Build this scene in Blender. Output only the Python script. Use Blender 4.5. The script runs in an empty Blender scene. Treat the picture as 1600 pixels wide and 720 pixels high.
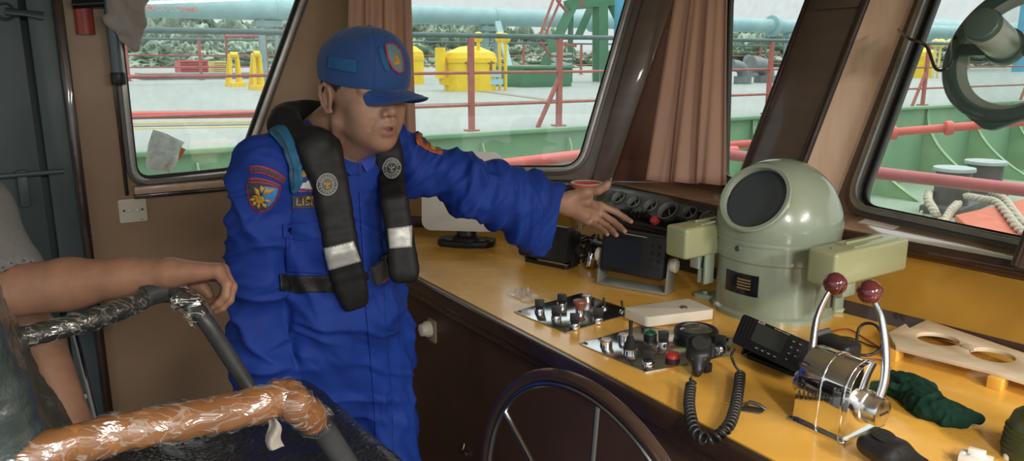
import bpy, bmesh, math, random
import numpy as np
from mathutils import Vector, Matrix, noise as mnoise
from mathutils.geometry import tessellate_polygon
from mathutils.bvhtree import BVHTree
random.seed(7); RNG = np.random.RandomState(7)
SC = bpy.context.scene; COL = SC.collection
V = Vector
# ---------------------------------------------------------------- camera model
PITCH = math.radians(12.7); FPX = 1200.0; EYE = V((0, 0, 1.62))
_c, _s = math.cos(PITCH), math.sin(PITCH)
def ray(px, py):
    x = (px-800)/FPX; u = (360-py)/FPX
    return V((x, _c+u*_s, -_s+u*_c))
def atz(px, py, z):
    r = ray(px, py); return EYE + r*((z-EYE.z)/r.z)
def atd(px, py, d): return EYE + ray(px, py)*d
def atpl(px, py, p0, n):
    r = ray(px, py); return EYE + r*((V(p0)-EYE).dot(n)/r.dot(n))
def az(a): a = math.radians(a); return V((math.sin(a), math.cos(a), 0))
UP = V((0, 0, 1))
def fr(o, x, y, z=None):
    x = V(x).normalized(); y = V(y).normalized()
    if z is None:
        z = x.cross(y).normalized(); y = z.cross(x).normalized()
    m = Matrix.Identity(4)
    for i in range(3):
        m[i][0] = x[i]; m[i][1] = y[i]; m[i][2] = z[i]; m[i][3] = o[i]
    return m
def rz(a): return Matrix.Rotation(math.radians(a), 4, 'Z')
def rx(a): return Matrix.Rotation(math.radians(a), 4, 'X')
def ry(a): return Matrix.Rotation(math.radians(a), 4, 'Y')
def tr(x, y, z): return Matrix.Translation((x, y, z))
I4 = Matrix.Identity(4)
# ---------------------------------------------------------------- mesh builder
class MB:
    def __init__(s): s.v = []; s.f = []
    def add(s, vs, fs, m=I4):
        o = len(s.v); s.v += [m @ V(p) for p in vs]; s.f += [tuple(i+o for i in f) for f in fs]; return s
    def box(s, c, d, m=I4):
        x, y, z = c; a, b, h = d[0]/2, d[1]/2, d[2]/2
        return s.add([(x-a,y-b,z-h),(x+a,y-b,z-h),(x+a,y+b,z-h),(x-a,y+b,z-h),(x-a,y-b,z+h),(x+a,y-b,z+h),(x+a,y+b,z+h),(x-a,y+b,z+h)],
            [(0,3,2,1),(4,5,6,7),(0,1,5,4),(1,2,6,5),(2,3,7,6),(3,0,4,7)], m)
    def hexa(s, p):  # 8 corner points bottom 4 then top 4
        return s.add(p, [(0,3,2,1),(4,5,6,7),(0,1,5,4),(1,2,6,5),(2,3,7,6),(3,0,4,7)])
    def lathe(s, prof, m=I4, n=32, caps=True):
        vs = []; fs = []
        for r, z in prof:
            for i in range(n):
                a = 2*math.pi*i/n; vs.append((r*math.cos(a), r*math.sin(a), z))
        k = len(prof)
        for j in range(k-1):
            for i in range(n):
                fs.append((j*n+i, j*n+(i+1)%n, (j+1)*n+(i+1)%n, (j+1)*n+i))
        if caps:
            fs.append(tuple(range(n-1, -1, -1))); fs.append(tuple(range((k-1)*n, k*n)))
        return s.add(vs, fs, m)
    def cyl(s, a, b, r, r2=None, n=20):
        a = V(a); b = V(b); z = (b-a); L = z.length; z.normalize()
        x = z.orthogonal().normalized(); y = z.cross(x)
        return s.lathe([(r, 0), (r if r2 is None else r2, L)], fr(a, x, y, z), n)
    def tube(s, pts, r, n=10, closed=False, flat=1.0):
        pts = [V(p) for p in pts]; N = len(pts); vs = []; fs = []
        rs = r if isinstance(r, (list, tuple)) else [r]*N
        T = []
        for i in range(N):
            a = pts[(i-1) % N] if (closed or i) else pts[i]; b = pts[(i+1) % N] if (closed or i < N-1) else pts[i]
            T.append((b-a).normalized())
        x = T[0].orthogonal().normalized()
        for i in range(N):
            x = (x - T[i]*x.dot(T[i])); x = x.normalized() if x.length > 1e-6 else T[i].orthogonal().normalized(); y = T[i].cross(x)
            for k in range(n):
                a = 2*math.pi*k/n; vs.append(pts[i] + x*(rs[i]*math.cos(a)) + y*(rs[i]*flat*math.sin(a)))
        for i in range(N if closed else N-1):
            j = (i+1) % N
            for k in range(n): fs.append((i*n+k, i*n+(k+1)%n, j*n+(k+1)%n, j*n+k))
        if not closed: fs.append(tuple(range(n-1, -1, -1))); fs.append(tuple(range((N-1)*n, N*n)))
        return s.add(vs, fs)
    def sphere(s, c, r, m=I4, n=20, k=12, sc=(1,1,1)):
        vs = [(c[0], c[1], c[2]-r*sc[2])]; fs = []
        for j in range(1, k):
            t = math.pi*j/k - math.pi/2
            for i in range(n):
                a = 2*math.pi*i/n
                vs.append((c[0]+r*sc[0]*math.cos(t)*math.cos(a), c[1]+r*sc[1]*math.cos(t)*math.sin(a), c[2]+r*sc[2]*math.sin(t)))
        vs.append((c[0], c[1], c[2]+r*sc[2])); e = len(vs)-1
        for i in range(n):
            fs.append((0, 1+(i+1)%n, 1+i)); fs.append((e, 1+(k-2)*n+i, 1+(k-2)*n+(i+1)%n))
            for j in range(k-2): fs.append((1+j*n+i, 1+j*n+(i+1)%n, 1+(j+1)*n+(i+1)%n, 1+(j+1)*n+i))
        return s.add(vs, fs, m)
    def prism(s, outer, h, m=I4, holes=(), z0=0.0):  # 2d outline extruded z0..z0+h
        loops = [list(outer)] + [list(q) for q in holes]
        def area(q): return sum(q[i][0]*q[(i+1)%len(q)][1]-q[(i+1)%len(q)][0]*q[i][1] for i in range(len(q)))
        if area(loops[0]) < 0: loops[0].reverse()
        for q in loops[1:]:
            if area(q) > 0: q.reverse()
        flat = [p for q in loops for p in q]; n = len(flat)
        tris = tessellate_polygon([[V((p[0], p[1], 0)) for p in q] for q in loops])
        vs = [(p[0], p[1], z0) for p in flat] + [(p[0], p[1], z0+h) for p in flat]; fs = []
        for t in tris:
            a, b, c = (V((flat[i][0], flat[i][1])) for i in t)
            if (b-a).cross(c-a) < 0: t = (t[0], t[2], t[1])
            fs.append((t[2], t[1], t[0])); fs.append((t[0]+n, t[1]+n, t[2]+n))
        o = 0
        for q in loops:
            k = len(q)
            for i in range(k): fs.append((o+i, o+(i+1)%k, o+(i+1)%k+n, o+i+n))
            o += k
        return s.add(vs, fs, m)
    def grid(s, fn, nu, nv, thick=0.0, closed_u=False):
        P = [[V(fn(i/nu, j/nv)) for j in range(nv+1)] for i in range(nu+1)]
        vs = [p for r in P for p in r]; w = nv+1
        fs = [(i*w+j, (i+1)*w+j, (i+1)*w+j+1, i*w+j+1) for i in range(nu) for j in range(nv)]
        if thick:
            Nn = []
            for i in range(nu+1):
                for j in range(nv+1):
                    a = P[min(i+1, nu)][j]-P[max(i-1, 0)][j]; b = P[i][min(j+1, nv)]-P[i][max(j-1, 0)]
                    q = a.cross(b); Nn.append(q.normalized() if q.length > 1e-9 else V((0,0,1)))
            o = len(vs); vs = vs + [p - q*thick for p, q in zip(vs, Nn)]
            fs += [(o+f[3], o+f[2], o+f[1], o+f[0]) for f in fs[:nu*nv]]
            for i in range(nu):
                fs.append((i*w, i*w+o, (i+1)*w+o, (i+1)*w)); fs.append(((i+1)*w+nv, (i+1)*w+nv+o, i*w+nv+o, i*w+nv))
            for j in range(nv):
                fs.append((j+1, j+1+o, j+o, j)); fs.append((nu*w+j, nu*w+j+o, nu*w+j+1+o, nu*w+j+1))
        return s.add(vs, fs)
def rrect(w, h, r, n=5, cx=0, cy=0):
    o = []
    for (sx, sy, a0) in ((1,1,0), (-1,1,90), (-1,-1,180), (1,-1,270)):
        for i in range(n+1):
            a = math.radians(a0+90*i/n); o.append((cx+sx*(w/2-r)+r*math.cos(a), cy+sy*(h/2-r)+r*math.sin(a)))
    return o
def circ(r, n=24, cx=0, cy=0, ry_=None): return [(cx+r*math.cos(2*math.pi*i/n), cy+(ry_ or r)*math.sin(2*math.pi*i/n)) for i in range(n)]
def roundpoly(pts, r, n=6):
    out = []; N = len(pts)
    rr = r if isinstance(r, (list, tuple)) else [r]*N
    for i in range(N):
        p = V(pts[i]); a = (V(pts[i-1])-p); b = (V(pts[(i+1)%N])-p)
        la, lb = a.length, b.length; a.normalize(); b.normalize()
        t = min(rr[i], la*.45, lb*.45)
        A = p+a*t; B = p+b*t
        for k in range(n+1):
            w = k/n; out.append(tuple(A*(1-w)**2 + p*2*w*(1-w) + B*w*w))
    return out
def bez(pts, n=12):  # catmull-rom through points
    P = [V(p) for p in pts]; P = [P[0]*2-P[1]] + P + [P[-1]*2-P[-2]]; out = []
    for i in range(1, len(P)-2):
        for k in range(n):
            t = k/n; a, b, c, d = P[i-1:i+3]
            out.append(((b*2)+(c-a)*t+(a*2-b*5+c*4-d)*t*t+(b*3-a-c*3+d)*t**3)*.5)
    out.append(P[-2]); return out
ORG = {}
def org(p):
    o = V((0,0,0))
    while p is not None:
        o = o + V(ORG.get(p.name, (0,0,0))); p = p.parent
    return o
def finish(me, name, mat, parent, ang, smooth):
    o = bpy.data.objects.new(name, me); COL.objects.link(o)
    if mat:
        for q in (mat if isinstance(mat, (list, tuple)) else [mat]): me.materials.append(q)
    if parent is not None: o.parent = parent
    return o
def obj(name, mb, mat, parent=None, bevel=0, seg=2, ang=35, smooth=True, sub=0, at=None, fix=True):
    base = org(parent); org0 = V(at) if at is not None else V((0,0,0))
    bm = bmesh.new(); vs = [bm.verts.new(V(p)-base-org0) for p in mb.v]
    for f in mb.f:
        if len(set(f)) < 3: continue
        try: bm.faces.new([vs[i] for i in f])
        except ValueError: pass
    if fix:
        bmesh.ops.remove_doubles(bm, verts=bm.verts, dist=1e-6)
        bmesh.ops.recalc_face_normals(bm, faces=bm.faces)
    if bevel:
        ed = [e for e in bm.edges if len(e.link_faces) == 2 and e.calc_face_angle(0) > math.radians(30)]
        bmesh.ops.bevel(bm, geom=ed, offset=bevel, segments=seg, affect='EDGES', profile=.5, clamp_overlap=True)
    for f in bm.faces: f.smooth = smooth
    if smooth:
        for e in bm.edges:
            if len(e.link_faces) == 2 and e.calc_face_angle(0) > math.radians(ang): e.smooth = False
    me = bpy.data.meshes.new(name); bm.to_mesh(me); bm.free()
    o = finish(me, name, mat, parent, ang, smooth)
    o.location = org0; ORG[o.name] = tuple(org0)
    if sub: md = o.modifiers.new('s', 'SUBSURF'); md.levels = sub; md.render_levels = sub
    return o
def npobj(name, vs, fs, mat, parent=None):
    base = org(parent)
    vs = np.asarray(vs, np.float64)-np.array(base); fs = np.asarray(fs)
    me = bpy.data.meshes.new(name); me.vertices.add(len(vs)); me.vertices.foreach_set('co', vs.astype(np.float32).ravel())
    k = fs.shape[1]; me.loops.add(fs.size); me.loops.foreach_set('vertex_index', fs.astype(np.int32).ravel())
    me.polygons.add(len(fs)); me.polygons.foreach_set('loop_start', np.arange(0, fs.size, k, dtype=np.int32))
    me.polygons.foreach_set('use_smooth', np.ones(len(fs), bool)); me.update(calc_edges=True); me.validate()
    return finish(me, name, mat, parent, 0, True)
def thing(name, loc, label, cat, group=None):
    o = bpy.data.objects.new(name, None); COL.objects.link(o); o.location = V(loc); ORG[o.name] = tuple(loc)
    o.empty_display_size = .05
    return tag(o, label, cat, group)
def tag(o, label=None, cat=None, group=None, kind=None):
    if label: o['label'] = label
    if cat: o['category'] = cat
    if group: o['group'] = group
    if kind: o['kind'] = kind
    return o
def struct(name, mb, mat, **k): return tag(obj(name, mb, mat, **k), kind='structure')
def text_mb(s, size, m, ext=.0003):
    cu = bpy.data.curves.new('t', 'FONT'); cu.body = s; cu.size = size; cu.align_x = 'CENTER'; cu.align_y = 'CENTER'; cu.extrude = ext
    cu.resolution_u = 3
    o = bpy.data.objects.new('t', cu); COL.objects.link(o)
    dg = bpy.context.evaluated_depsgraph_get(); me = bpy.data.meshes.new_from_object(o.evaluated_get(dg))
    mb = MB(); mb.add([v.co.copy() for v in me.vertices], [tuple(p.vertices) for p in me.polygons], m)
    bpy.data.objects.remove(o); bpy.data.curves.remove(cu); bpy.data.meshes.remove(me)
    return mb
# ---------------------------------------------------------------- materials
def mat(name, col, rough=.5, metal=0, var=None, bump=None, coat=0, spec=.5, stretch=(1,1,1), col2=None, sheen=0, sss=0, trans=0, alpha=1, spots=None, ior=1.45, wave=None, coatr=.05):
    m = bpy.data.materials.new(name); m.use_nodes = True; nt = m.node_tree; nd = nt.nodes; b = nd['Principled BSDF']; L = nt.links.new
    b.inputs['Base Color'].default_value = (*col, 1); b.inputs['Roughness'].default_value = rough; b.inputs['Metallic'].default_value = metal
    b.inputs['Specular IOR Level'].default_value = spec; b.inputs['Coat Weight'].default_value = coat; b.inputs['Coat Roughness'].default_value = coatr
    b.inputs['Sheen Weight'].default_value = sheen; b.inputs['Transmission Weight'].default_value = trans; b.inputs['Alpha'].default_value = alpha
    b.inputs['IOR'].default_value = ior
    if sss:
        b.inputs['Subsurface Weight'].default_value = sss; b.inputs['Subsurface Radius'].default_value = (.01, .004, .002); b.inputs['Subsurface Scale'].default_value = 1
    tc = nd.new('ShaderNodeTexCoord'); mp = nd.new('ShaderNodeMapping'); mp.inputs['Scale'].default_value = stretch; L(tc.outputs['Object'], mp.inputs['Vector'])
    cur = None
    if var:
        sc, amt = var[0], var[1]
        n = nd.new('ShaderNodeTexNoise'); n.inputs['Scale'].default_value = sc; n.inputs['Detail'].default_value = 6; n.inputs['Roughness'].default_value = .6; L(mp.outputs[0], n.inputs['Vector'])
        mr = nd.new('ShaderNodeMapRange'); mr.inputs['From Min'].default_value = .3; mr.inputs['From Max'].default_value = .7; L(n.outputs['Fac'], mr.inputs['Value'])
        mx = nd.new('ShaderNodeMix'); mx.data_type = 'RGBA'; c2 = col2 or tuple(min(1, q*(1-amt)) for q in col)
        mx.inputs['A'].default_value = (*col, 1); mx.inputs['B'].default_value = (*c2, 1); L(mr.outputs[0], mx.inputs['Factor'])
        cur = mx.outputs['Result']
        r2 = nd.new('ShaderNodeMapRange'); r2.inputs['To Min'].default_value = max(0, rough-.08); r2.inputs['To Max'].default_value = min(1, rough+.1); L(n.outputs['Fac'], r2.inputs['Value']); L(r2.outputs[0], b.inputs['Roughness'])
    if spots:  # (scale, threshold, colour)
        n = nd.new('ShaderNodeTexNoise'); n.inputs['Scale'].default_value = spots[0]; n.inputs['Detail'].default_value = 8; n.inputs['Roughness'].default_value = .7; L(mp.outputs[0], n.inputs['Vector'])
        mr = nd.new('ShaderNodeMapRange'); mr.inputs['From Min'].default_value = spots[1]; mr.inputs['From Max'].default_value = spots[1]+.06; L(n.outputs['Fac'], mr.inputs['Value'])
        mx = nd.new('ShaderNodeMix'); mx.data_type = 'RGBA'; mx.inputs['A'].default_value = (*col, 1); mx.inputs['B'].default_value = (*spots[2], 1)
        if cur: L(cur, mx.inputs['A'])
        L(mr.outputs[0], mx.inputs['Factor']); cur = mx.outputs['Result']
    if cur: L(cur, b.inputs['Base Color'])
    if bump:
        n = nd.new('ShaderNodeTexVoronoi' if len(bump) > 3 else 'ShaderNodeTexNoise'); n.inputs['Scale'].default_value = bump[0]
        if len(bump) <= 3: n.inputs['Detail'].default_value = 5
        else: n.feature = 'SMOOTH_F1' if bump[3] == 'v' else 'DISTANCE_TO_EDGE'
        L(mp.outputs[0], n.inputs['Vector'])
        bp = nd.new('ShaderNodeBump'); bp.inputs['Strength'].default_value = bump[1]; bp.inputs['Distance'].default_value = bump[2] if len(bump) > 2 else .002
        L(n.outputs[0], bp.inputs['Height']); L(bp.outputs[0], b.inputs['Normal'])
    return m
def glassy(name, tint=(.95,.98,.97), refl=.06, rough=0.0, haze=0.0, hazecol=(.8,.85,.85)):
    m = bpy.data.materials.new(name); m.use_nodes = True; nt = m.node_tree; nd = nt.nodes; nd.clear(); L = nt.links.new
    out = nd.new('ShaderNodeOutputMaterial'); t = nd.new('ShaderNodeBsdfTransparent'); t.inputs[0].default_value = (*tint, 1)
    g = nd.new('ShaderNodeBsdfGlossy'); g.inputs['Roughness'].default_value = rough
    mx = nd.new('ShaderNodeMixShader'); mx.inputs[0].default_value = refl; L(t.outputs[0], mx.inputs[1]); L(g.outputs[0], mx.inputs[2]); last = mx
    if haze:
        d = nd.new('ShaderNodeBsdfDiffuse'); d.inputs[0].default_value = (*hazecol, 1)
        m2 = nd.new('ShaderNodeMixShader'); tc = nd.new('ShaderNodeTexCoord'); n = nd.new('ShaderNodeTexNoise'); n.inputs['Scale'].default_value = 30; n.inputs['Detail'].default_value = 8
        L(tc.outputs['Object'], n.inputs['Vector']); mr = nd.new('ShaderNodeMapRange'); mr.inputs['From Min'].default_value = .35; mr.inputs['From Max'].default_value = .8; mr.inputs['To Min'].default_value = haze*.3; mr.inputs['To Max'].default_value = haze
        L(n.outputs['Fac'], mr.inputs[0]); L(mr.outputs[0], m2.inputs[0]); L(mx.outputs[0], m2.inputs[1]); L(d.outputs[0], m2.inputs[2]); last = m2
    L(last.outputs[0], out.inputs['Surface']); return m
def wood(name, c1, c2, rough=.3, scale=3.0, stretch=(1,12,12), coat=.3, bump=.05, spots=None):
    return mat(name, c1, rough, var=(scale, 0), col2=c2, stretch=stretch, coat=coat, bump=(scale*6, bump, .002), coatr=.12, spots=spots)
# ---------------------------------------------------------------- signed distance modelling
class SDF:
    def __init__(s, xs, ys, zs):
        s.x = np.asarray(xs, np.float32); s.y = np.asarray(ys, np.float32); s.z = np.asarray(zs, np.float32)
        s.D = np.full((len(s.x), len(s.y), len(s.z)), 1.0, np.float32)
    def loc(s, lo, hi):
        sl = tuple(slice(max(0, int(np.searchsorted(a, l))-1), int(np.searchsorted(a, h))+1) for a, l, h in zip((s.x, s.y, s.z), lo, hi))
        X = s.x[sl[0]][:, None, None]; Y = s.y[sl[1]][None, :, None]; Z = s.z[sl[2]][None, None, :]
        return sl, X, Y, Z
    def put(s, sl, d, k, op):
        a = s.D[sl]
        if a.size == 0: return
        if op == '-':
            d = -d; h = np.maximum(k-np.abs(a-d), 0)/max(k, 1e-6); s.D[sl] = np.maximum(a, d)+h*h*k*.25
        else:
            h = np.maximum(k-np.abs(a-d), 0)/max(k, 1e-6); s.D[sl] = np.minimum(a, d)-h*h*k*.25
    def cone(s, a, b, r1, r2=None, k=.01, op='+', pad=.012):
        r2 = r1 if r2 is None else r2; a = np.array(a, float); b = np.array(b, float); R = max(r1, r2)+k+pad
        sl, X, Y, Z = s.loc(np.minimum(a, b)-R, np.maximum(a, b)+R)
        ab = b-a; L2 = max(ab@ab, 1e-12)
        t = np.clip(((X-a[0])*ab[0]+(Y-a[1])*ab[1]+(Z-a[2])*ab[2])/L2, 0, 1)
        d = np.sqrt((X-a[0]-t*ab[0])**2+(Y-a[1]-t*ab[1])**2+(Z-a[2]-t*ab[2])**2)-(r1+(r2-r1)*t)
        s.put(sl, d, k, op); return s
    def chain(s, pts, rs, k=.01, op='+'):
        for i in range(len(pts)-1): s.cone(pts[i], pts[i+1], rs[i], rs[i+1], k, op)
        return s
    def ell(s, c, r, ax=None, k=.01, op='+', pad=.012):  # ax: 3 unit vectors
        c = np.array(c, float); r = np.array(r, float); A = np.eye(3) if ax is None else np.array([list(q) for q in ax], float)
        ext = np.sqrt(((A*r[:, None])**2).sum(0))+k+pad
        sl, X, Y, Z = s.loc(c-ext, c+ext); X = X-c[0]; Y = Y-c[1]; Z = Z-c[2]
        q = [(X*A[i][0]+Y*A[i][1]+Z*A[i][2]) for i in range(3)]
        k0 = np.sqrt(sum((q[i]/r[i])**2 for i in range(3))); k1 = np.sqrt(sum((q[i]/r[i]**2)**2 for i in range(3)))+1e-6
        s.put(sl, k0*(k0-1)/k1, k, op); return s
    def box(s, c, h, ax=None, rr=.005, k=.005, op='+', pad=.012):
        c = np.array(c, float); h = np.array(h, float); A = np.eye(3) if ax is None else np.array([list(q) for q in ax], float)
        ext = (np.abs(A)*h[:, None]).sum(0)+k+pad
        sl, X, Y, Z = s.loc(c-ext, c+ext); X = X-c[0]; Y = Y-c[1]; Z = Z-c[2]
        q = [np.abs(X*A[i][0]+Y*A[i][1]+Z*A[i][2])-(h[i]-rr) for i in range(3)]
        d = np.sqrt(sum(np.maximum(w, 0)**2 for w in q))+np.minimum(np.maximum(np.maximum(q[0], q[1]), q[2]), 0)-rr
        s.put(sl, d, k, op); return s
    def econe(s, a, b, ra, rb, side, k=.02, op='+', pad=.03):  # elliptical tapered capsule
        a = np.array(a, float); b = np.array(b, float); w = b-a; L = np.linalg.norm(w); w = w/L
        sd = np.array(side, float); sd = sd-w*(sd@w); sd /= np.linalg.norm(sd); td = np.cross(w, sd)
        R = max(*ra, *rb)+k+pad
        sl, X, Y, Z = s.loc(np.minimum(a, b)-R, np.maximum(a, b)+R); X = X-a[0]; Y = Y-a[1]; Z = Z-a[2]
        h = X*w[0]+Y*w[1]+Z*w[2]; t = np.clip(h/L, 0, 1); e = h-t*L
        u = X*sd[0]+Y*sd[1]+Z*sd[2]; v = X*td[0]+Y*td[1]+Z*td[2]
        ru = ra[0]+(rb[0]-ra[0])*t; rv = ra[1]+(rb[1]-ra[1])*t; m = np.minimum(ru, rv)
        k0 = np.sqrt((u/ru)**2+(v/rv)**2+(e/m)**2); k1 = np.sqrt((u/ru**2)**2+(v/rv**2)**2+(e/m**2)**2)+1e-6
        s.put(sl, k0*(k0-1)/k1, k, op); return s
    def half(s, p, n, op='-', k=.002):  # remove the side n points to
        n = np.array(n, float); n /= np.linalg.norm(n)
        X = s.x[:, None, None]-p[0]; Y = s.y[None, :, None]-p[1]; Z = s.z[None, None, :]-p[2]
        d = -(X*n[0]+Y*n[1]+Z*n[2]); s.put((slice(None),)*3, d, k, op); return s
    def mesh(s):
        D = s.D; S = D < 0; nx, ny, nz = D.shape
        c = np.zeros((nx-1, ny-1, nz-1), np.int8)
        for i in (0, 1):
            for j in (0, 1):
                for k in (0, 1): c += S[i:nx-1+i, j:ny-1+j, k:nz-1+k]
        I = np.argwhere((c > 0) & (c < 8)); idx = np.full(c.shape, -1, np.int32); idx[I[:, 0], I[:, 1], I[:, 2]] = np.arange(len(I))
        P = np.zeros((len(I), 3)); W = np.zeros(len(I))
        cor = [(i, j, k) for i in (0, 1) for j in (0, 1) for k in (0, 1)]
        G = [s.x, s.y, s.z]
        for a in cor:
            for ax in range(3):
                if a[ax]: continue
                b = list(a); b[ax] = 1
                ia = I+np.array(a); ib = I+np.array(b)
                da = D[ia[:, 0], ia[:, 1], ia[:, 2]]; db = D[ib[:, 0], ib[:, 1], ib[:, 2]]
                m = (da < 0) != (db < 0); t = np.where(m, da/(da-db+1e-20), 0)
                for q in range(3):
                    va = G[q][ia[:, q]]; vb = G[q][ib[:, q]]; P[:, q] += np.where(m, va+(vb-va)*t, 0)
                W += m
        P /= W[:, None]; F = []
        for ax in range(3):
            o = [q for q in range(3) if q != ax]
            s0 = [slice(1, -1)]*3; s0[ax] = slice(0, -1); s1 = [slice(1, -1)]*3; s1[ax] = slice(1, None)
            A = S[tuple(s0)]; B = S[tuple(s1)]; E = np.argwhere(A != B)
            if not len(E): continue
            fl = A[E[:, 0], E[:, 1], E[:, 2]]
            E = E+1; E[:, ax] -= 1; q = []
            for du, dv in ((-1, -1), (0, -1), (0, 0), (-1, 0)):
                z = E.copy(); z[:, o[0]] += du; z[:, o[1]] += dv; q.append(idx[z[:, 0], z[:, 1], z[:, 2]])
            q = np.stack(q, 1); 
            if ax == 1: fl = ~fl
            q[~fl] = q[~fl][:, ::-1]; F.append(q)
        F = np.concatenate(F); F = F[(F >= 0).all(1)]
        return P, F
def vnormals(P, F):
    n = np.cross(P[F[:, 2]]-P[F[:, 0]], P[F[:, 3]]-P[F[:, 1]]); N = np.zeros_like(P)
    for i in range(4): np.add.at(N, F[:, i], n)
    return N/(np.linalg.norm(N, axis=1)[:, None]+1e-12)
def relax(P, F, it=2, lam=.5):
    E = np.concatenate([F[:, [0, 1]], F[:, [1, 2]], F[:, [2, 3]], F[:, [3, 0]]])
    for _ in range(it):
        A = np.zeros_like(P); C = np.zeros(len(P)); np.add.at(A, E[:, 0], P[E[:, 1]]); np.add.at(A, E[:, 1], P[E[:, 0]])
        np.add.at(C, E[:, 0], 1); np.add.at(C, E[:, 1], 1); P = P+(A/C[:, None]-P)*lam
    return P
_LAT = RNG.rand(32, 32, 32).astype(np.float32)
def vnoise(P):
    P = np.asarray(P); i = np.floor(P).astype(int); f = P-i; f = f*f*(3-2*f); r = 0
    for a in (0, 1):
        for b in (0, 1):
            for c in (0, 1):
                w = (f[:, 0] if a else 1-f[:, 0])*(f[:, 1] if b else 1-f[:, 1])*(f[:, 2] if c else 1-f[:, 2])
                r = r + w*_LAT[(i[:, 0]+a) & 31, (i[:, 1]+b) & 31, (i[:, 2]+c) & 31]
    return r
def fbm(P, o=3):
    return sum(vnoise(P*2**k+k*7.3)*.5**k for k in range(o))/sum(.5**k for k in range(o))
def rng_axis(segs, lo, hi, coarse):
    """grid axis: fine steps inside each (a,b,h) segment, coarse steps elsewhere"""
    out = [lo]
    while out[-1] < hi:
        x = out[-1]; h = coarse
        for a, b, s_ in segs:
            if a-coarse*.5 <= x < b: h = min(h, s_)
        out.append(x+h)
    return np.array(out)
WHEEL_C = (.13, 1.22, .735); WHEEL_T = math.radians(0); HOOD_D = (-.62,-.55,.52); HOOD_L = .155; HOOD_R = .093; CV_R = .20; CV_MOT = (-.75,-.5,.35)
HEAD_AZ=128; HEAD_P=8; HEAD_R=0
CAP_AZ=129; CAP_P=9; HEAD_AZ=136; HEAD_P=2
HEAD_AZ=138; HEAD_P=0
EXPOSURE=0.0; SKY=1.6; SUN=1.0; FILL_LAMP=92
# ================================================================ materials
M = {}
M['wall'] = mat('brown_laminate', (.37,.245,.155), .42, var=(4,0), col2=(.31,.20,.12), bump=(40,.05,.001), spots=(9,.66,(.44,.31,.21)))
M['walldark'] = mat('grey_brown_laminate', (.15,.11,.085), .35, var=(3,0), col2=(.11,.08,.062), stretch=(1,1,6), coat=.2)
M['redwood'] = mat('red_brown_veneer', (.17,.06,.03), .4, var=(3,0), col2=(.12,.04,.02), stretch=(6,6,1))
M['lightwood'] = wood('pale_and_lit_veneer', (.55,.40,.29), (.45,.30,.20), .35, 2.5, (8,8,.6))
M['ledge'] = wood('ledge_wood', (.46,.30,.19), (.36,.22,.13), .2, 3, (1.5,8,8), coat=1.0)
M['darktrim'] = mat('dark_varnished_trim', (.045,.022,.014), .28, var=(8,.4), coat=.5)
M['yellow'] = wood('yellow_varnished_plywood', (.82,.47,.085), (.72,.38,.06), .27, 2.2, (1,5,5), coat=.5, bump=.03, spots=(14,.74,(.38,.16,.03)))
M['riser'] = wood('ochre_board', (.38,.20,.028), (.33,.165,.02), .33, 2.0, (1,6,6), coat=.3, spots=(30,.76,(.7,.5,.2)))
M['frontpanel'] = mat('brown_console_panel', (.075,.038,.024), .42, var=(5,0), col2=(.055,.027,.016), bump=(50,.06,.001), spots=(16,.7,(.13,.07,.045)))
M['floor'] = mat('dark_floor', (.05,.045,.04), .6, var=(6,.4))
M['ceil'] = mat('ceiling_panel', (.55,.5,.42), .6)
M['alu'] = mat('aluminium_frame', (.36,.35,.33), .38, metal=.75, var=(12,.3))
M['aludark'] = mat('dark_frame_metal', (.10,.09,.08), .42, metal=.4)
M['gasket'] = mat('rubber_gasket', (.012,.013,.013), .5)
M['glass'] = glassy('window_glass', (.94,.97,.96), .04, 0, .09)
M['steel_door'] = mat('grey_green_steel_paint', (.075,.105,.11), .42, var=(7,0), col2=(.055,.08,.086), bump=(60,.12,.001), stretch=(1,1,.4), spots=(13,.72,(.07,.09,.09)))
M['black'] = mat('black_plastic', (.014,.014,.015), .42, bump=(400,.05,.0005))
M['blackgloss'] = mat('black_gloss', (.01,.011,.013), .12)
M['rubber'] = mat('black_rubber', (.016,.016,.016), .6)
M['chrome'] = mat('chrome', (.82,.82,.82), .07, metal=1, bump=(9,.06,.002))
M['steel'] = mat('brushed_steel', (.55,.55,.56), .2, metal=1, var=(20,.25), bump=(20,.08,.001))
M['whiteplast'] = mat('white_plastic', (.72,.70,.66), .4, var=(6,.06))
M['cream'] = mat('cream_plastic', (.66,.62,.52), .42, var=(10,.08))
# ================================================================ camera, world
cam = bpy.data.cameras.new('camera'); co = bpy.data.objects.new('camera', cam); COL.objects.link(co)
cam.sensor_width = 36; cam.lens = 27.0; cam.clip_start = .02; cam.clip_end = 900
co.location = EYE; co.rotation_euler = (math.pi/2-PITCH, 0, 0); SC.camera = co
SC.view_settings.view_transform = 'Standard'; SC.view_settings.look = 'None'; SC.view_settings.gamma = 1; SC.view_settings.exposure = EXPOSURE
SC.view_settings.use_curve_mapping = False
SC.cycles.use_denoising = True; SC.cycles.max_bounces = 10; SC.cycles.diffuse_bounces = 5; SC.cycles.transparent_max_bounces = 16
w = bpy.data.worlds.new('overcast_sky'); SC.world = w; w.use_nodes = True; nt = w.node_tree; bg = nt.nodes['Background']
tc = nt.nodes.new('ShaderNodeTexCoord'); sp = nt.nodes.new('ShaderNodeSeparateXYZ'); nt.links.new(tc.outputs['Generated'], sp.inputs[0])
rp = nt.nodes.new('ShaderNodeValToRGB'); nt.links.new(sp.outputs['Z'], rp.inputs[0])
e = rp.color_ramp.elements; e[0].position = 0; e[0].color = (.30,.33,.33,1); e[1].position = 1; e[1].color = (1.7,1.7,1.7,1)
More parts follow.
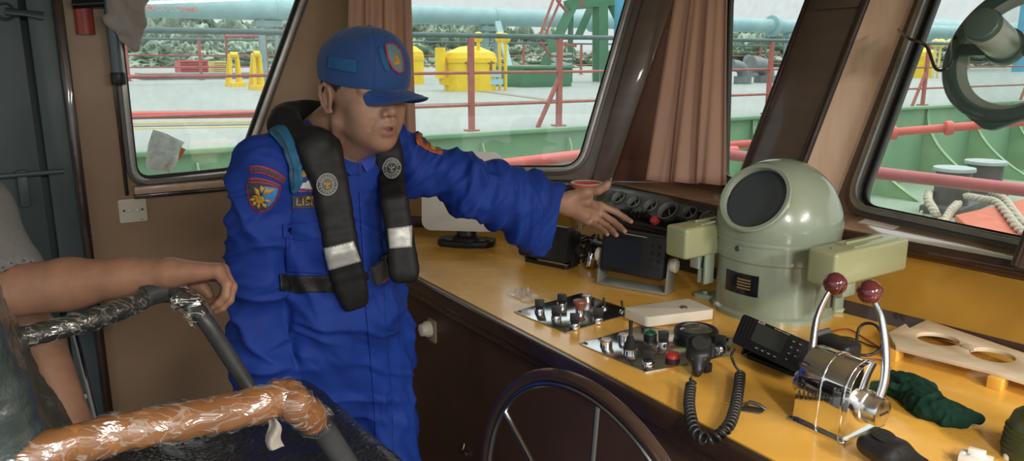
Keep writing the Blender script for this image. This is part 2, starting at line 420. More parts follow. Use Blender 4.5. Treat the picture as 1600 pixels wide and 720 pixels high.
for p, c3 in ((.012,(.56,.59,.595)), (.22,(.64,.66,.665)), (.5,(1.15,1.17,1.18))):
    q = rp.color_ramp.elements.new(p); q.color = (*c3, 1)
nt.links.new(rp.outputs[0], bg.inputs[0]); bg.inputs[1].default_value = SKY
sun = bpy.data.lights.new('sun', 'SUN'); sun.energy = SUN; sun.angle = math.radians(25); sun.color = (1,.96,.9)
so = bpy.data.objects.new('sun', sun); COL.objects.link(so)
_sd = (az(75)*math.cos(math.radians(50)) + UP*math.sin(math.radians(50)))   # towards the veiled sun
so.rotation_euler = _sd.to_track_quat('Z', 'Y').to_euler()
# ================================================================ wheelhouse shell
ZL = 1.153; ZC = 2.12; TILT = math.radians(21)
wA, wB = atz(1320,330,ZL), atz(1600,392,ZL)          # foot of the front window plane
d3 = (wB-wA).normalized(); n3 = V((-d3.y, d3.x, 0)); n3 = n3 if n3.y > 0 else -n3
wC, wD = atz(645,277,ZL), atz(905,283,ZL)            # port bow facet
d2 = (wD-wC).normalized(); n2 = V((-d2.y, d2.x, 0)); n2 = n2 if n2.y > 0 else -n2
wE, wF = atz(215,303,ZL), atz(365,290,ZL)            # port side wall
d1 = (wF-wE).normalized(); n1 = V((-d1.y, d1.x, 0))
def facet(p0, n, tilt, off=0):
    p0 = V(p0)+n*off; N = n*math.cos(tilt)-UP*math.sin(tilt); U = n*math.sin(tilt)+UP*math.cos(tilt)
    pass
    return p0, N, U
def inter(pa, na, pb, nb, z):  # point on both planes at height z
    a, b = na.x, na.y; c, d = nb.x, nb.y
    e1_ = na.dot(pa)-na.z*z; e2_ = nb.dot(pb)-nb.z*z; D = a*d-b*c
    return V(((e1_*d-b*e2_)/D, (a*e2_-c*e1_)/D, z))
P1 = (wE, n1, UP)
T2 = math.radians(8)
P2 = facet(wC, n2, T2, .035)
P3 = facet(wA, n3, TILT, 0)
INN = .15
P3i = facet(wA, n3, TILT, -INN)
def wallframe(p, N, U):      # x along wall, y up the wall, z outward
    X = N.cross(U).normalized(); return fr(p, X, U, N)
F1 = wallframe(wE, n1, UP); F2 = wallframe(*P2); F3 = wallframe(*P3); F3i = wallframe(*P3i)
def on(Fm, px, py):          # pixel to 2d in wall frame
    p = atpl(px, py, Fm.translation, Fm.col[2].to_3d()); q = Fm.inverted() @ p; return (q.x, q.y)
def to2(Fm, p): q = Fm.inverted() @ p; return (q.x, q.y)
def ext(a, b, y):            # point on line a-b at height y
    t = (y-a[1])/(b[1]-a[1]); return (a[0]+(b[0]-a[0])*t, y)
c12 = [inter(wE, n1, P2[0], P2[1], z) for z in (ZL, ZC)]
c12b = V((c12[0].x, c12[0].y, 0))
c23 = [inter(P2[0], P2[1], P3[0], P3[1], z) for z in (ZL, ZC)]
# port side wall with window 1
def y1(z): return to2(F1, V((wE.x, wE.y, z)))[1]
w1 = [on(F1,213,282), on(F1,373,265)]; w1r = on(F1,468,0); topy = 1.98-ZL
w1poly = [w1[0], w1[1], ext(w1[1], w1r, topy), (w1[0][0], topy)]
w1hole = roundpoly(w1poly, .055)
xd = on(F1,135,420)[0]       # door frame edge on the wall
mb = MB()
xc = to2(F1,c12b)[0]; out1 = [(xd, -ZL), (xc, -ZL), (xc, ZC-ZL), (xd, ZC-ZL)]
mb.prism(out1, .05, F1, [w1hole])
struct('wall_port', mb, M['wall'])
# wall left of / above the door
dx0, dx1 = xd-.86, xd-.0
mb = MB(); mb.prism([(dx0-1.6,-ZL),(dx0,-ZL),(dx0,ZC-ZL),(dx0-1.6,ZC-ZL)], .05, F1); mb.prism([(dx0,1.95-ZL),(xd,1.95-ZL),(xd,ZC-ZL),(dx0,ZC-ZL)], .05, F1)
struct('wall_port_aft', mb, M['wall'])
def window(name, Fm, poly, rad, out, inn, zo, dep=.03, gz=.015, mats=None):
    """frame ring (outer offset 'out', inner offset 'inn'), gasket ring, pane"""
    def off(pl, d):
        n = len(pl); c = V((sum(p[0] for p in pl)/n, sum(p[1] for p in pl)/n)); r = []
        for i in range(n):
            p = V(pl[i]); a = (V(pl[i-1])-p).normalized(); b = (V(pl[(i+1)%n])-p).normalized()
            s = (a+b); sn = abs(a.cross(b)) if hasattr(a, 'cross') else 1
            sn = max(.2, abs(a.x*b.y-a.y*b.x)); r.append(tuple(p - s*(d/sn)))
        return r
    mb = MB(); mb.prism(roundpoly(off(poly, out), rad+out), dep, Fm, [roundpoly(poly, rad)], z0=zo)
    w_ = struct(name, mb, (mats or M['aludark']), bevel=.003)
    mb = MB(); mb.prism(roundpoly(off(poly, out*.55), rad+out*.5), .012, Fm, [roundpoly(off(poly, -inn*.1), rad)], z0=zo-.010)
    obj('frame_moulding', mb, M['alu'], w_, bevel=.004)
    mb = MB(); mb.prism(roundpoly(poly, rad), .014, Fm, [roundpoly(off(poly, -inn), max(.01, rad-inn))], z0=gz-.004)
    obj('gasket', mb, M['gasket'], w_, bevel=.002)
    mb = MB(); mb.prism(roundpoly(off(poly, -inn*.5), rad), .004, Fm, z0=gz)
    obj('pane', mb, M['glass'], w_, smooth=False)
    return w_
window('window_1', F1, w1poly, .055, .028, .010, -.012)
def sill(name, a, b, z, dep, h, mb=None):
    pass
# sill under window 1
mb = MB(); a = on(F1,213,300); b = on(F1,366,285)
mb.box(((a[0]+b[0])/2+.03, a[1]+.010, -.02), (b[0]-a[0]+.08, .026, .045), F1)
struct('trim_1', mb, M['lightwood'], bevel=.003)
mb = MB(); mb.box(((a[0]+b[0])/2+.03, a[1]-.014, -.012), (b[0]-a[0]+.08, .014, .026), F1)
struct('trim_2', mb, M['darktrim'], bevel=.002)
mb = MB(); mb.box((w1[0][0]-.035, .40, -.008), (.012, .80, .016), F1)
struct('trim_3', mb, M['darktrim'], bevel=.002)
# port bow facet with window 2
w2r = [on(F2,903,262), on(F2,980,0)]; w2l = [on(F2,600,262), on(F2,575,0)]
ty2 = .80
w2poly = [ext(w2l[0], w2l[1], w2l[0][1]), w2r[0], ext(w2r[0], w2r[1], ty2), ext(w2l[0], w2l[1], ty2)]
f1a, f1b = on(F2,955,285), on(F2,1042,30)
xq = to2(F2,c12[0])[0]; mb = MB(); mb.prism([(xq,0), ext(f1a,f1b,0), ext(f1a,f1b,.98), (xq,.98)], .05, F2, [roundpoly(w2poly, .07)])
struct('wall_bow_port', mb, M['walldark'])
mb = MB(); a_ = V((c12[0].x,c12[0].y,ZL)); b_ = F2@V((xq,.98,0)); c_ = V((a_.x,a_.y,b_.z)); o__ = -n1*.03+d1*.0
mb.add([a_-n1*.01,c_-n1*.01,b_,a_+n1*.05,c_+n1*.05,b_+n2*.05],[(0,1,2),(3,5,4),(0,3,4,1),(1,4,5,2),(2,5,3,0)]); struct('wall_bow_joint', mb, M['wall'])
window('window_2', F2, w2poly, .07, .03, .010, -.012)
# lower vertical part below window 2 (ochre riser)
g2 = fr(V((wC.x, wC.y, 0)), d2, UP, n2)
xl = to2(g2, V((c12[0].x, c12[0].y, 0)))[0]; xr = to2(g2, V((c23[0].x, c23[0].y, 0)))[0]
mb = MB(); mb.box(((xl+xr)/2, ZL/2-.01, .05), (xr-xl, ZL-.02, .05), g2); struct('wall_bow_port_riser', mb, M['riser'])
mb = MB(); mb.box(((xl+xr)/2+.02, ZL-.012, .03), (xr-xl-.06, .012, .09), g2); struct('trim_4', mb, M['alu'], bevel=.003)
mb = MB(); mb.box(((xl+xr)/2+.02, ZL-.03, .01), (xr-xl-.06, .022, .05), g2); struct('trim_5', mb, M['darktrim'], bevel=.004)
mb = MB(); mb.box(((xl+xr)/2+.02, .95+.018, .012), (xr-xl-.06, .045, .03), g2); struct('trim_6', mb, M['darktrim'], bevel=.004)
# pillar cover between window 2 and the corner: grey-brown post and red-brown panel
f1a, f1b = on(F2,955,285), on(F2,1042,30)
pz = -.035
mb = MB(); r0 = on(F2,925,285); r1 = on(F2,1000,20)
mb.prism([r0, (f1a[0],r0[1]), ext(f1a,f1b,.98), ext(r0,r1,.98)], .03, F2, z0=pz); struct('trim_7', mb, M['walldark'], bevel=.004)
k0_, k1_ = on(F3,1112,289), on(F3,1122,0)
mb = MB(); A_ = [F2@V((*ext(f1a,f1b,h),-.03)) for h in (-.002,.98)]; B_ = [F3@V((*ext(k0_,k1_,h),.0)) for h in (-.002,1.03)]
dw = V((.02,.04,0)); mb.hexa([A_[0],B_[0],B_[0]+dw,A_[0]+dw,A_[1],B_[1],B_[1]+dw,A_[1]+dw]); struct('wall_bow_corner', mb, M['redwood'])
# front wall: slab at the window plane with windows 3 and 4
m0 = [on(F3i,1160,278), on(F3i,1265,0)]; m1 = [on(F3i,1255,275), on(F3i,1361,0)]
def sh(p, Fa=F3i, Fb=F3): return to2(Fb, Fa @ V((p[0], p[1], INN*math.cos(TILT))))
b4 = on(F3,1345,322)[1]
l4a, l4b = on(F3,1334,320), on(F3,1452,0)
xm2 = on(F3i,1592,400)[0]; r4 = to2(F3, F3i@V((xm2,0,INN*math.cos(TILT))))[0]+.03
w4poly = [(ext(l4a,l4b,b4)[0], b4), (r4, b4), (r4+.0, .80), ext(l4a,l4b,.80)]
x3r = ext(m0[0], m0[1], .5)[0]
w3poly = [(ext(k0_,k1_,b4)[0]+.045, b4), (to2(F3i,wA)[0]*0+ext(m0[0],m0[1],b4)[0]+.05, b4), (ext(m0[0],m0[1],.8)[0]+.05, .80), (ext(k0_,k1_,.8)[0]+.045, .80)]
far = r4+1.35
mb = MB(); mb.prism([ext(k0_,k1_,0), (far, 0), (far, 1.03), ext(k0_,k1_,1.03)], .05, F3,
    [roundpoly(w3poly, .05), roundpoly(w4poly, .075), roundpoly([(r4+.32,b4),(far-.08,b4),(far-.08,.8),(r4+.32,.8)], .07)])
struct('wall_front', mb, M['walldark'])
window('window_3', F3, w3poly, .05, .028, .010, -.012)
window('window_4', F3, w4poly, .075, .034, .012, -.014)
window('window_5', F3, [(r4+.32,b4),(far-.08,b4),(far-.08,.8),(r4+.32,.8)], .07, .03, .010, -.012)
# mullion between windows 3 and 4: backlit face coloured dark, lit side pale
def mullion(i, a0, a1, b0, b1):
    mb = MB(); lo = -.005; hi = .98
    mb.prism([ext(a0,a1,lo), ext(b0,b1,lo), ext(b0,b1,hi), ext(a0,a1,hi)], .012, F3i, z0=-.012); struct('trim_%d' % i, mb, M['walldark'], bevel=.003)
    mb = MB(); dpt = INN*math.cos(TILT)
    B0, B1 = ext(b0,b1,lo), ext(b0,b1,hi)
    mb.add([F3i@V((B0[0]-.004,B0[1],0)), F3i@V((B1[0]-.004,B1[1],0)), F3i@V((B1[0]+.03,B1[1],dpt)), F3i@V((B0[0]+.03,B0[1],dpt)),
            F3i@V((B0[0]-.02,B0[1],0)), F3i@V((B1[0]-.02,B1[1],0)), F3i@V((B1[0]-.02,B1[1],dpt)), F3i@V((B0[0]-.02,B0[1],dpt))],
           [(0,1,2,3),(7,6,5,4),(0,4,5,1),(1,5,6,2),(2,6,7,3),(3,7,4,0)]); struct('trim_%d' % (i+1), mb, M['lightwood'])
    mb = MB(); A0, A1 = ext(a0,a1,lo), ext(a0,a1,hi)
    mb.add([F3i@V((A0[0]+s_,A0[1],zz)) if k == 0 else F3i@V((A1[0]+s_,A1[1],zz)) for s_, zz in ((.004,0),(.02,0),(.02,dpt),(.004,dpt)) for k in (0,1)],
           [(0,1,3,2),(2,3,5,4),(4,5,7,6),(6,7,1,0),(0,2,4,6),(1,7,5,3)]); struct('trim_%d' % (i+2), mb, M['walldark'])
    for j, (p0, p1) in enumerate(((a0,a1),(b0,b1))):
        mb = MB(); s_ = 1 if j == 0 else -1
        q0, q1 = ext(p0,p1,lo), ext(p0,p1,hi)
        mb.prism([q0, (q0[0]+s_*.016,q0[1]), (q1[0]+s_*.016,q1[1]), q1], .02, F3i, z0=-.022); struct('trim_%d' % (i+3+j), mb, M['darktrim'], bevel=.003)
mullion(10, m0[0], m0[1], m1[0], m1[1])
q0 = on(F3i,1589,408); mullion(20, (xm2,0), (xm2,1), (xm2+.265,0), (xm2+.265,1))
mb = MB(); mb.prism([(on(F3i,1283,0)[0], on(F3i,1290,18)[1]), (on(F3i,1352,0)[0], on(F3i,1290,18)[1]), (on(F3i,1352,0)[0]+.01, on(F3i,1290,18)[1]+.12), (on(F3i,1283,0)[0]+.01, on(F3i,1290,18)[1]+.12)], .006, F3i, z0=-.02)
struct('trim_30', mb, M['walldark'], bevel=.002)
# ledge below the front windows
lf = [atz(955,287,ZL), atz(1135,325,ZL), atz(1426,378,ZL), atz(1589,408,ZL)]
lf.append(lf[3]+(lf[3]-lf[2]).normalized()*1.3)
back = [wA+d3*2.2, wA-d3*0.0, inter(P2[0],P2[1],P3[0],P3[1],ZL), wD+n2*.03+d2*.06]
poly = [(p.x,p.y) for p in lf]+[(p.x+n3.x*.01,p.y+n3.y*.01) for p in back]
mb = MB(); mb.prism(poly, .022, tr(0,0,ZL-.022)); struct('trim_40', mb, M['ledge'], bevel=.004)
FL = (lf[3]-lf[1]).normalized(); NL = V((-FL.y, FL.x, 0))
mb = MB(); mb.tube([p+UP*(-.018)-NL*.004 for p in lf], .021, 12); struct('trim_41', mb, M['darktrim'])
# ceiling, floor, other walls
mb = MB(); mb.box((0,1.7,ZC+.02), (7,4.0,.04)); struct('ceiling', mb, M['ceil'])
mb = MB(); mb.prism([(-4,-2.5),(3.2,-2.5),(3.2,0),(wA.x+d3.x*2.2+.05,wA.y+d3.y*2.2), (c23[0].x,c23[0].y),(c12b.x,c12b.y),((F1@V((dx0-1.6,0,0))).x,(F1@V((dx0-1.6,0,0))).y)], .03, z0=-.03); struct('floor', mb, M['floor'])
# ---------------------------------------------------------------- door on the port side
dr = fr(F1.translation+UP*(-ZL), d1, UP, n1)   # x along the wall, y height, z outward
X = lambda px, py: on(F1, px, py)[0]
def Y(px, py): return on(F1, px, py)[1]+ZL
mb = MB(); mb.prism([(dx0-.04,.0),(xd,.0),(xd,1.99),(dx0-.04,1.99)], .07, dr, [roundpoly([(dx0+.06,.16),(xd-.075,.16),(xd-.075,1.88),(dx0+.06,1.88)], .08)], z0=-.01)
dfr = struct('trim_50', mb, M['steel_door'], bevel=.006)
mb = MB(); mb.box((xd+.012, 1.0, -.012), (.03, 2.0, .03), dr); struct('trim_51', mb, M['darktrim'], bevel=.006)
mb = MB(); mb.prism(roundpoly([(dx0+.05,.15),(xd-.095,.15),(xd-.095,1.89),(dx0+.05,1.89)], .08), .03, dr, z0=.01)
mb.prism([(dx0+.02,.1),(xd-.05,.1),(xd-.05,1.93),(dx0+.02,1.93)], .008, dr, z0=.062)
door = struct('door_1', mb, M['steel_door'], bevel=.006)
mb = MB(); mb.prism(roundpoly([(dx0+.15,.3),(xd-.2,.3),(xd-.2,.78),(dx0+.15,.78)], .06), .006, dr, [roundpoly([(dx0+.17,.32),(xd-.22,.32),(xd-.22,.76),(dx0+.17,.76)], .05)], z0=.004)
obj('pressed_panel', mb, M['steel_door'], door, bevel=.002)
# dogs
dk = X(8,18), Y(8,18)
mb = MB(); mb.lathe([(.028,-.03),(.028,.0),(.018,.01),(.018,.02)], dr@tr(dk[0],dk[1],-.005)@rx(180), 20); mb.tube([dr@V((dk[0],dk[1],-.03)), dr@V((dk[0]+.05,dk[1]-.005,-.032)), dr@V((dk[0]+.10,dk[1]-.012,-.03))], [.016,.012,.016], 12, flat=.6)
obj('dog_handle', mb, M['steel_door'], door)
by = Y(40,272); mb = MB(); mb.tube([dr@V((X(-60,272),by,-.025)), dr@V((X(100,270),by+.004,-.025))], .008, 10)
obj('latch_bar', mb, M['steel_door'], door)
mb = MB(); mb.box((X(38,300), by-.045, -.012), (.03,.12,.02), dr); obj('latch_bracket', mb, M['steel_door'], door, bevel=.004)
mb = MB(); mb.box((X(120,618), Y(120,618), -.02), (.05,.014,.004), dr); mb.lathe([(.010,0),(.010,.005)], dr@tr(X(131,616), Y(131,616), -.022), 14)
obj('chrome_catch', mb, M['chrome'], door)
# light switch
mb = MB(); sx, sy = X(207,328), Y(207,328); mb.prism(rrect(.088,.082,.006), .012, dr@tr(sx,sy,-.012))
sw = tag(obj('light_switch', mb, M['cream'], bevel=.003), 'cream double light switch plate on the brown wall below the left window', 'light switch')
for q in (-.011,.014):
    mb = MB(); mb.box((sx+q, sy+.002, -.014), (.014,.012,.008), dr@tr(0,0,0)); obj('rocker', mb, M['whiteplast'], sw, bevel=.003)
for q in (-.028,.030):
    mb = MB(); mb.lathe([(.0035,0),(.0035,.003)], dr@tr(sx+q,sy+.002,-.0145), 12); obj('screw', mb, M['black'], sw)
mb = MB()
for q in (0,):  mb.add(*(lambda t: (t.v, t.f))(text_mb('MK', .006, dr@tr(sx+.025,sy-.034,-.0125)@Matrix.Diagonal((1,1,-1,1)))))
obj('maker_mark', mb, M['black'], sw, fix=False)
# red bracket and dark bar by the top of the window, bundled curtain
mb = MB(); rx_, ry0, ry1 = X(131,28), Y(131,54), Y(131,0)+.12
mb.grid(lambda u, v: dr@V((rx_-.028+.056*u, ry0+(ry1-ry0)*v, -.012-.022*math.sin(math.pi*u)**.6)), 14, 4, .003)
tag(obj('red_channel_bracket', mb, mat('red_paint', (.42,.07,.05), .4, var=(12,.3))), 'short red curved channel piece high on the wall beside the door', 'bracket')
mb = MB(); a = dr@V((X(172,40),Y(172,40)+.15,-.06)); b = dr@V((X(182,122),Y(182,122),-.05)); mb.tube([a,b], .017, 14)
bar = tag(obj('hanging_bar', mb, mat('blue_grey_paint', (.10,.14,.17), .35)), 'blue-grey metal bar with a black end cap hanging left of the left window', 'bar')
mb = MB(); dd = (b-a).normalized(); mb.cyl(b-dd*.02, b+dd*.02, .023, n=16); obj('end_cap', mb, M['black'], bar, bevel=.004)
mb = MB(); mb.tube([dr@V((X(112,8),Y(112,8),-.03)), dr@V((X(205,8),Y(205,8)+.01,-.06))], .014, 12)
tag(obj('curtain_rail', mb, M['blackgloss']), 'dark rail above the left window behind the knotted curtain', 'rail')

M['fill_lamp'] = bpy.data.materials.new('added_fill_glow'); M['fill_lamp'].use_nodes = True
_b = M['fill_lamp'].node_tree.nodes['Principled BSDF']; _b.inputs['Emission Color'].default_value = (1,.93,.82,1); _b.inputs['Emission Strength'].default_value = 1.0
for i, (lx, ly) in enumerate(((.75,-1.0),(1.9,-.3))):  # unseen lamps added behind the camera to brighten the cabin
    mb = MB(); mb.box((lx,ly,ZC-.012), (.24,1.24,.024)); cl = tag(obj('added_fill_light', mb, M['whiteplast'], bevel=.004), 'long white fill light added out of view overhead, ' + ('over the middle' if i == 0 else 'over the starboard side'), 'added fill light')
    mb = MB(); mb.box((lx,ly,ZC-.028), (.20,1.2,.008)); obj('fill_diffuser', mb, M['fill_lamp'], cl)
    ld = bpy.data.lights.new('added_fill_lamp', 'AREA'); ld.shape = 'RECTANGLE'; ld.size = .2; ld.size_y = 1.2; ld.energy = FILL_LAMP; ld.color = (1,.93,.84)
    lo_ = bpy.data.objects.new('added_fill_lamp', ld); COL.objects.link(lo_); lo_.location = (lx,ly,ZC-.035)
# ================================================================ outside: own bulwark, barge alongside, trees
ZD = .75; ZO = -.6
bA, bB = atz(640,212,ZD), atz(1400,168,ZD); db = (bB-bA).normalized(); nb = V((-db.y, db.x, 0))
M['green'] = mat('green_bulwark_paint', (.20,.36,.20), .5, var=(1.2,0), col2=(.14,.28,.165), spots=(2.2,.66,(.22,.24,.15)), stretch=(1,1,.5))
M['greendeck'] = mat('green_deck', (.22,.34,.22), .6, var=(1.0,0), col2=(.30,.36,.29), spots=(3,.68,(.3,.2,.13)))
M['dkgreen'] = mat('dark_green_paint', (.06,.22,.12), .45, var=(2,.3))
M['bdeck'] = mat('pale_green_barge_deck', (.26,.31,.29), .5, var=(.35,0), col2=(.32,.355,.33), stretch=(1,1,1), spots=(.9,.62,(.19,.21,.19)))
M['railred'] = mat('red_rail_paint', (.42,.12,.10), .5, var=(9,.3), spots=(18,.72,(.6,.6,.55)))
M['pipered'] = mat('bright_red_pipe', (.62,.11,.09), .4, var=(5,.2))
M['pink'] = mat('faded_red_pipe', (.50,.13,.14), .42, var=(3,.2))
M['teal'] = mat('pale_blue_pipe', (.30,.50,.52), .5, var=(1.5,.2))
M['toprail'] = mat('dark_weathered_rail', (.09,.16,.16), .5, var=(9,.4), spots=(25,.7,(.4,.45,.4)))
M['yel'] = mat('yellow_tank_paint', (.85,.62,.02), .45, var=(3,0), col2=(.75,.50,.02), spots=(7,.73,(.45,.3,.05)))
M['paleyel'] = mat('faded_yellow', (.75,.65,.22), .5, var=(3,.2))
M['redbox'] = mat('red_container_paint', (.60,.10,.10), .5, var=(3,.25))
M['grey'] = mat('grey_cast_iron', (.20,.23,.24), .5, var=(6,.35))
M['bollard'] = mat('bollard_paint', (.10,.095,.09), .5, var=(5,.5), spots=(6,.6,(.2,.11,.07)))
M['bolltop'] = mat('bollard_top_grey', (.38,.45,.45), .5, var=(5,.2))
M['rope'] = mat('pale_rope', (.52,.47,.37), .85, var=(30,.35), bump=(90,.7,.01))
M['orange'] = mat('orange_red_hatch', (.60,.14,.07), .5, var=(4,.25))
def bd(px, py, z=ZD): return atz(px, py, z)
def inr(mbs, *a): pass
# barge: deck and side
mb = MB(); p = [bA-db*60, bA+db*120, bA+db*120+nb*26, bA-db*60+nb*26]
mb.prism([(q.x,q.y) for q in p], .3, tr(0,0,ZD-.3))
barge = thing('tank_barge', V((bA.x,bA.y,ZD)), 'long pale green tank barge deck lying alongside outside the windows', 'barge')
obj('deck', mb, M['bdeck'], barge)
# deck lines in the left part
M['brownline'] = mat('brown_deck_band', (.28,.25,.2), .6, var=(2,.2)); M['yelline'] = mat('yellow_deck_line', (.70,.62,.25), .6)
def strip(a, b, w_, h, m, name, par):
    a = V(a); b = V(b); d = (b-a).normalized(); n = V((-d.y,d.x,0)); mb = MB()
    mb.prism([((a-n*w_).x,(a-n*w_).y),((b-n*w_).x,(b-n*w_).y),((b+n*w_).x,(b+n*w_).y),((a+n*w_).x,(a+n*w_).y)], h, tr(0,0,ZD)); return obj(name, mb, m, par)
strip(bd(150,198), bd(640,190), .16, .012, M['brownline'], 'deck_band', barge)
strip(bd(200,194), bd(640,186), .02, .016, M['yelline'], 'deck_line', barge)
strip(bd(150,203), bd(640,195), .02, .016, M['yelline'], 'deck_line', barge)
strip(bd(150,176), bd(640,170), .16, .012, M['brownline'], 'deck_band', barge)
strip(bd(640,164), bd(1010,153), .10, .012, M['brownline'], 'deck_band', barge)
strip(bd(740,141), bd(870,158), .12, .012, M['brownline'], 'deck_band', barge)
strip(bd(350,175), bd(372,181), .05, .014, M['yelline'], 'deck_line', barge)
# own bulwark with stays, own deck
mb = MB(); o_ = -nb*.12
q = [bA-db*14+o_, bA+db*30+o_]; f = fr(V((q[0].x,q[0].y,0)), db, nb, UP)
mb.box((22, .0, (ZO+ZD)/2-.02), (44, .02, ZD-ZO), f)
bul = thing('bulwark', V((q[0].x,q[0].y,ZO)), 'green steel bulwark with curved stays along the tug deck outside', 'bulwark')
obj('plating', mb, M['green'], bul)
mb = MB(); mb.box((22, -.02, ZD-.01), (44, .14, .05), f); obj('cap_rail', mb, M['green'], bul, bevel=.01)
for k, px in enumerate((-20, 120, 303, 530, 750, 885, 1015, 1172, 1330, 1440, 1512, 1575, 1630, 1690)):
    a = atpl(px, 230, q[0], nb); t = (a-q[0]).dot(db); mb = MB(); top = ZD-.12 if px < 1000 else ZD-.05
    prof = []; hgt = top-ZO
    wdt = .16 if px < 1000 else 1.25
    for i in range(13):
        s_ = i/12; prof.append((-(.05+wdt*(1-s_)**2.2 if px > 1000 else .10), ZO+hgt*s_*1.0))
    pl = [(-.01,ZO),(-.01,top)]+[(-.05,top)]+[(x_,z_) for x_, z_ in reversed(prof[:-1])]
    ff = fr(V(f.translation)+db*t, nb, UP, db*-1) if False else fr(V((f.translation.x,f.translation.y,0))+db*t, nb, UP)
    mb.prism(pl, .02, ff); ob = obj('stay', mb, mat('stay_green', (.27,.45,.24), .5, var=(3,.25)) if k == 0 else _st, bul)
    if k == 0: _st = ob.data.materials[0]
    if px > 1000:   # face flange following the curve
        mb = MB(); pts = [ff@V((x_,z_,.01)) for x_, z_ in prof]
        for i in range(len(pts)-1):
            a_, b_ = pts[i], pts[i+1]; mb.add([a_-db*.04,a_+db*.04,b_+db*.04,b_-db*.04], [(0,1,2,3)])
        mb.f = mb.f
        obj('stay_flange', mb, _st, bul)
mb = MB(); mb.prism([((q[0]).x,(q[0]).y),((q[1]).x,(q[1]).y),((q[1]-nb*9-db*0).x,(q[1]-nb*9).y),(3.3,-1.0),(2.6,1.2),(.9,3.1),(-1.0,3.4),(-3.2,1.9),(-6,-1)], .05, tr(0,0,ZO-.05))
tag(obj('tug_deck', mb, M['greendeck']), kind='structure')
# hatch coaming (orange) beneath the bollards, black base, two bollards, ropes
hb = atz(1530,345,ZO)
fh = fr(hb, db, nb, UP)
mb = MB(); c1_ = atz(1535,338,ZO); fo = fr(V((0,0,0)), V((1,0,0)), V((0,1,0)), UP)
ob_ = [atz(1490,352,ZO+.14), atz(1600,325,ZO+.14), atz(1720,380,ZO+.14), atz(1560,420,ZO+.14)]
mb.prism([(p_.x,p_.y) for p_ in ob_], .28, tr(0,0,ZO-.0)); tag(obj('orange_coaming', mb, M['orange'], bevel=.02), 'orange-red steel coaming on the tug deck at the right', 'coaming')
bt = thing('mooring_bitts', atz(1515,322,ZO), 'pair of dark mooring bollards with pale grey tops on one base', 'bollard')
B1, B2 = atz(1483,330,ZO), atz(1533,310,ZO)
dbb = (B2-B1).normalized(); nbb = V((-dbb.y,dbb.x,0))
mb = MB(); fb = fr((B1+B2)/2, dbb, nbb, UP); mb.box((0,0,.06), ((B2-B1).length+.9,.55,.12), fb); obj('base', mb, M['bollard'], bt, bevel=.02)
for B, yt in ((B1,262),(B2,252)):
    d_ = (B-EYE); r_ = .5*54/1200*(B.y*_c-(B.z-1.62)*_s)*.92
    ztop = None
    for z_ in np.linspace(ZO, 1.5, 200):
        pp = V((B.x,B.y,z_))-EYE; dd_ = pp.y*_c-pp.z*_s
        if 360-FPX*(pp.y*_s+pp.z*_c)/dd_ < yt: ztop = z_; break
    mb = MB(); mb.lathe([(r_,0),(r_,ztop-ZO-.04)], tr(B.x,B.y,ZO), 32); obj('post', mb, M['bollard'], bt)
    mb = MB(); mb.lathe([(r_*1.18,ztop-ZO-.05),(r_*1.2,ztop-ZO-.035),(r_*1.18,ztop-ZO)], tr(B.x,B.y,ZO), 32); obj('cap', mb, M['bolltop'], bt)
def rope(pts, r, label, grp='mooring ropes'):
    mb = MB(); P_ = bez(pts, 10); N_ = len(P_); vs = []
    # three-strand laid rope
    for s_ in range(3):
        Q = []
        for i, p_ in enumerate(P_):
            t_ = (P_[min(i+1,N_-1)]-P_[max(i-1,0)]).normalized(); x_ = t_.cross(UP).normalized(); y_ = x_.cross(t_)
            a_ = i*.7+s_*2*math.pi/3; Q.append(p_+(x_*math.cos(a_)+y_*math.sin(a_))*r*.5)
        mb.tube(Q, r*.62, 7)
    return tag(obj('mooring_rope', mb, M['rope'], ang=80), label, 'rope', grp)
def rp_(pts): return [atz(x_,y_,z_) for x_,y_,z_ in pts]
rope(rp_([(1452,300,ZO+.25),(1450,312,ZO+.3),(1460,330,ZO+.22),(1466,345,ZO+.1),(1474,372,ZO+.12)]), .055, 'pale thick rope coming down left of the bollards')
rope(rp_([(1497,318,ZO+.3),(1487,328,ZO+.25),(1478,342,ZO+.16),(1466,362,ZO+.1)]), .055, 'pale thick rope crossing in front of the left bollard')
rope(rp_([(1508,306,ZO+.3),(1530,310,ZO+.3),(1555,315,ZO+.3),(1572,332,ZO+.33),(1590,355,ZO+.32),(1612,372,ZO+.3)]), .05, 'grey-brown rope running from the right bollard over the orange coaming')
rope(rp_([(1550,304,ZO+.25),(1568,310,ZO+.3),(1580,325,ZO+.33),(1600,350,ZO+.33),(1625,362,ZO+.3)]), .05, 'rope nearest the right edge of the window over the orange coaming')
rope(rp_([(1440,330,ZO+.05),(1432,345,ZO+.04),(1428,358,ZO+.04)]), .02, 'thin rope end lying on the deck left of the bollards')
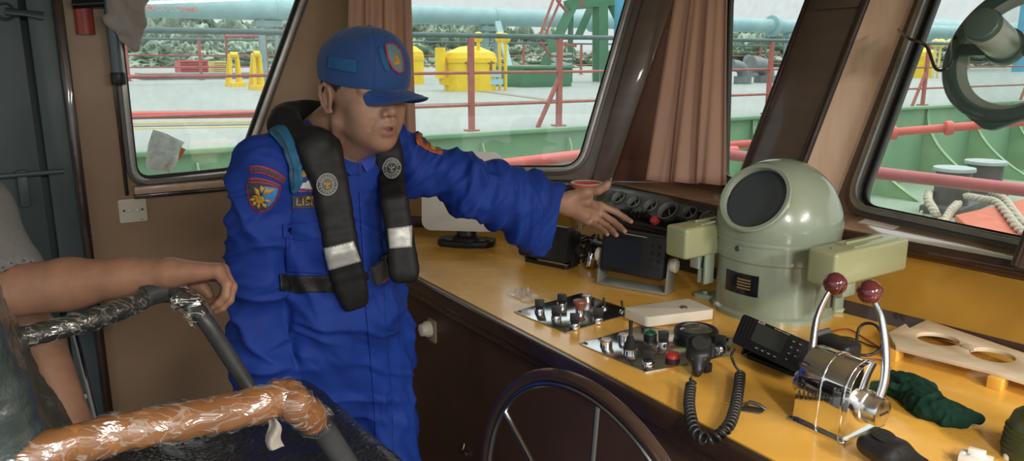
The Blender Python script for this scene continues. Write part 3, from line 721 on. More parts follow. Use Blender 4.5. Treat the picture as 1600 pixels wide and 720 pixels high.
# handrail pipes
def pipe(pts, r, m, name, label, cat, fl=()):
    mb = MB(); mb.tube(pts, r, 14)
    o = tag(obj(name, mb, m), label, cat)
    for p_, d_ in fl:
        mb = MB(); mb.cyl(p_-d_*.03, p_+d_*.03, r*1.7, n=18); obj('flange', mb, m, o, bevel=.005)
    return o
ra = [atd(760,262,5.6), atd(905,240,6.2)]; 
pipe([atd(700,268,5.4), atd(905,243,6.0), atd(1150,236,6.6)], .045, M['pipered'], 'red_pipe', 'bright red pipe running low across the middle window', 'pipe')
pipe([atd(1140,242,5.6), atd(1370,270,5.0), atd(1600,297,4.6), atd(1800,322,4.3)], .040, M['pink'], 'guard_rail_pipe', 'thick faded red guard rail pipe in front of the bollards', 'pipe')
A_, B_ = atd(1130,228,7.6), atd(1600,190,7.2); dd_ = (B_-A_).normalized()
pipe([A_-dd_*.5, B_+dd_*2], .040, M['pipered'], 'flanged_pipe', 'thinner red pipe with a flange above the guard rail pipe', 'pipe', [(atd(1482,200,7.27),dd_),(atd(1394,207.5,7.35),dd_)])
# barge rails: posts on the edge
def railing(px_posts, label, z, off, hs, ms, r, name='deck_railing'):
    root = None; base = bA+nb*off; ps = []
    for px in px_posts:
        a = atpl(px, 200, base, nb); ps.append(V((a.x,a.y,z)))
    root = thing(name, ps[0], label, 'railing')
    for p_ in ps:
        mb = MB(); mb.box((0,0,hs[0]/2), (r*2.4,r*1.6,hs[0]), fr(p_, db, nb, UP)); mb.box((0,0,.01), (r*5,r*5,.02), fr(p_, db, nb, UP)); obj('post', mb, M['railred'], root)
    for h, m_, rr in zip(hs, ms, (r*1.05, r*.62, r*.62)):
        mb = MB(); mb.tube([ps[0]-db*4+UP*h, ps[-1]+db*6+UP*h], rr, 10); obj('rail', mb, m_, root)
    return root, ps
rl, ps = railing((-260, 130, 737, 873, 1197, 1437), 'red post railing with a dark top rail along the barge edge', ZD, .12, (1.12, .69, .31), (M['toprail'], M['railred'], M['railred']), .029)
for px in (873, 1437, 1600):
    a = atpl(px, 200, bA+nb*.12, nb); a = V((a.x,a.y,ZD)); mb = MB(); mb.tube([a-db*.33+V((0,0,0))-nb*.0, a+UP*.62], .03, 8); obj('brace', mb, M['railred'], rl)
mb = MB(); mb.box((0,0,.56), (.08,.06,1.12), fr(V((atpl(1600,200,bA+nb*.12,nb).x, atpl(1600,200,bA+nb*.12,nb).y, ZD)), db, nb, UP)); obj('post', mb, M['railred'], rl)
# far railing
fb_ = atz(640,108,ZD)
offF = (atz(800,112,ZD)-bA).dot(nb)
r2, ps2 = railing((210, 322, 420, 640, 818, 906, 960, 1015, 1120, 1180, 1240, 1420, 1500), 'thin red railing along the far edge of the barge', ZD, min(offF, 24.5), (1.55, .95, .5), (M['toprail'], M['railred'], M['railred']), .045, 'far_railing')
# big pipe
pb = atz(410,130,ZD); zp = 1.62+(90-20)/1200*((pb-EYE).dot(V((0,_c,-_s))))
offP = (pb-bA).dot(nb)
def pp(px, off=offP, z=0): a = atpl(px, 100, bA+nb*off, nb); return V((a.x,a.y,z))
def zat(p_, py):
    lo, hi = -2, 12
    for _ in range(40):
        m_ = (lo+hi)/2; q_ = V((p_.x,p_.y,m_))-EYE; d_ = q_.y*_c-q_.z*_s; y_ = 360-FPX*(q_.y*_s+q_.z*_c)/d_
        if y_ > py: lo = m_
        else: hi = m_
    return m_
zc = zat(pp(700), 24.5); dpt = pp(700).y*_c-(zc-1.62)*_s; rp0 = 14.0/1200*dpt
pr = thing('cargo_pipe', pp(220)+UP*zc, 'huge pale blue cargo pipe carried high over the barge deck', 'pipe')
mb = MB(); mb.cyl(pp(-150)+UP*zc, pp(1560)+UP*zc, rp0, n=36); obj('pipe_run', mb, M['teal'], pr)
for px, k in ((440,1.05),(775,1.05),(926,1.45),(1203,1.55),(1242,1.08)):
    a = pp(px)+UP*zc; mb = MB(); mb.cyl(a-db*.12, a+db*.12, rp0*k, n=36); obj('flange', mb, M['teal'], pr, bevel=.02)
for px in (412, 758, 1228):
    mb = MB(); w_ = .13; a = pp(px); fq = fr(V((a.x,a.y,0)), db, nb, UP)
    mb.box((-.0,0,(ZD+zc)/2), (w_*1.3,.3,zc-ZD), fq); mb.box((.25,0,zc-rp0-.1), (.9,.35,.2), fq); mb.box((.5,0,(ZD+zc)/2+.1), (w_,.2,zc-ZD-.2), fq); obj('support', mb, mat('pale_steel', (.24,.36,.37), .5, var=(3,.2)), pr)
fq = fr(pp(232)+UP*(zc)-nb*(rp0+.004), db, UP)
M['fadedred'] = mat('faded_red_marking', (.62,.22,.2), .6)
def onpipe(px0, px1, y0, y1, name):
    mb = MB(); n_ = 6; a = pp(px0); b = pp(px1)
    h0, h1 = zat(a, y1)-zc, zat(a, y0)-zc
    def g(u, v):
        p_ = a.lerp(b, u); hh = h0+(h1-h0)*v; hh = max(-rp0*.95, min(rp0*.95, hh)); return V((p_.x,p_.y,zc+hh))-nb*(math.sqrt(rp0**2-hh**2)+.01)
    mb.grid(g, 4, 4, .004); obj(name, mb, M['fadedred'], pr)
onpipe(224,248,11,15.5,'arrow_shaft'); onpipe(287,308,13.5,17.5,'arrow_shaft')
def arrow(px, d):
    mb = MB(); a = pp(px); h = zat(a,9.5 if d < 0 else 12)-zat(a,17 if d < 0 else 19.5); hm = zat(a,13.2 if d < 0 else 15.6); hh = hm-zc
    c_ = V((a.x,a.y,hm))-nb*(math.sqrt(max(.001,rp0**2-hh**2))+.025)
    mb.add([c_+UP*h/2, c_-UP*h/2, c_+db*d*h*.9], [(0,1,2)]); obj('arrow_head', mb, M['fadedred'], pr)
arrow(224,-1); arrow(307,1)
a = pp(266); mt = text_mb('CRUDE OIL', .24, fr(V((a.x,a.y,zat(a,14.5)))-nb*(rp0+.02), db, UP), .002); obj('faded_lettering', mt, mat('very_faded_red', (.50,.40,.40), .6), pr, fix=False)
# yellow tank hatches
def hatch(pxc, pyb, wpx, hpx, label, faces=14, dav=True, grp=None):
    b = bd(pxc, pyb); d_ = b.y*_c-(b.z-1.62)*_s; W = wpx/1200*d_; H = hpx/1200*d_
    t = thing('tank_hatch', b, label, 'hatch', grp); R_ = W/2
    mb = MB(); mb.lathe([(R_,0),(R_,H*.62)], tr(b.x,b.y,b.z)@rz(12), faces); obj('drum', mb, M['yel'], t, ang=20)
    mb = MB(); mb.lathe([(R_*1.04,H*.62),(R_*1.04,H*.72)], tr(b.x,b.y,b.z)@rz(12), faces); obj('rim', mb, M['yel'], t, ang=20)
    mb = MB(); mb.lathe([(R_*1.03,H*.72),(R_*.95,H*.84),(R_*.4,H*.97),(0.02,H)], tr(b.x,b.y,b.z)@rz(12), faces); obj('lid', mb, M['yel'], t, ang=20)
    if dav:
        mb = MB(); c_ = b-db*R_*1.25; mb.cyl(V((c_.x,c_.y,b.z+H*.28)), V((c_.x,c_.y,b.z+H*.95)), R_*.2, n=14); mb.hexa([V((c_.x,c_.y,b.z+H*.15))-nb*.1, b-nb*.1+UP*.0, b+nb*.1, V((c_.x,c_.y,b.z+H*.15))+nb*.1, V((c_.x,c_.y,b.z+H*.3))-nb*.1, b-nb*.1+UP*H*.3, b+nb*.1+UP*H*.3, V((c_.x,c_.y,b.z+H*.3))+nb*.1]); obj('hinge_arm', mb, M['yel'], t)
        for px_ in (-.55,.35):
            mb = MB(); q_ = b+db*R_*px_-nb*math.sqrt(1-px_**2)*R_*1.02; mb.tube([q_+UP*H*.45,q_+UP*H*.66], .035, 8); mb.tube([q_+UP*H*.62-db*.1,q_+UP*H*.62+db*.1],.025,8); obj('clamp', mb, mat('rusty_clamp', (.25,.10,.05), .6), t)
        mb = MB(); mb.lathe([(.3,0),(.33,.03),(.3,.06)], tr(*(b-db*R_*1.2+nb*3+UP*H*1.05)), 16); obj('hand_wheel', mb, M['yel'], t)
        mb = MB(); q_ = b+db*R_*.55-nb*R_*.9
        mb.box((0,H*.38,0), (.36,.18,.02), fr(q_-nb*.01, db, UP)); mb.box((0.02,H*.2,0), (.46,.14,.02), fr(q_-nb*.01, db, UP)); obj('painted_mark', mb, mat('blue_white_mark', (.3,.55,.65), .5), t)
    return t
hatch(735,141,82,68,'large yellow faceted tank hatch on the barge seen in the middle window')
hatch(645,131,36,58,'smaller yellow tank hatch beside the curtain edge', dav=False)
b = bd(1437,121); tt = hatch(1434,121,44,46,'pale yellow tank hatch seen through the right window', dav=False)
for i, (px, y0, y1) in enumerate(((748,142,58),(781,140,58),(790,141,60))):
    b = bd(px,y0); mb = MB(); z1 = zat(b,y1); mb.cyl(b, V((b.x,b.y,z1)), .045, n=10); mb.sphere((b.x,b.y,z1), .14, n=12, k=8)
    tag(obj('vent_post', mb, M['yel']), ('yellow post standing in front of the large yellow hatch','yellow post just right of the large yellow hatch','rightmost yellow post beside the large yellow hatch')[i], 'post')
for i, px in enumerate((1456, 1464, 1478)):
    b = bd(px,122); mb = MB(); z1 = zat(b,68); mb.cyl(b, V((b.x,b.y,z1)), .05, n=10); mb.sphere((b.x,b.y,z1), .2, n=12, k=8)
    tag(obj('vent_post', mb, M['paleyel']), 'slim pale yellow vent post beside the hatch in the right window', 'post', 'pale yellow posts in the right window')
# yellow A-frames, red and yellow boxes at left
for i, (px, py, w_, h_) in enumerate(((369,135,20,48),(405,140,16,54))):
    b = bd(px,py); d_ = b.y*_c-(b.z-1.62)*_s; k = d_/1200; mb = MB()
    for s_ in (-1,1):
        mb.tube([b+db*s_*w_*k*.42, b+db*s_*w_*k*.25+UP*h_*k], .05, 8); mb.tube([b+nb*.5+db*s_*w_*k*.42, b+nb*.1+db*s_*w_*k*.25+UP*h_*k], .06, 8)
    mb.tube([b-db*w_*k*.27+UP*h_*k, b+db*w_*k*.27+UP*h_*k], .09, 8); mb.box((0,0,.06), (w_*k*1.15,.8,.12), fr(b,db,nb,UP))
    tag(obj('yellow_stand', mb, M['yel']), ('yellow A-shaped stand on the barge deck, left of its twin', 'yellow A-shaped stand nearest the slanted window frame')[i], 'stand')
for i, (px, py, w_, h_, m_, l_) in enumerate(((300,119,40,24,'redbox','red ribbed container far away on the barge deck'),(345,118,26,22,'paleyel','pale yellow ribbed container beside the red one'))):
    b = bd(px,py); d_ = b.y*_c-(b.z-1.62)*_s; k = d_/1200; mb = MB(); f_ = fr(b,db,nb,UP); mb.box((0,0,h_*k/2), (w_*k,1.6,h_*k), f_)
    n_ = 7
    for j in range(n_): mb.box((0,-.82,h_*k*(j+.5)/n_), (w_*k*1.01,.08,h_*k/n_*.5), f_)
    tag(obj('deck_container', mb, M[m_]), l_, 'container')
mb = MB(); b = bd(300,123); mb.box((2.5,.0,.12), (9,2.4,.24), fr(b,db,nb,UP)); tag(obj('container_plinth', mb, M['grey']), 'low grey plinth under the far red and yellow containers', 'plinth')
# red gantry rail near left and red low pipe
a = bd(418,128); mb = MB(); mb.tube([bd(358,128)+UP*1.6, a+UP*1.6], .06, 8); mb.tube([a, a+UP*1.6], .08, 8); mb.tube([bd(358,128), bd(358,128)+UP*1.6], .05, 8)
tag(obj('pipe_gantry', mb, M['railred']), 'dark red goal-shaped frame above the yellow stands', 'frame')
mb = MB(); mb.tube([bd(150,193)+UP*.1, bd(640,186)+UP*.1], .05, 8); tag(obj('deck_pipe', mb, M['pipered']), 'slim red pipe lying along the near barge deck', 'pipe')
mb = MB(); mb.tube([bd(150,125)+UP*.12, bd(640,119)+UP*.12], .09, 8); tag(obj('long_deck_pipe', mb, M['pipered']), 'long bright red pipe across the middle of the barge deck', 'pipe')
# green derrick
der = thing('deck_crane_frame', bd(880,128), 'dark green braced crane frame on the barge in the middle window', 'crane frame')
def beam(name, p0, p1, w_, m_=None, y=128, off=0):
    a, z0 = p0; b, z1 = p1; A = bd(a if False else 900, y); base = A
    Pa = atpl(a, z0, base+nb*off, nb); Pb = atpl(b, z1, base+nb*off, nb); mb = MB(); mb.tube([Pa,Pb], w_, 4); obj(name, mb, m_ or M['dkgreen'], der, smooth=False)
beam('strut', (850,104), (895,8), .24); beam('strut', (903,58), (925,8), .2, off=1); beam('column', (890,130), (892,20), .13); beam('column', (931,128), (931,8), .17); beam('column', (944,130), (943,4), .2, off=-1)
beam('strut', (955,8), (976,52), .2); beam('top_beam', (885,8), (965,2), .22); beam('strut', (905,58), (880,58), .12)
for (p0,p1) in (((841,62),(868,-10)),((850,60),(880,-10)),((870,0),(885,18)),((905,-5),(912,12)),((845,66),(862,90)),((868,66),(900,72))):
    beam('thin_stay', p0, p1, .06, M['railred'], off=-.5)
for yy in (84,92,100): beam('ladder_rung', (862,yy), (893,yy), .05, M['bolltop'], off=-.6)
for px in (970, 1590):
    b = bd(px,128) if px < 1000 else bd(px,112); z0, z1 = (zat(b,58),zat(b,-12)) if px < 1000 else (zat(b,72), zat(b,-20))
    mb = MB(); mb.cyl(V((b.x,b.y,ZD)), V((b.x,b.y,z1)), .30 if px < 1000 else .34, n=16); tag(obj('blue_mast', mb, mat('bright_blue_paint', (.10,.38,.58), .45)), 'bright blue mast beside the green crane frame' if px < 1000 else 'bright blue mast seen through the clear-view screen', 'mast')
b = bd(825,134); d_ = b.y*_c-(b.z-1.62)*_s; mb = MB(); mb.box((0,0,29/1200*d_/2), (88/1200*d_,2.2,29/1200*d_), fr(b,db,nb,UP)); mb.box((0,0,29/1200*d_), (92/1200*d_,2.4,.08), fr(b,db,nb,UP))
tag(obj('green_deck_box', mb, M['dkgreen'], bevel=.02), 'long green steel box on the barge under the crane frame', 'box')
mb = MB(); mb.tube([bd(778,130)+UP*2.0, bd(803,133)], .14, 4); tag(obj('leaning_plate', mb, M['teal'], smooth=False), 'pale grey-blue bar leaning beside the green box', 'bar')
# grey ventilation elbows
for i, (px, py, s_) in enumerate(((1160,131,1.0),(1196,129,1.35),(1174,120,.8))):
    b = bd(px,py); d_ = b.y*_c-(b.z-1.62)*_s; k = d_/1200; mb = MB()
    r_ = 9*k*s_; H = 26*k; P_ = [b, b+UP*H*.6, b+UP*H*.9-db*r_*.5, b+UP*H*1.05-db*r_*1.6, b+UP*H*1.08-db*r_*(3 if i != 2 else 1.8)]
    mb.tube(bez(P_,6), r_, 16); mb.cyl(b, b+UP*.25, r_*1.5, n=18)
    tag(obj('pipe_elbow', mb, M['grey']), ('grey pipe elbow on the barge nearest the curtain','larger grey pipe elbow right of the first','small grey elbow behind the two larger ones')[i], 'pipe')
# teal tank in the right window
b = atz(1520,112,ZD); d_ = b.y*_c-(b.z-1.62)*_s
mb = MB(); c0 = pp(1415, offP+3)+UP*0; c1 = pp(1900, offP+3); z_ = zat(pp(1500,offP+3),52); r_ = 20/1200*(pp(1450,offP+3).y*_c)
mb.cyl(V((c0.x,c0.y,z_)), V((c1.x,c1.y,z_)), r_, n=32); tag(obj('teal_tank', mb, M['teal']), 'wide teal horizontal tank behind the right window', 'tank')
# forest on the far bank
M['leaf'] = mat('far_foliage', (.26,.36,.27), .9, var=(.9,0), col2=(.38,.47,.36), spots=(1.6,.60,(.17,.25,.18)))  # distance haze is put into these pale leaf colours
nu, nv = 1500, 46; aa = np.linspace(-1.0, 1.15, nu); UU, VV = np.meshgrid(aa, np.linspace(0,1,nv), indexing='ij')
hb_ = 4.6+3.4*(fbm(np.c_[aa*9,aa*0+3,aa*0],3)-.5)*2+1.5*(fbm(np.c_[aa*60,aa*0+9,aa*0],3)-.5)*2
hb_ = hb_-np.clip((aa+.17)*2.6,0,2.4)-np.clip((aa-.4)*4,0,.8)
flat_ = np.c_[UU.ravel()*90, VV.ravel()*14, UU.ravel()*0]
n1_ = fbm(flat_*.35+11,3); n2_ = fbm(flat_*1.3,3); n3_ = vnoise(flat_*5)
dist = 118-VV.ravel()*-9-n1_*10-n2_*4-n3_*1.6
hh_ = np.repeat(hb_, nv)*VV.ravel()*(1+.22*(n3_-.5)*VV.ravel()) + VV.ravel()*(n2_-.5)*2.0
PT = np.c_[np.tan(UU.ravel())*dist, dist, .2+hh_*1.25]
ii, jj = np.meshgrid(np.arange(nu-1), np.arange(nv-1), indexing='ij'); q0_ = (ii*nv+jj).ravel(); FT = np.c_[q0_, q0_+nv, q0_+nv+1, q0_+1]
tag(npobj('tree_line', PT, FT, M['leaf']), 'dense green trees along the far bank', 'trees', kind='stuff')
mb = MB(); mb.box((0,260,-2.2), (1600,600,.2)); tag(obj('river', mb, mat('river_water', (.25,.27,.24), .25, bump=(.5,.2,.1))), 'grey-green river water beyond the barge', 'water', kind='structure')
# ================================================================ console
ZT = .95
C0 = atz(645,430,ZT); C1 = atz(1200,720,ZT); e1 = (C1-C0).normalized(); e2 = V((-e1.y, e1.x, 0))
if e2.y < 0: e2 = -e2
bk0, bk1 = atz(1316,486,ZT), atz(1419,513,ZT); fb_ = (bk1-bk0).normalized()
def onP2(p, d):   # run from p along d to the bow riser plane
    n = n2; t = (V((wC.x,wC.y,0))+n*.02-p).dot(n)/d.dot(n); return p+d*t
fl, bl = onP2(C0, e1), onP2(bk0, fb_)
fr_, br_ = C0+e1*2.9, bk0+fb_*2.2
top = [fl, fr_, br_+ (fr_-fr_), bl]
tW = (wE-C0).dot(n1)/e1.dot(n1); fw = C0+e1*tW+e1*.03; fw.z = ZT
fl = fw
cons = thing('console', V((C0.x,C0.y,0)), 'long yellow varnished plywood console desk with dark edge along the windows', 'console')
mb = MB(); mb.prism([(p.x,p.y) for p in (fw+e2*.012, fr_+e2*.012, br_, bl, c12b+(wC-wC)+d2*.03-n2*.0-e2*.02)], .03, tr(0,0,ZT-.03)); obj('desktop', mb, M['yellow'], cons)
fe = fr(V((fl.x,fl.y,0)), e1, e2, UP); Lf = (fr_-fl).length
mb = MB(); mb.box((Lf/2, .004, ZT-.0245), (Lf, .026, .045), fe); obj('edge_trim', mb, M['darktrim'], cons, bevel=.008, seg=3)
mb = MB(); mb.box((Lf/2, .022, ZT-.062), (Lf, .03, .03), fe); obj('lower_moulding', mb, M['darktrim'], cons, bevel=.006)
mb = MB(); mb.box((Lf/2, .045, (ZT-.07)/2+.03), (Lf, .02, ZT-.13), fe); fp = obj('front_panel', mb, M['frontpanel'], cons)
mb = MB(); mb.box((Lf/2, .065, .05), (Lf, .02, .1), fe); obj('kickboard', mb, M['darktrim'], cons)
def fronton(px, py, d=.035):
    P_ = fe@V((0,d,0)); return atpl(px, py, P_, e2)
a_ = fronton(1040,690); x_ = (fe.inverted()@a_).x
mb = MB(); mb.box((x_, .033, .42), (.02,.012,.80), fe); obj('panel_batten', mb, M['darktrim'], cons, bevel=.002)
# riser board and bottom trim
def lo(z): 
    return None
rz0 = ZT; lfr = [p.copy() for p in lf]
mb = MB(); bbl = onP2(bk0, fb_)
ltop = [V((p.x,p.y,ZL-.02))+NL*.006 for p in lf]
bb = [bbl, bk0+fb_*0.02, bk1, br_]
# ruled board from the console back line to the ledge edge
def along(P_, t):
    n_ = len(P_)-1; L_ = [0]
    for i in range(n_): L_.append(L_[-1]+(P_[i+1]-P_[i]).length)
    d_ = t*L_[-1]
    for i in range(n_):
        if d_ <= L_[i+1]+1e-9: return P_[i].lerp(P_[i+1], (d_-L_[i])/max(1e-9, L_[i+1]-L_[i]))
    return P_[-1]
mb.grid(lambda u, v: along(bb, u).lerp(along(ltop, u), v), 24, 2, .012)
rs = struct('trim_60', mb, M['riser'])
mb = MB(); mb.grid(lambda u, v: along(bb, u)-NL*(.012-.010*v)+UP*(.0+.034*v), 24, 1, .012); struct('trim_61', mb, M['darktrim'])
mb = MB(); mb.grid(lambda u, v: along([V((p.x,p.y,ZL-.055))-NL*.004 for p in lf], u)+UP*.035*v, 16, 1, .012); struct('trim_62', mb, M['darktrim'])
# paper strip on the ledge
mb = MB(); q_ = [atz(1341,347,ZL+.001), atz(1352,342,ZL+.001), atz(1405,354,ZL+.001), atz(1395,359,ZL+.001)]
mb.prism([(p.x,p.y) for p in q_], .0012, tr(0,0,ZL+.0005)); tag(obj('paper_strip', mb, M['whiteplast']), 'cream paper strip lying on the window ledge', 'paper')
# knob switch on console front, small catch
a_ = fronton(674,514, .035)
kf = fr(a_, e1, UP, -e2)
mb = MB(); mb.prism(rrect(.05,.075,.008), .006, kf@tr(.012,0,0)); ks = tag(obj('rotary_switch', mb, mat('beige_enamel', (.30,.24,.16), .45, var=(20,.2)), bevel=.002), 'round beige rotary switch on a small plate on the console front', 'switch')
mb = MB(); mb.lathe([(.026,0),(.026,.012),(.021,.018),(.019,.03),(.010,.033)], kf@tr(-.003,.002,.006), 28); obj('knob', mb, M['cream'], ks)
a_ = fronton(729,706,.035); mb = MB(); kf = fr(a_, e1, UP, -e2); mb.box((0,0,.006), (.035,.012,.012), kf); mb.tube([kf@V((.0,.0,.012)), kf@V((.008,.018,.016)), kf@V((.006,.034,.010))], .003, 8)
tag(obj('small_catch', mb, M['steel'], bevel=.001), 'small metal catch low on the console front left of the steering wheel', 'catch')
# ---------------------------------------------------------------- steering wheel
R_ = .338
mbc = (C0+e1*0.0)
wc = V(WHEEL_C); wn = -e2*math.cos(WHEEL_T)+UP*math.sin(WHEEL_T); wu = UP*math.cos(WHEEL_T)+e2*math.sin(WHEEL_T); wf = fr(wc, e1, wu, wn)
wh = thing('steering_wheel', wc, 'large brown-rimmed steel ship steering wheel in front of the console', 'steering wheel')
M['rimbrown'] = mat('polished_brown_rim', (.12,.07,.055), .22, metal=.55, var=(6,.3), coat=.4)
mb = MB(); mb.tube([wf@V((R_*math.cos(t),R_*math.sin(t),0)) for t in np.linspace(0,2*math.pi,97)[:-1]], .0118, 16, closed=True); obj('rim', mb, M['rimbrown'], wh)
mb = MB(); mb.tube([wf@V(((R_-.0165)*math.cos(t),(R_-.0165)*math.sin(t),.004)) for t in np.linspace(0,2*math.pi,97)[:-1]], .006, 10, closed=True); obj('inner_ring', mb, M['steel'], wh)
for k in range(6):
    t = math.radians(85+60*k); mb = MB(); mb.tube([wf@V((.05*math.cos(t),.05*math.sin(t),-.0)), wf@V(((R_-.015)*math.cos(t),(R_-.015)*math.sin(t),0))], .006, 10); obj('spoke', mb, M['steel'], wh)
mb = MB(); mb.lathe([(.06,-.02),(.062,.0),(.055,.02),(.03,.03),(.028,.035)], wf, 32); obj('hub', mb, M['steel'], wh)
dsh = ((fe@V((0,.033,0)))-wc).dot(e2); mb = MB(); mb.cyl(wc-wn*.01, wc+e2*dsh-UP*.03, .022, n=20); obj('shaft', mb, M['steel'], wh)
# ---------------------------------------------------------------- gauge panel under the ledge
gA, gB = atz(950,299,ZL-.03), atz(1140,337,ZL-.03); gx = (gB-gA).normalized(); gC = atz(1038,366,ZL-.115)
gy = (gC-gA)-gx*(gC-gA).dot(gx); GH = gy.length; gy.normalize(); gn = gx.cross(-gy).normalized(); gA = gA+gn*.030; gf = fr(gA, gx, -gy, gn); GW = .52
M['panelgrey'] = mat('grey_moulded_panel', (.10,.105,.105), .32, var=(5,.15), coat=.2)
M['bezel'] = mat('grey_gauge_rim', (.22,.23,.23), .25, coat=.4)
def ong(px, py): q = gf.inverted()@atpl(px, py, gA, gn); return q.x, q.y
gp = thing('gauge_panel', gA, 'sloping dark grey panel with a row of round gauges below the window ledge', 'instrument panel')
dials = [(969,312,.024),(993,319,.024),(1019,325,.024),(1046,333,.033),(1080,336,.024),(1108,344,.024)]
dd2 = [ong(a,b)+(r,) for a,b,r in dials]
mb = MB(); mb.prism(roundpoly([(0,0),(GW,0),(GW,-GH),(0,-GH)], .012), .02, gf, [circ(r,28,x,y) for x,y,r in dd2], z0=-.008); obj('face_plate', mb, M['panelgrey'], gp, bevel=.003)
mb = MB(); mb.prism(roundpoly([(-.012,.01),(GW+.01,.01),(GW+.01,-GH-.012),(-.012,-GH-.012)], .015), .05, gf, z0=-.06); obj('housing', mb, M['black'], gp, bevel=.003)
for x,y,r in dd2:
    mb = MB(); mb.lathe([(r*.98,-.004),(r*1.08,.012),(r*1.14,.017),(r*1.06,.019),(r*.9,.010),(r*.88,-.004)], gf@tr(x,y,0), 32, caps=False); g_ = obj('gauge_bezel', mb, M['bezel'], gp)
    mb = MB(); mb.lathe([(r*.92,-.006),(r*.92,-.001)], gf@tr(x,y,0), 28); mb2 = obj('dial', mb, M['blackgloss'], g_)
    mb = MB(); mb.box((r*.2,0,.0), (r*.9,.0016,.0012), gf@tr(x,y,0)@rz(130)); obj('needle', mb, M['whiteplast'], g_)
for px in (996,1003,1010,1016):
    x,y = ong(px,343); mb = MB(); mb.lathe([(.010,0),(.008,.016)], gf@tr(x,y,.012), 14); mb.box((0,0,.024), (.005,.016,.022), gf@tr(x,y,.008)@rz(-20)); obj('toggle_knob', mb, M['black'], gp, bevel=.0015)
x,y = ong(1027,350); mb = MB(); mb.lathe([(.015,0),(.015,.014),(.012,.017)], gf@tr(x,y,.012), 22); obj('red_button', mb, mat('red_knob', (.55,.05,.05), .35), gp)
x,y = ong(982,332); mb = MB(); mb.box((x,y,.018), (.05,.016,.012), gf); obj('black_selector', mb, M['black'], gp, bevel=.003)
# ---------------------------------------------------------------- helpers for things standing on the desk
def dk(px, py, a=None, z=ZT):
    p = atz(px, py, z); return fr(p, az(a) if a is not None else e1, az(a-90) if a is not None else e2, UP)
def dep(p): q = V(p)-EYE; return q.y*_c-q.z*_s
def pxm(p, n): return n/1200*dep(p)
# ---------------------------------------------------------------- white monitor seen from behind
f = dk(729,382,98); mn = thing('white_monitor', f.translation, 'white rounded display on a black swivel foot, seen from behind beside the man', 'display')
mb = MB(); mb.prism([(-.105,-.02),(-.085,-.045),(-.03,-.06),(.03,-.06),(.085,-.045),(.105,-.02),(.105,.03),(.07,.05),(-.07,.05),(-.105,.03)], .022, f)
mb.lathe([(.055,.02),(.045,.034),(.035,.038),(.035,.06)], f, 28); obj('foot', mb, M['black'], mn, bevel=.004)
for s_ in (-1,1):
    mb = MB(); mb.lathe([(.009,.0),(.009,.003)], f@tr(s_*.082,-.018,.022), 14); obj('foot_screw', mb, M['rubber'], mn)
mb = MB(); fm = f@tr(-.015,.0,.198)@rx(-6); mb.prism(rrect(.285,.285,.035,8), .05, fm@rx(90)@tr(0,0,-.025)); obj('housing', mb, M['whiteplast'], mn, bevel=.014, seg=4)
mb = MB(); mb.prism(rrect(.12,.12,.01), .012, fm@rx(90)@tr(0,-.02,-.036)); obj('mount_plate', mb, M['black'], mn, bevel=.002)
# ---------------------------------------------------------------- black chart plotter
f = dk(853,414,128); cp = thing('chart_plotter', f.translation, 'black chart plotter in a low bracket half covered by the sleeve cuff', 'display')
mb = MB(); mb.prism(rrect(.175,.075,.012), .012, f@tr(.0,.03,0)); obj('bracket_base', mb, M['black'], cp, bevel=.003)
mb = MB()
for s_ in (-1,1): mb.prism([(-.022,0),(.03,0),(.022,.07),(-.010,.07)], .008, f@tr(s_*.092-.004,.03,.008)@fr((0,0,0),(0,1,0),(0,0,1),(1,0,0)))
obj('bracket_arm', mb, M['black'], cp, bevel=.002)
fm = f@tr(0,.0,.080)@rx(-8)
mb = MB(); mb.prism(rrect(.19,.115,.014), .045, fm@rx(90)@tr(0,0,-.025)); obj('housing', mb, M['black'], cp, bevel=.006)
mb = MB(); mb.prism(rrect(.17,.085,.01), .05, fm@rx(90)@tr(0,0,-.072)); obj('rear_housing', mb, M['black'], cp, bevel=.006)
mb = MB(); mb.prism(rrect(.125,.088,.004), .0015, fm@rx(90)@tr(-.024,0,.020)); obj('screen', mb, mat('dark_screen', (.022,.026,.03), .12), cp)
for i in range(4):
    mb = MB(); mb.prism(rrect(.018,.010,.002), .003, fm@rx(90)@tr(.068,.032-.021*i,.019)); obj('button', mb, M['rubber'], cp)
for s_ in (-1,1):
    mb = MB(); mb.lathe([(.016,0),(.018,.010),(.014,.018)], f@tr(s_*.100,.03,.062)@ry(90*s_), 20); obj('side_knob', mb, M['black'], cp, ang=50)
mb = MB(); mb.box((.03,-.002,.016), (.12,.014,.007), f); obj('base_highlight_bar', mb, M['steel'], cp, bevel=.002)
# cables between the two displays
cb = dk(918,408); M['cable'] = mat('black_cable', (.02,.02,.02), .3); M['cablew'] = mat('bright_cable_tie', (.45,.45,.45), .3, metal=.5)
mb = MB(); rc = random.Random(5)
for i in range(11):
    a = rc.uniform(0,6.3); c_ = cb.translation+e1*rc.uniform(-.03,.04)+e2*rc.uniform(-.02,.03); R1, R2 = rc.uniform(.018,.04), rc.uniform(.02,.038); pts = []
    ti = rc.uniform(-.8,.8); h0 = rc.uniform(.03,.05)
    for k in range(15):
        t = a+k/14*5.6; pts.append(c_+e1*R1*math.cos(t)+UP*(h0+R2*math.sin(t)+.004)+e2*(math.sin(ti+t)*.02))
    for p in pts: p.z = max(p.z, ZT+.006)
    mb.tube(bez(pts,3), rc.choice((.0028,.0035,.005)), 8)
tag(obj('cable_bundle', mb, M['cable'], ang=80), 'tangled bundle of black cables between the two dark displays', 'cables')
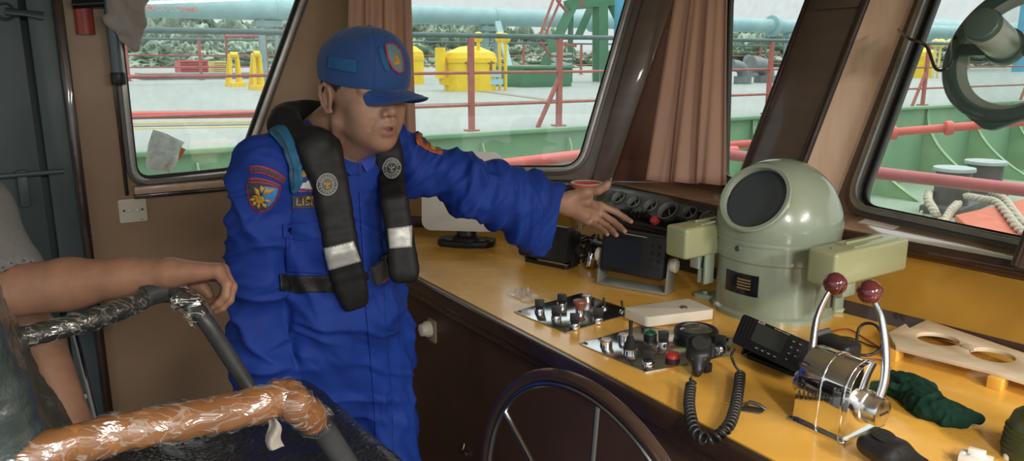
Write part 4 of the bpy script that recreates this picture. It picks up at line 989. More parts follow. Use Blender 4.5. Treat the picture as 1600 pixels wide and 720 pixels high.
for i,(px,py) in enumerate(((920,405),(933,402))):
    q = atz(px,py,ZT+.03); mb = MB(); mb.cyl(q-UP*.026+e1*.0, q+UP*.02+e2*.015, .014, .019, n=18); tag(obj('cable_connector', mb, M['chrome' if i == 0 else 'steel'], bevel=.003), ('shiny connector plug standing in the cable bundle, nearer the plotter','steel connector plug standing in the cable bundle, nearer the echo sounder')[i], 'connector')
mb = MB(); q = atz(938,385,ZT+.07); mb.cyl(q-UP*.066, q+UP*.0, .006, n=10); mb.cyl(q-e1*.03, q+e1*.02, .017, n=18); tag(obj('black_lamp_head', mb, M['black']), 'small black stalk-mounted fitting left of the echo sounder', 'fitting')
# ---------------------------------------------------------------- echo sounder with grey yoke
fL, fR = atz(941,440,ZT), atz(1046,458,ZT); ex = (fR-fL).normalized(); W = (fR-fL).length; ey = V((-ex.y,ex.x,0)); f = fr((fL+fR)/2, ex, ey, UP)
es = thing('echo_sounder', f.translation, 'black echo sounder display in a grey metal yoke with beige side knobs', 'display')
M['yoke'] = mat('grey_green_enamel', (.24,.25,.22), .35, var=(9,.15))
mb = MB(); mb.box((0,.0,.005), (W,.07,.008), f); obj('yoke_base', mb, M['yoke'], es, bevel=.002)
for s_ in (-1,1):
    mb = MB(); mb.prism([(-.035,0),(.035,0),(.020,.095),(-.010,.105),(-.02,.09)], .007, f@tr(s_*W/2-.0035,0,.002)@fr((0,0,0),(0,1,0),(0,0,1),(1,0,0))); obj('yoke_arm', mb, M['yoke'], es, bevel=.002)
    mb = MB(); mb.lathe([(.019,0),(.021,.006),(.021,.014),(.016,.018)], f@tr(s_*(W/2+.003),.0,.085)@ry(90*s_), 24); obj('side_knob', mb, M['cream'], es)
fm = f@tr(0,.0,.105)@rx(-7)@ry(2)
mb = MB(); mb.prism(rrect(W-.018,.125,.010), .05, fm@rx(90)@tr(0,0,-.02)); obj('housing', mb, M['black'], es, bevel=.006)
mb = MB(); mb.prism(rrect((W-.03)*.62,.088,.004), .0015, fm@rx(90)@tr(-W*.155,-.004,.0305)); obj('screen', mb, bpy.data.materials['dark_screen'], es)
for i in range(4):
    for j in range(2):
        mb = MB(); mb.lathe([(.0052,0),(.0045,.003)], fm@rx(90)@tr(W*.27+j*.024,.035-.022*i,.030), 14); obj('button', mb, M['rubber'], es)
mb = text_mb('FURUNO', .008, fm@rx(90)@tr(-W*.33,.055,.0305)); obj('maker_lettering', mb, M['cream'], es, fix=False)
mb = MB(); mb.box((W*.02,.056,.0305), (.07,.0015,.0006), fm@rx(90)); obj('title_line', mb, M['cream'], es)
# ---------------------------------------------------------------- clear jar with rolls of tape on the lid
f = dk(900,372); M['clear'] = glassy('clear_acrylic', (.93,.88,.80), .10, .05, .12, (.9,.8,.65))
jr = thing('clear_jar', f.translation, 'clear plastic jar standing behind the outstretched hand', 'jar')
mb = MB(); mb.lathe([(.056,.0),(.059,.004),(.059,.175),(.056,.18),(.055,.175),(.055,.006)], f@tr(0,.05,0), 32, caps=False); obj('jar_wall', mb, M['clear'], jr)
mb = MB(); mb.lathe([(.058,.0),(.058,.004)], f@tr(0,.05,0), 32); obj('jar_bottom', mb, M['clear'], jr)
for i,(c_,l_,r_,dx_) in enumerate((((.75,.42,.02),'yellow ring lid lying on top of the clear jar',.058,.014),((.70,.10,.08),'red and white ring lid on top of the yellow ring',.060,-.004))):
    mb = MB(); mb.lathe([(r_,.181+.014*i),(r_,.194+.014*i),(r_-.005,.194+.014*i),(r_-.014,.189+.014*i),(r_-.014,.181+.014*i)], f@tr(dx_,.05,0), 32, caps=False); mb.lathe([(r_-.013,.183+.014*i),(r_-.013,.187+.014*i)], f@tr(dx_,.05,0), 32)
    o = tag(obj('ring_lid', mb, mat('lid%d' % i, c_, .4)), l_, 'lid')
    if i == 1:
        mb = MB(); mb.lathe([(r_+.001,.207),(r_+.0015,.2095),(r_-.008,.2095),(r_-.008,.207)], f@tr(dx_,.05,0), 32, caps=False); obj('white_rim', mb, M['whiteplast'], o)
# ---------------------------------------------------------------- switch plates
def plate(pts, name, label):
    q_ = [atz(x,y,ZT) for x,y in pts]; c_ = sum(q_, V((0,0,0)))/len(q_)
    t = thing(name, c_, label, 'switch panel'); mb = MB(); mb.prism([(p.x,p.y) for p in q_], .003, tr(0,0,ZT)); obj('plate', mb, M['platesteel'], t, bevel=.0008)
    for p in q_:
        u = (c_-p).normalized()*.016; mb = MB(); mb.lathe([(.0045,0),(.0035,.002)], tr(*(p+u+UP*.003)), 12); obj('screw', mb, M['black'], t)
    return t
M['platesteel'] = mat('polished_steel_plate', (.62,.63,.65), .13, metal=1, var=(25,.18), bump=(14,.10,.002), spots=(40,.68,(.3,.3,.31)))
pl1 = plate([(803,488),(884,521),(993,488),(908,459)], 'switch_plate', 'polished steel switch plate with black paddle knobs and a brown mushroom button')
pl2 = plate([(905,538),(1008,583),(1140,556),(1145,530),(1000,510)], 'switch_plate', 'polished steel switch plate with a joystick, green and red buttons')
def knob(par, px, py, kind, a=0):
    f = dk(px, py, z=ZT+.003); T_ = f@rz(a)
    if kind == 'paddle':
        mb = MB(); mb.lathe([(.0135,0),(.0135,.012),(.0125,.0135)], f, 24); k_ = obj('knob_base', mb, M['chrome'], par)
        mb = MB(); mb.lathe([(.0115,.0),(.0115,.004)], f@tr(0,0,.0135), 20); mb.prism([(-.0125,.0),(.0125,.0),(.0125,.020),(.008,.022),(-.0125,.022)], .007, T_@tr(0,0,.0165)@rx(90)@tr(0,0,-.0035)); obj('paddle', mb, M['black'], k_, bevel=.001)
    elif kind == 'cap':
        mb = MB(); mb.lathe([(.0145,0),(.0145,.017),(.013,.0185)], f, 28); k_ = obj('button_ring', mb, M['chrome'], par)
        mb = MB(); mb.lathe([(.0118,0),(.0118,.003),(.010,.004)], f@tr(0,0,.0175), 24); obj('button_cap', mb, mat('button_cap', (.45,.40,.36), .35) if 'button_cap' not in bpy.data.materials else bpy.data.materials['button_cap'], k_)
    elif kind == 'mush':
        mb = MB(); mb.lathe([(.012,0),(.012,.010),(.010,.012)], f, 24); k_ = obj('button_ring', mb, M['chrome'], par)
        mb = MB(); mb.lathe([(.012,.0),(.0135,.012),(.018,.018),(.0195,.022),(.018,.026),(.012,.028)], f@tr(0,0,.010), 28); obj('mushroom_button', mb, mat('brown_red_button', (.25,.08,.055), .4), k_)
    elif kind == 'toggle':
        mb = MB(); mb.lathe([(.008,0),(.008,.004),(.005,.006)], f, 18); k_ = obj('toggle_base', mb, M['chrome'], par); mb = MB(); mb.tube([f@V((0,0,.004)), f@V((-.003,0,.018)), f@V((-.006,0,.030))], [.0025,.003,.0036], 10); obj('toggle_lever', mb, M['black'], k_)
    elif kind == 'joy':
        mb = MB(); mb.lathe([(.017,0),(.017,.014),(.015,.016)], f, 28); k_ = obj('joystick_base', mb, M['chrome'], par)
        prof = []
        for i in range(9): prof += [(.0165-.0012*i,.016+.0035*i), (.0145-.0012*i,.0178+.0035*i)]
        prof.append((.004,.05)); mb = MB(); mb.lathe(prof, f, 24); obj('boot', mb, M['rubber'], k_); mb = MB(); mb.tube([f@V((0,0,.045)), f@V((0,0,.07)), f@V((.0,0,.080))], [.0035,.0045,.005], 12); obj('stick', mb, M['black'], k_)
    elif kind in ('green','red'):
        mb = MB(); mb.lathe([(.0165,0),(.0165,.009),(.0145,.010)], f, 28); k_ = obj('button_ring', mb, M['black'], par)
        mb = MB(); mb.lathe([(.0145,.009),(.0145,.014),(.011,.018),(.004,.020),(.0,.020)] if kind == 'green' else [(.0155,.009),(.0155,.018),(.013,.020)], f, 28)
        obj(kind+'_button', mb, mat('green_lens', (.01,.10,.05), .15, coat=.5) if kind == 'green' else mat('red_lens', (.55,.03,.03), .2, coat=.5), k_)
for (x,y) in ((843,489),(878,480),(869,500),(898,512),(934,503)): knob(pl1, x, y, 'paddle', 48+RNG.uniform(-6,6))
knob(pl1,917,471,'cap'); knob(pl1,906,489,'mush'); knob(pl1,945,482,'toggle'); knob(pl1,973,487,'toggle')
knob(pl2,947,542,'cap'); knob(pl2,974,534,'cap'); knob(pl2,984,553,'joy'); knob(pl2,1016,527,'green'); knob(pl2,1036,541,'paddle',55); knob(pl2,1013,572,'paddle',40); knob(pl2,1051,564,'red'); knob(pl2,1125,548,'paddle',30)
# crumpled clear plastic left of the plate
f = dk(818,463); mb = MB()
mb.grid(lambda u, v: f@V((-.05+.10*u, -.03+.06*v, .004+.014*mnoise.noise(V((u*5,v*4,1)))**2*4*(.3+u*(1-u)*2))), 26, 16); tag(obj('crumpled_film', mb, glassy('film', (.97,.97,.97), .22, .12, .35, (.9,.9,.88)), ang=20), 'crumpled clear plastic film lying above the left switch plate', 'plastic film')
# white box
q_ = [atz(x,y,ZT) for x,y in ((973,497),(1010,513),(1116,500),(1075,482))]
t_ = V(((sum(p.x for p in q_)/4), (sum(p.y for p in q_)/4), ZT)); mb = MB(); mb.prism([(p.x,p.y) for p in roundpoly([(p.x,p.y) for p in q_], .012) and [V((a,b,0)) for a,b in roundpoly([(p.x,p.y) for p in q_], .012)]], .026, tr(0,0,ZT+.0035))
wb = tag(obj('cream_cover_box', mb, M['cream'], bevel=.005, seg=3), 'flat cream plastic box lying between the two steel switch plates', 'box')
mb = MB(); p = atz(1068,480,ZT+.030); mb.lathe([(.011,0),(.009,.003),(.004,.004)], tr(p.x,p.y,ZT+.0295), 20); obj('metal_button', mb, M['steel'], wb)
# round black bearing repeater
f = dk(1087,527); rp = tag(obj('round_speaker', MB().lathe([(.052,0),(.054,.006),(.054,.016),(.050,.021),(.043,.022),(.041,.018)], f@tr(0,0,.003), 40), M['black']), 'round black disc with a shiny domed top beside the green button', 'disc')
mb = MB(); mb.lathe([(.041,.018),(.035,.022),(.02,.025),(.001,.026)], f@tr(0,0,.003), 40); obj('domed_glass', mb, mat('smoky_dome', (.08,.075,.07), .1, coat=.6), rp)
# ---------------------------------------------------------------- magnetic compass binnacle
M['bgreen'] = mat('binnacle_green_enamel', (.27,.33,.255), .22, coat=.55, var=(2,.08), spots=(22,.76,(.18,.2,.15)))
M['bgreen2'] = mat('box_green_enamel', (.33,.355,.20), .28, coat=.4, var=(3,.08), spots=(22,.76,(.22,.23,.13)))
bl_, br2 = atz(1128,480,ZT), atz(1316,500,ZT)
bc = atz(1222,492,ZT); RB = pxm(bc, 96)*1.0; bc = bc+V((ray(1222,492).x,ray(1222,492).y,0)).normalized()*RB*.45+V((-.030,0,0)); RB *= .96; bc.z = ZT
BSEAM = .205; HB = .338
bn = thing('compass_binnacle', bc, 'big grey-green domed magnetic compass binnacle with a round hooded glass', 'compass')
T = tr(*bc)
mb = MB(); mb.lathe([(RB*1.02,0),(RB*1.02,.012),(RB*.97,.018),(RB*.97,BSEAM-.055),(RB*1.0,BSEAM-.05),(RB*1.0,BSEAM-.006)], T, 64); obj('drum', mb, M['bgreen'], bn)
mb = MB(); mb.lathe([(RB*1.015,BSEAM-.006),(RB*1.02,BSEAM-.001),(RB*1.015,BSEAM+.004)], T, 64); obj('seam_ring', mb, M['bgreen'], bn)
hd = V(HOOD_D).normalized(); hx = hd.cross(UP).normalized(); hy = hx.cross(hd)
hc = bc+UP*(BSEAM+.036)
S = SDF(np.arange(bc.x-.24, bc.x+.2, .0035), np.arange(bc.y-.24, bc.y+.2, .0035), np.arange(ZT+BSEAM-.02, ZT+.45, .0035))
S.econe(bc+UP*(BSEAM-.02), bc+UP*(BSEAM+.05), (RB*.985,RB*.985), (RB*.985,RB*.985), (1,0,0), k=.004)
S.ell(bc+UP*(BSEAM+.035), (RB*.985,RB*.985,HB-BSEAM-.035), k=.03)
hq = hc+hd*HOOD_L
S.cone(hc+hd*.02, hq-hd*HOOD_R, HOOD_R, HOOD_R, k=.035)
S.half(hq-hd*.006, hd, k=.004)
S.cone(hq-hd*.030+hd*HOOD_R*.0, hq+hd*.3, HOOD_R-.008, HOOD_R-.008, k=.002, op='-')
S.half((0,0,ZT+BSEAM), (0,0,-1), k=.002)
P_, F_ = S.mesh(); P_ = relax(P_, F_, 2); npobj('dome', P_, F_, M['bgreen'], bn)
mb = MB(); hf = fr(hq, hx, hy, hd); mb.lathe([(HOOD_R+.002,-.010),(HOOD_R+.004,-.004),(HOOD_R,.0),(HOOD_R-.009,-.001),(HOOD_R-.011,-.012)], hf, 64, caps=False); obj('hood_rim', mb, M['bgreen'], bn)
mb = MB(); mb.lathe([(HOOD_R-.006,-.028),(HOOD_R-.006,-.022)], hf, 64); obj('hood_glass', mb, mat('dark_hood_glass', (.045,.055,.062), .25), bn)
def onb(px, py, off=0):      # point on the drum surface
    r = ray(px, py); d = V((r.x,r.y,0)); o = EYE-bc; a = d.x**2+d.y**2; b = 2*(o.x*r.x+o.y*r.y); c_ = o.x**2+o.y**2-(RB*.97+off)**2; t = (-b-math.sqrt(max(0,b*b-4*a*c_)))/(2*a)
    return EYE+r*t
p0, p1 = onb(1136,424), onb(1184,462); a0 = math.atan2(p0.y-bc.y,p0.x-bc.x); a1 = math.atan2(p1.y-bc.y,p1.x-bc.x); a1 += 2*math.pi*round((a0-a1)/(2*math.pi)); zt_, zb_ = onb(1160,427).z, onb(1160,460).z
mb = MB(); mb.grid(lambda u, v: bc+V(((RB*.97+.002)*math.cos(a0+(a1-a0)*u),(RB*.97+.002)*math.sin(a0+(a1-a0)*u),0))+UP*(zb_-bc.z+(zt_-zb_)*v), 12, 2, .003); np_ = obj('name_plate', mb, M['blackgloss'], bn)
for i in range(4):
    mb = MB(); v0 = .28+.14*i; mb.grid(lambda u, v: bc+V(((RB*.97+.0035)*math.cos(a0+(a1-a0)*(.42+.38*u)),(RB*.97+.0035)*math.sin(a0+(a1-a0)*(.42+.38*u)),0))+UP*(zb_-bc.z+(zt_-zb_)*(v0+.06*v)), 8, 1, .001); obj('gold_line', mb, mat('gold', (.35,.25,.1), .4, metal=.3) if 'gold' not in bpy.data.materials else bpy.data.materials['gold'], np_)
for px,py,r_ in ((1153,388,.009),(1237,414,.006)):
    p = onb(px,py,.004); d = V((p.x-bc.x,p.y-bc.y,0)).normalized(); mb = MB(); mb.cyl(p-d*.008, p+d*.004, r_, r_*.8, n=16); obj('screw', mb, M['steel'], bn)
p = onb(1295,500); d = V((p.x-bc.x,p.y-bc.y,0)).normalized(); mb = MB(); mb.cyl(p-d*.004,p+d*.006,.012,n=20); obj('side_hole', mb, M['black'], bn)
mb = MB(); p = bc+UP*(HB-.006); mb.lathe([(.006,0),(.006,.012),(.009,.014),(.009,.018)], tr(p.x+.055,p.y+.02,p.z-.012), 14); obj('top_knob', mb, M['steel'], bn)
mb = MB(); p = bc+hx*0+V((-.10,.13,0)); mb.lathe([(.001,0),(.02,.002),(.026,.006),(.02,.010)], fr(bc+UP*(HB-.03)+V((-.075,.075,0)), (1,0,0),(0,1,0),UP), 20); obj('chrome_cap', mb, M['chrome'], bn)
for s_ in (-1,1):   # foot lugs
    mb = MB(); ang = -.15 if s_ > 0 else math.pi-.5; c_ = bc+V((math.cos(ang),math.sin(ang),0))*(RB*1.05); mb.prism(roundpoly([(-.03,-.03),(.05,-.02),(.05,.02),(-.03,.03)], .015), .012, fr(c_, V((math.cos(ang),math.sin(ang),0)), V((-math.sin(ang),math.cos(ang),0)), UP)); mb.lathe([(.009,.012),(.009,.018)], fr(c_+V((math.cos(ang),math.sin(ang),0))*.02, (1,0,0),(0,1,0),UP), 6); obj('foot_lug', mb, M['bgreen'], bn, bevel=.002)
# corrector boxes (port and starboard)
def cbox(px, py, zt, name, w_, l_, h_, label=None):
    p = atz(px, py, zt); f = fr(p, e1, e2, UP)      # px,py = near left top corner
    mb = MB(); mb.box((w_/2, l_/2, -h_/2), (w_,l_,h_), f); b_ = obj('corrector_box', mb, M['bgreen2'], bn, bevel=.010, seg=4)
    mb = MB(); mb.prism(rrect(w_*.72,l_*.62,.004), .003, f@tr(w_*.5,l_*.60,0)); obj('sliding_lid', mb, M['bgreen2'], b_, bevel=.001)
    mb = MB(); mb.box((w_*.5,l_*.55,.006), (.006,l_*.5,.006), f); obj('lid_rib', mb, M['bgreen2'], b_, bevel=.001)
    for q in (.12,.93):
        mb = MB(); mb.lathe([(.004,0),(.003,.002)], f@tr(w_*.5,l_*q,0), 12); obj('lid_screw', mb, M['steel'], b_)
    return f
fR_ = cbox(1262,386,ZT+.232,'r',.078,.30,.085)
fL_ = cbox(1040,350,ZT+.232,'l',.078,.235,.085)
for f, s_ in ((fR_,-1),(fL_,1)):
    mb = MB(); mb.box((.039 - .0, .10, -.10), (.03,.05,.05), f); mb.box((.01 if s_ < 0 else .07,.10,-.12), (.008,.035,.09), f); mb.box((.028-.0 if s_ < 0 else .05,.10,-.12), (.008,.035,.09), f); obj('bracket', mb, M['bgreen'], bn, bevel=.002)
    a = f@V((.039,.10,-.05)); b = V((bc.x,bc.y,a.z)); mb = MB(); dd_ = (b-a).normalized(); mb.tube([a, a+dd_*((b-a).length-RB*.9)], .014, 12); obj('bracket_arm', mb, M['bgreen'], bn)
# ---------------------------------------------------------------- VHF radio
RL, RR_ = atz(1150,550,ZT+.012), atz(1262,598,ZT+.006); ex = (RR_-RL); W = ex.length; ex.normalize(); ey = V((-ex.y,ex.x,0)).normalized()
f = fr((RL+RR_)/2, V((ex.x,ex.y,0)), ey, UP); f.translation.z = ZT
vr = thing('vhf_radio', f.translation, 'black marine radio with a dark display standing in front of the binnacle', 'radio')
mb = MB(); mb.prism(rrect(W*.86,.07,.01), .008, f@tr(0,.05,0)); obj('bracket', mb, M['black'], vr, bevel=.002)
for s_ in (-1,1):
    mb = MB(); mb.prism([(.02,0),(.09,0),(.075,.055),(.045,.055)], .006, f@tr(s_*W*.5-.003,0,.002)@fr((0,0,0),(0,1,0),(0,0,1),(1,0,0))); obj('bracket_arm', mb, M['black'], vr, bevel=.001)
fm = f@tr(0,.012,.058)@rx(-24)@ry(4)
mb = MB(); mb.prism(rrect(W*1.0,.070,.008), .018, fm@rx(90)@tr(0,0,0)); obj('front_bezel', mb, M['black'], vr, bevel=.003)
mb = MB(); mb.box((0,.045,0), (W*.93,.09,.060), fm); obj('body', mb, M['black'], vr, bevel=.004)
for i in range(5):
    mb = MB(); mb.box((-W*.455+.009*i,.0095,.0185), (.0035,.046,.003), fm@rx(90)); obj('speaker_slot', mb, M['gasket'], vr)
mb = MB(); mb.prism(rrect(W*.42,.042,.003), .0015, fm@rx(90)@tr(-W*.045,.008,.0185)); obj('display', mb, mat('lcd_off', (.045,.05,.045), .15), vr)
for i in range(4):
    mb = MB(); mb.prism(rrect(.013,.007,.002), .003, fm@rx(90)@tr(-W*.14+.0165*i,-.023,.018)); b_ = obj('soft_key', mb, M['rubber'], vr, bevel=.0008); mb = MB(); mb.box((0,0,.0034), (.006,.0012,.0004), fm@rx(90)@tr(-W*.14+.0165*i,-.023,.018)); obj('key_mark', mb, M['cream'], b_)
for i in range(4):
    for j in range(2):
        mb = MB(); mb.prism(rrect(.013,.008,.002), .003, fm@rx(90)@tr(W*.27+.0165*j,.023-.0135*i,.018)); b_ = obj('key', mb, M['rubber'], vr, bevel=.0008); mb = MB(); mb.box((0,0,.0034), (.005,.0012,.0004), fm@rx(90)@tr(W*.27+.0165*j,.023-.0135*i,.018)); obj('key_mark', mb, M['cream'], b_)
mb = MB(); mb.lathe([(.010,0),(.009,.008)], fm@rx(90)@tr(W*.41,-.018,.018), 20); obj('dial_knob', mb, M['black'], vr)
obj('maker_lettering', text_mb('ICOM', .007, fm@rx(90)@tr(-W*.21,.0318,.0184)), M['cream'], vr, fix=False)
obj('title_lettering', text_mb('VHF MARINE TRANSCEIVER', .0032, fm@rx(90)@tr(W*.08,.0318,.0184)), M['cream'], vr, fix=False)
# coiled cord + microphone
def coil(pts, R, r, turns, n=9):
    P_ = bez(pts, 24); L_ = [0]
    for i in range(len(P_)-1): L_.append(L_[-1]+(P_[i+1]-P_[i]).length)
    N_ = turns*14; out = []; j = 0; x_ = None
    for i in range(N_+1):
        d_ = L_[-1]*i/N_
        while j < len(P_)-2 and L_[j+1] < d_: j += 1
        p = P_[j].lerp(P_[j+1], (d_-L_[j])/max(1e-9,L_[j+1]-L_[j])); t_ = (P_[j+1]-P_[j]).normalized()
        x_ = t_.orthogonal().normalized() if x_ is None else (x_-t_*x_.dot(t_)).normalized(); y_ = t_.cross(x_); a = 2*math.pi*turns*i/N_
        e_ = min(1, i/10, (N_-i)/10); out.append(p+(x_*math.cos(a)+y_*math.sin(a))*R*e_)
    return out
mc = atz(1088,578,ZT+.03)
cz = lambda x, y, h: atz(x, y, ZT+h)
cordp = [cz(1081,590,.030), cz(1079,606,.014), cz(1077,630,.013), cz(1080,652,.012), cz(1094,674,.006)-e2*.010, cz(1116,684,.004)-e2*.012, cz(1136,668,.013), cz(1148,640,.013), cz(1154,608,.013), cz(1157,582,.015)]
mb = MB(); mb.tube(coil(cordp, .0088, .0028, 40), .0030, 8); mb.tube(bez([cordp[-1], atz(1148,570,ZT+.03), atz(1143,555,ZT+.05), atz(1148,545,ZT+.058)],8), .0028, 8)
tag(obj('coiled_cord', mb, M['cable'], ang=80), 'black coiled microphone cord looping over the console edge', 'cord')
# hand microphone standing face up
def mic(fm, label, big=1.0, flat=False):
    t = thing('hand_microphone', fm.translation, label, 'microphone')
    S = SDF(np.linspace(-.045,.045,61)*big, np.linspace(-.055,.05,61)*big, np.linspace(-.022,.03,41)*big)
    S.box((0,.012*big,0), (.027*big,.028*big,.014*big), rr=.013*big, k=.01); S.cone((0,-.01*big,0), (0,-.036*big,-.002*big), .019*big, .012*big, k=.018*big); S.cone((0,-.036*big,-.002*big),(0,-.046*big,-.003*big), .007*big,.006*big,k=.006)
    if flat: S.box((0,-.008*big,-.002*big), (.024*big,.040*big,.012*big), rr=.011*big, k=.01)
    zc_ = (.0 if flat else .004)*big; S.cone((0,.016*big,zc_),(0,.016*big,zc_+.002*big), .020*big,.016*big,k=.006)
    P_, F_ = S.mesh(); P_ = relax(P_, F_, 1); P_ = (np.array(fm)@np.c_[P_, np.ones(len(P_))].T).T[:, :3]
    npobj('mic_body', P_, F_, M['black'], t)
    mb = MB(); mb.lathe([(.016*big,.0),(.016*big,.0015)], fm@tr(0,.016*big,(.017 if flat else .0205)*big), 28)
    for i in range(5): mb.box((0,(.016+.0055*(i-2))*big,.0185*big if flat else .022*big), (.024*big*(1-.12*abs(i-2)),.0018*big,.0016*big), fm)
    obj('speaker_grille', mb, M['rubber'], t)
    for s_ in (-1,1):
        mb = MB(); mb.prism(rrect(.012*big,.009*big,.002*big), .003*big, fm@tr(s_*.009*big,-.016*big,.0125*big)@rx(14)); obj('mic_key', mb, M['rubber'], t, bevel=.0006)
    mb = MB(); mb.box((.028*big,.008*big,0), (.006*big,.034*big,.012*big), fm); obj('talk_key', mb, M['rubber'], t, bevel=.002*big)
    return t
vd = V((ray(1088,570).x, ray(1088,570).y, 0)).normalized(); sd_ = V((vd.y,-vd.x,0))
mz = atz(1090,585,ZT+.0)
mfm = fr(mz+UP*.052, sd_, (UP*.82+vd*.57).normalized()); mfm = fr(mz+UP*.045+vd*.01, sd_, (UP*.75+vd*.66).normalized())
mic(mfm, 'black hand microphone standing upright by the right end of the steel plate', 1.0)
mb = MB(); mb.box((0,.012,.012), (.045,.02,.022), dk(1090,580)); tag(obj('microphone_holder', mb, M['black'], bevel=.003), 'black holder clip behind the upright microphone', 'holder')
# second microphone at the frame bottom, lying
mz2 = atz(1392,710,ZT+.022); vd2 = V((ray(1392,705).x, ray(1392,705).y, 0)).normalized()
q2 = fr(mz2+UP*.006, (az(118)), az(28)); mfm2 = fr(mz2+UP*.004, az(58), az(-32))@rx(8)
mic(mfm2, 'black speaker microphone lying at the near edge of the desk by the throttle box', 1.25, True)
# small latch on desk
f = dk(1176,641,110); mb = MB(); mb.prism([(-.02,-.012),(.012,-.014),(.02,-.004),(.02,.01),(-.012,.014),(-.02,.006)], .003, f); mb.tube([f@V((-.015,.01,.004)), f@V((-.006,.012,.012)), f@V((.008,.009,.011)), f@V((.024,.004,.004))], .0035, 8); tag(obj('metal_clip', mb, mat('dark_metal', (.16,.15,.14), .35, metal=.8), bevel=.001), 'small dark metal clip lying between the coiled cord and the throttle box', 'clip')
# ---------------------------------------------------------------- black control head behind radio, wires
f = dk(1306,572); 
ct = thing('control_head', f.translation, 'black plastic control head behind the left throttle lever', 'control')
mb = MB(); mb.box((0,.0,.035), (.085,.06,.06), f); obj('housing', mb, M['black'], ct, bevel=.012, seg=3)
mb = MB(); mb.box((-.045,.0,.036), (.012,.066,.07), f); obj('face', mb, mat('dark_grey_rim', (.09,.10,.105), .35), ct, bevel=.005)
mb = MB(); mb.lathe([(.016,0),(.018,.005),(.014,.016),(.010,.018)], f@tr(.018,-.032,.030)@rx(90), 10); obj('side_knob', mb, M['black'], ct)
mb = MB(); mb.box((0,0,.004), (.06,.05,.008), f); obj('foot', mb, M['black'], ct)
def wire(pts, r, col, label):
    mb = MB(); mb.tube(bez(pts,10), r, 8); n_ = 'wire_%s' % col
    return tag(obj('wire', mb, M['cable'] if col == 'black' else (bpy.data.materials.get('wire_red') or mat('wire_red', (.25,.05,.03), .4)), ang=80), label, 'wire')
z_ = ZT+.005
wire([atz(1322,545,ZT+.04), atz(1350,555,ZT+.02), atz(1372,548,ZT+.03), atz(1380,528,ZT+.06), atz(1368,508,ZT+.075), atz(1350,506,ZT+.07), atz(1340,520,ZT+.05), atz(1338,560,z_), atz(1336,580,z_)], .0035, 'black', 'thick black wire looping up behind the right throttle lever')
wire([atz(1300,518,z_), atz(1325,514,z_), atz(1350,528,z_), atz(1378,545,z_)], .002, 'red', 'thin dark red wire between control head and the cut-out board')
wire([atz(1298,524,z_), atz(1330,528,z_), atz(1360,540,z_), atz(1390,545,z_+.01)], .002, 'black', 'thin black wire beside the dark red wire')
wire([atz(1330,570,z_), atz(1350,562,z_), atz(1375,562,z_), atz(1392,575,z_)], .002, 'red', 'short dark red wire nearest the throttle lever')
# ---------------------------------------------------------------- chrome twin lever throttle
bL, bF, bR2 = atz(1228,656,ZT), atz(1318,697,ZT), atz(1402,672,ZT)
TW = (bF-bL).length; 
tx = (bF-bL).normalized(); ty = V((-tx.y,tx.x,0)); TD = .135
th = thing('throttle_control', bL+tx*TW/2+ty*TD/2, 'chrome twin lever throttle control with dark red ball knobs', 'throttle')
f = fr(bL+tx*TW/2+ty*TD/2, tx, ty, UP)
mb = MB(); mb.prism(roundpoly([(-TW/2,-TD/2),(TW/2,-TD/2),(TW/2,TD/2),(-TW/2,TD/2)], .012), .005, f); obj('base_flange', mb, M['chrome'], th, bevel=.0015)
HT = .135
def arch(n=20, sc=1.0):
    o = [(-TD/2*.88*sc,0)]
    for i in range(n+1):
        t = math.pi*(1-i/n); y = math.cos(t)*TD/2*.80*sc; z = HT*.52+(HT*.48)*math.sin(t)**.9*sc; o.append((y,z))
    return o+[(TD/2*.88*sc,0)]
MX = fr((0,0,0),(0,1,0),(0,0,1),(1,0,0))
bw = TW*.88
mb = MB(); mb.prism(arch(), bw, f@tr(-bw/2,0,.003)@MX); obj('housing', mb, M['chrome'], th, bevel=.006, seg=3)
for q,w_ in ((-.08,.006),(.36,.006)):
    mb = MB(); mb.prism(arch(sc=1.035), w_, f@tr(bw*q,0,.003)@MX); obj('raised_band', mb, M['chrome'], th, bevel=.002)
M['satin'] = mat('satin_chrome', (.72,.72,.72), .2, metal=1, var=(30,.1)); M['ball'] = mat('dark_red_ball', (.10,.018,.022), .14, coat=.6)
hubz = .056
def lever(s_, pts, name):
    hb = f@V((s_*(bw/2),0,hubz)); mb = MB(); r_ = .027 if s_ > 0 else .022
    mb.lathe([(r_*1.15,0),(r_*1.15,.006),(r_,.008),(r_,.030),(r_*.92,.034),(r_*.55,.036)], fr(hb, tx*s_, UP.cross(tx*s_), None) if False else fr(hb, UP, (tx*s_).cross(UP), tx*s_), 32); h_ = obj('lever_hub', mb, M['satin'], th)
    P_ = bez(pts, 10); n_ = len(P_); mb = MB(); mb.tube(P_[:-2], [.0105-.0045*i/n_ for i in range(n_)][:-2], 16, flat=.8); obj('lever', mb, M['steel'], th)
    mb = MB(); mb.sphere(pts[-1], .0225, n=32, k=20); obj('ball_knob', mb, M['ball'], th)
hR = f@V(((bw/2+.018),0,hubz)); hL = f@V((-(bw/2+.014),0,hubz)); dR, dL = dep(hR), dep(hL)
lever(1, [hR, atd(1381,600,dR+.0), atd(1384,550,dR+.01), atd(1378,500,dR+.02), atd(1368,475,dR+.02), atd(1359,456,dR+.02)], 'r')
lever(-1, [hL, atd(1266,580,dL+.0), atd(1270,540,dL+.01), atd(1276,500,dL+.02), atd(1290,465,dL+.02), atd(1305,443,dL+.02)], 'l')
mb = MB(); mb.box((0,0,0), (.026,.004,.001), fr(f@V((bw/2+.0362,0,hubz)), ty, UP)); obj('hub_mark', mb, M['black'], th)
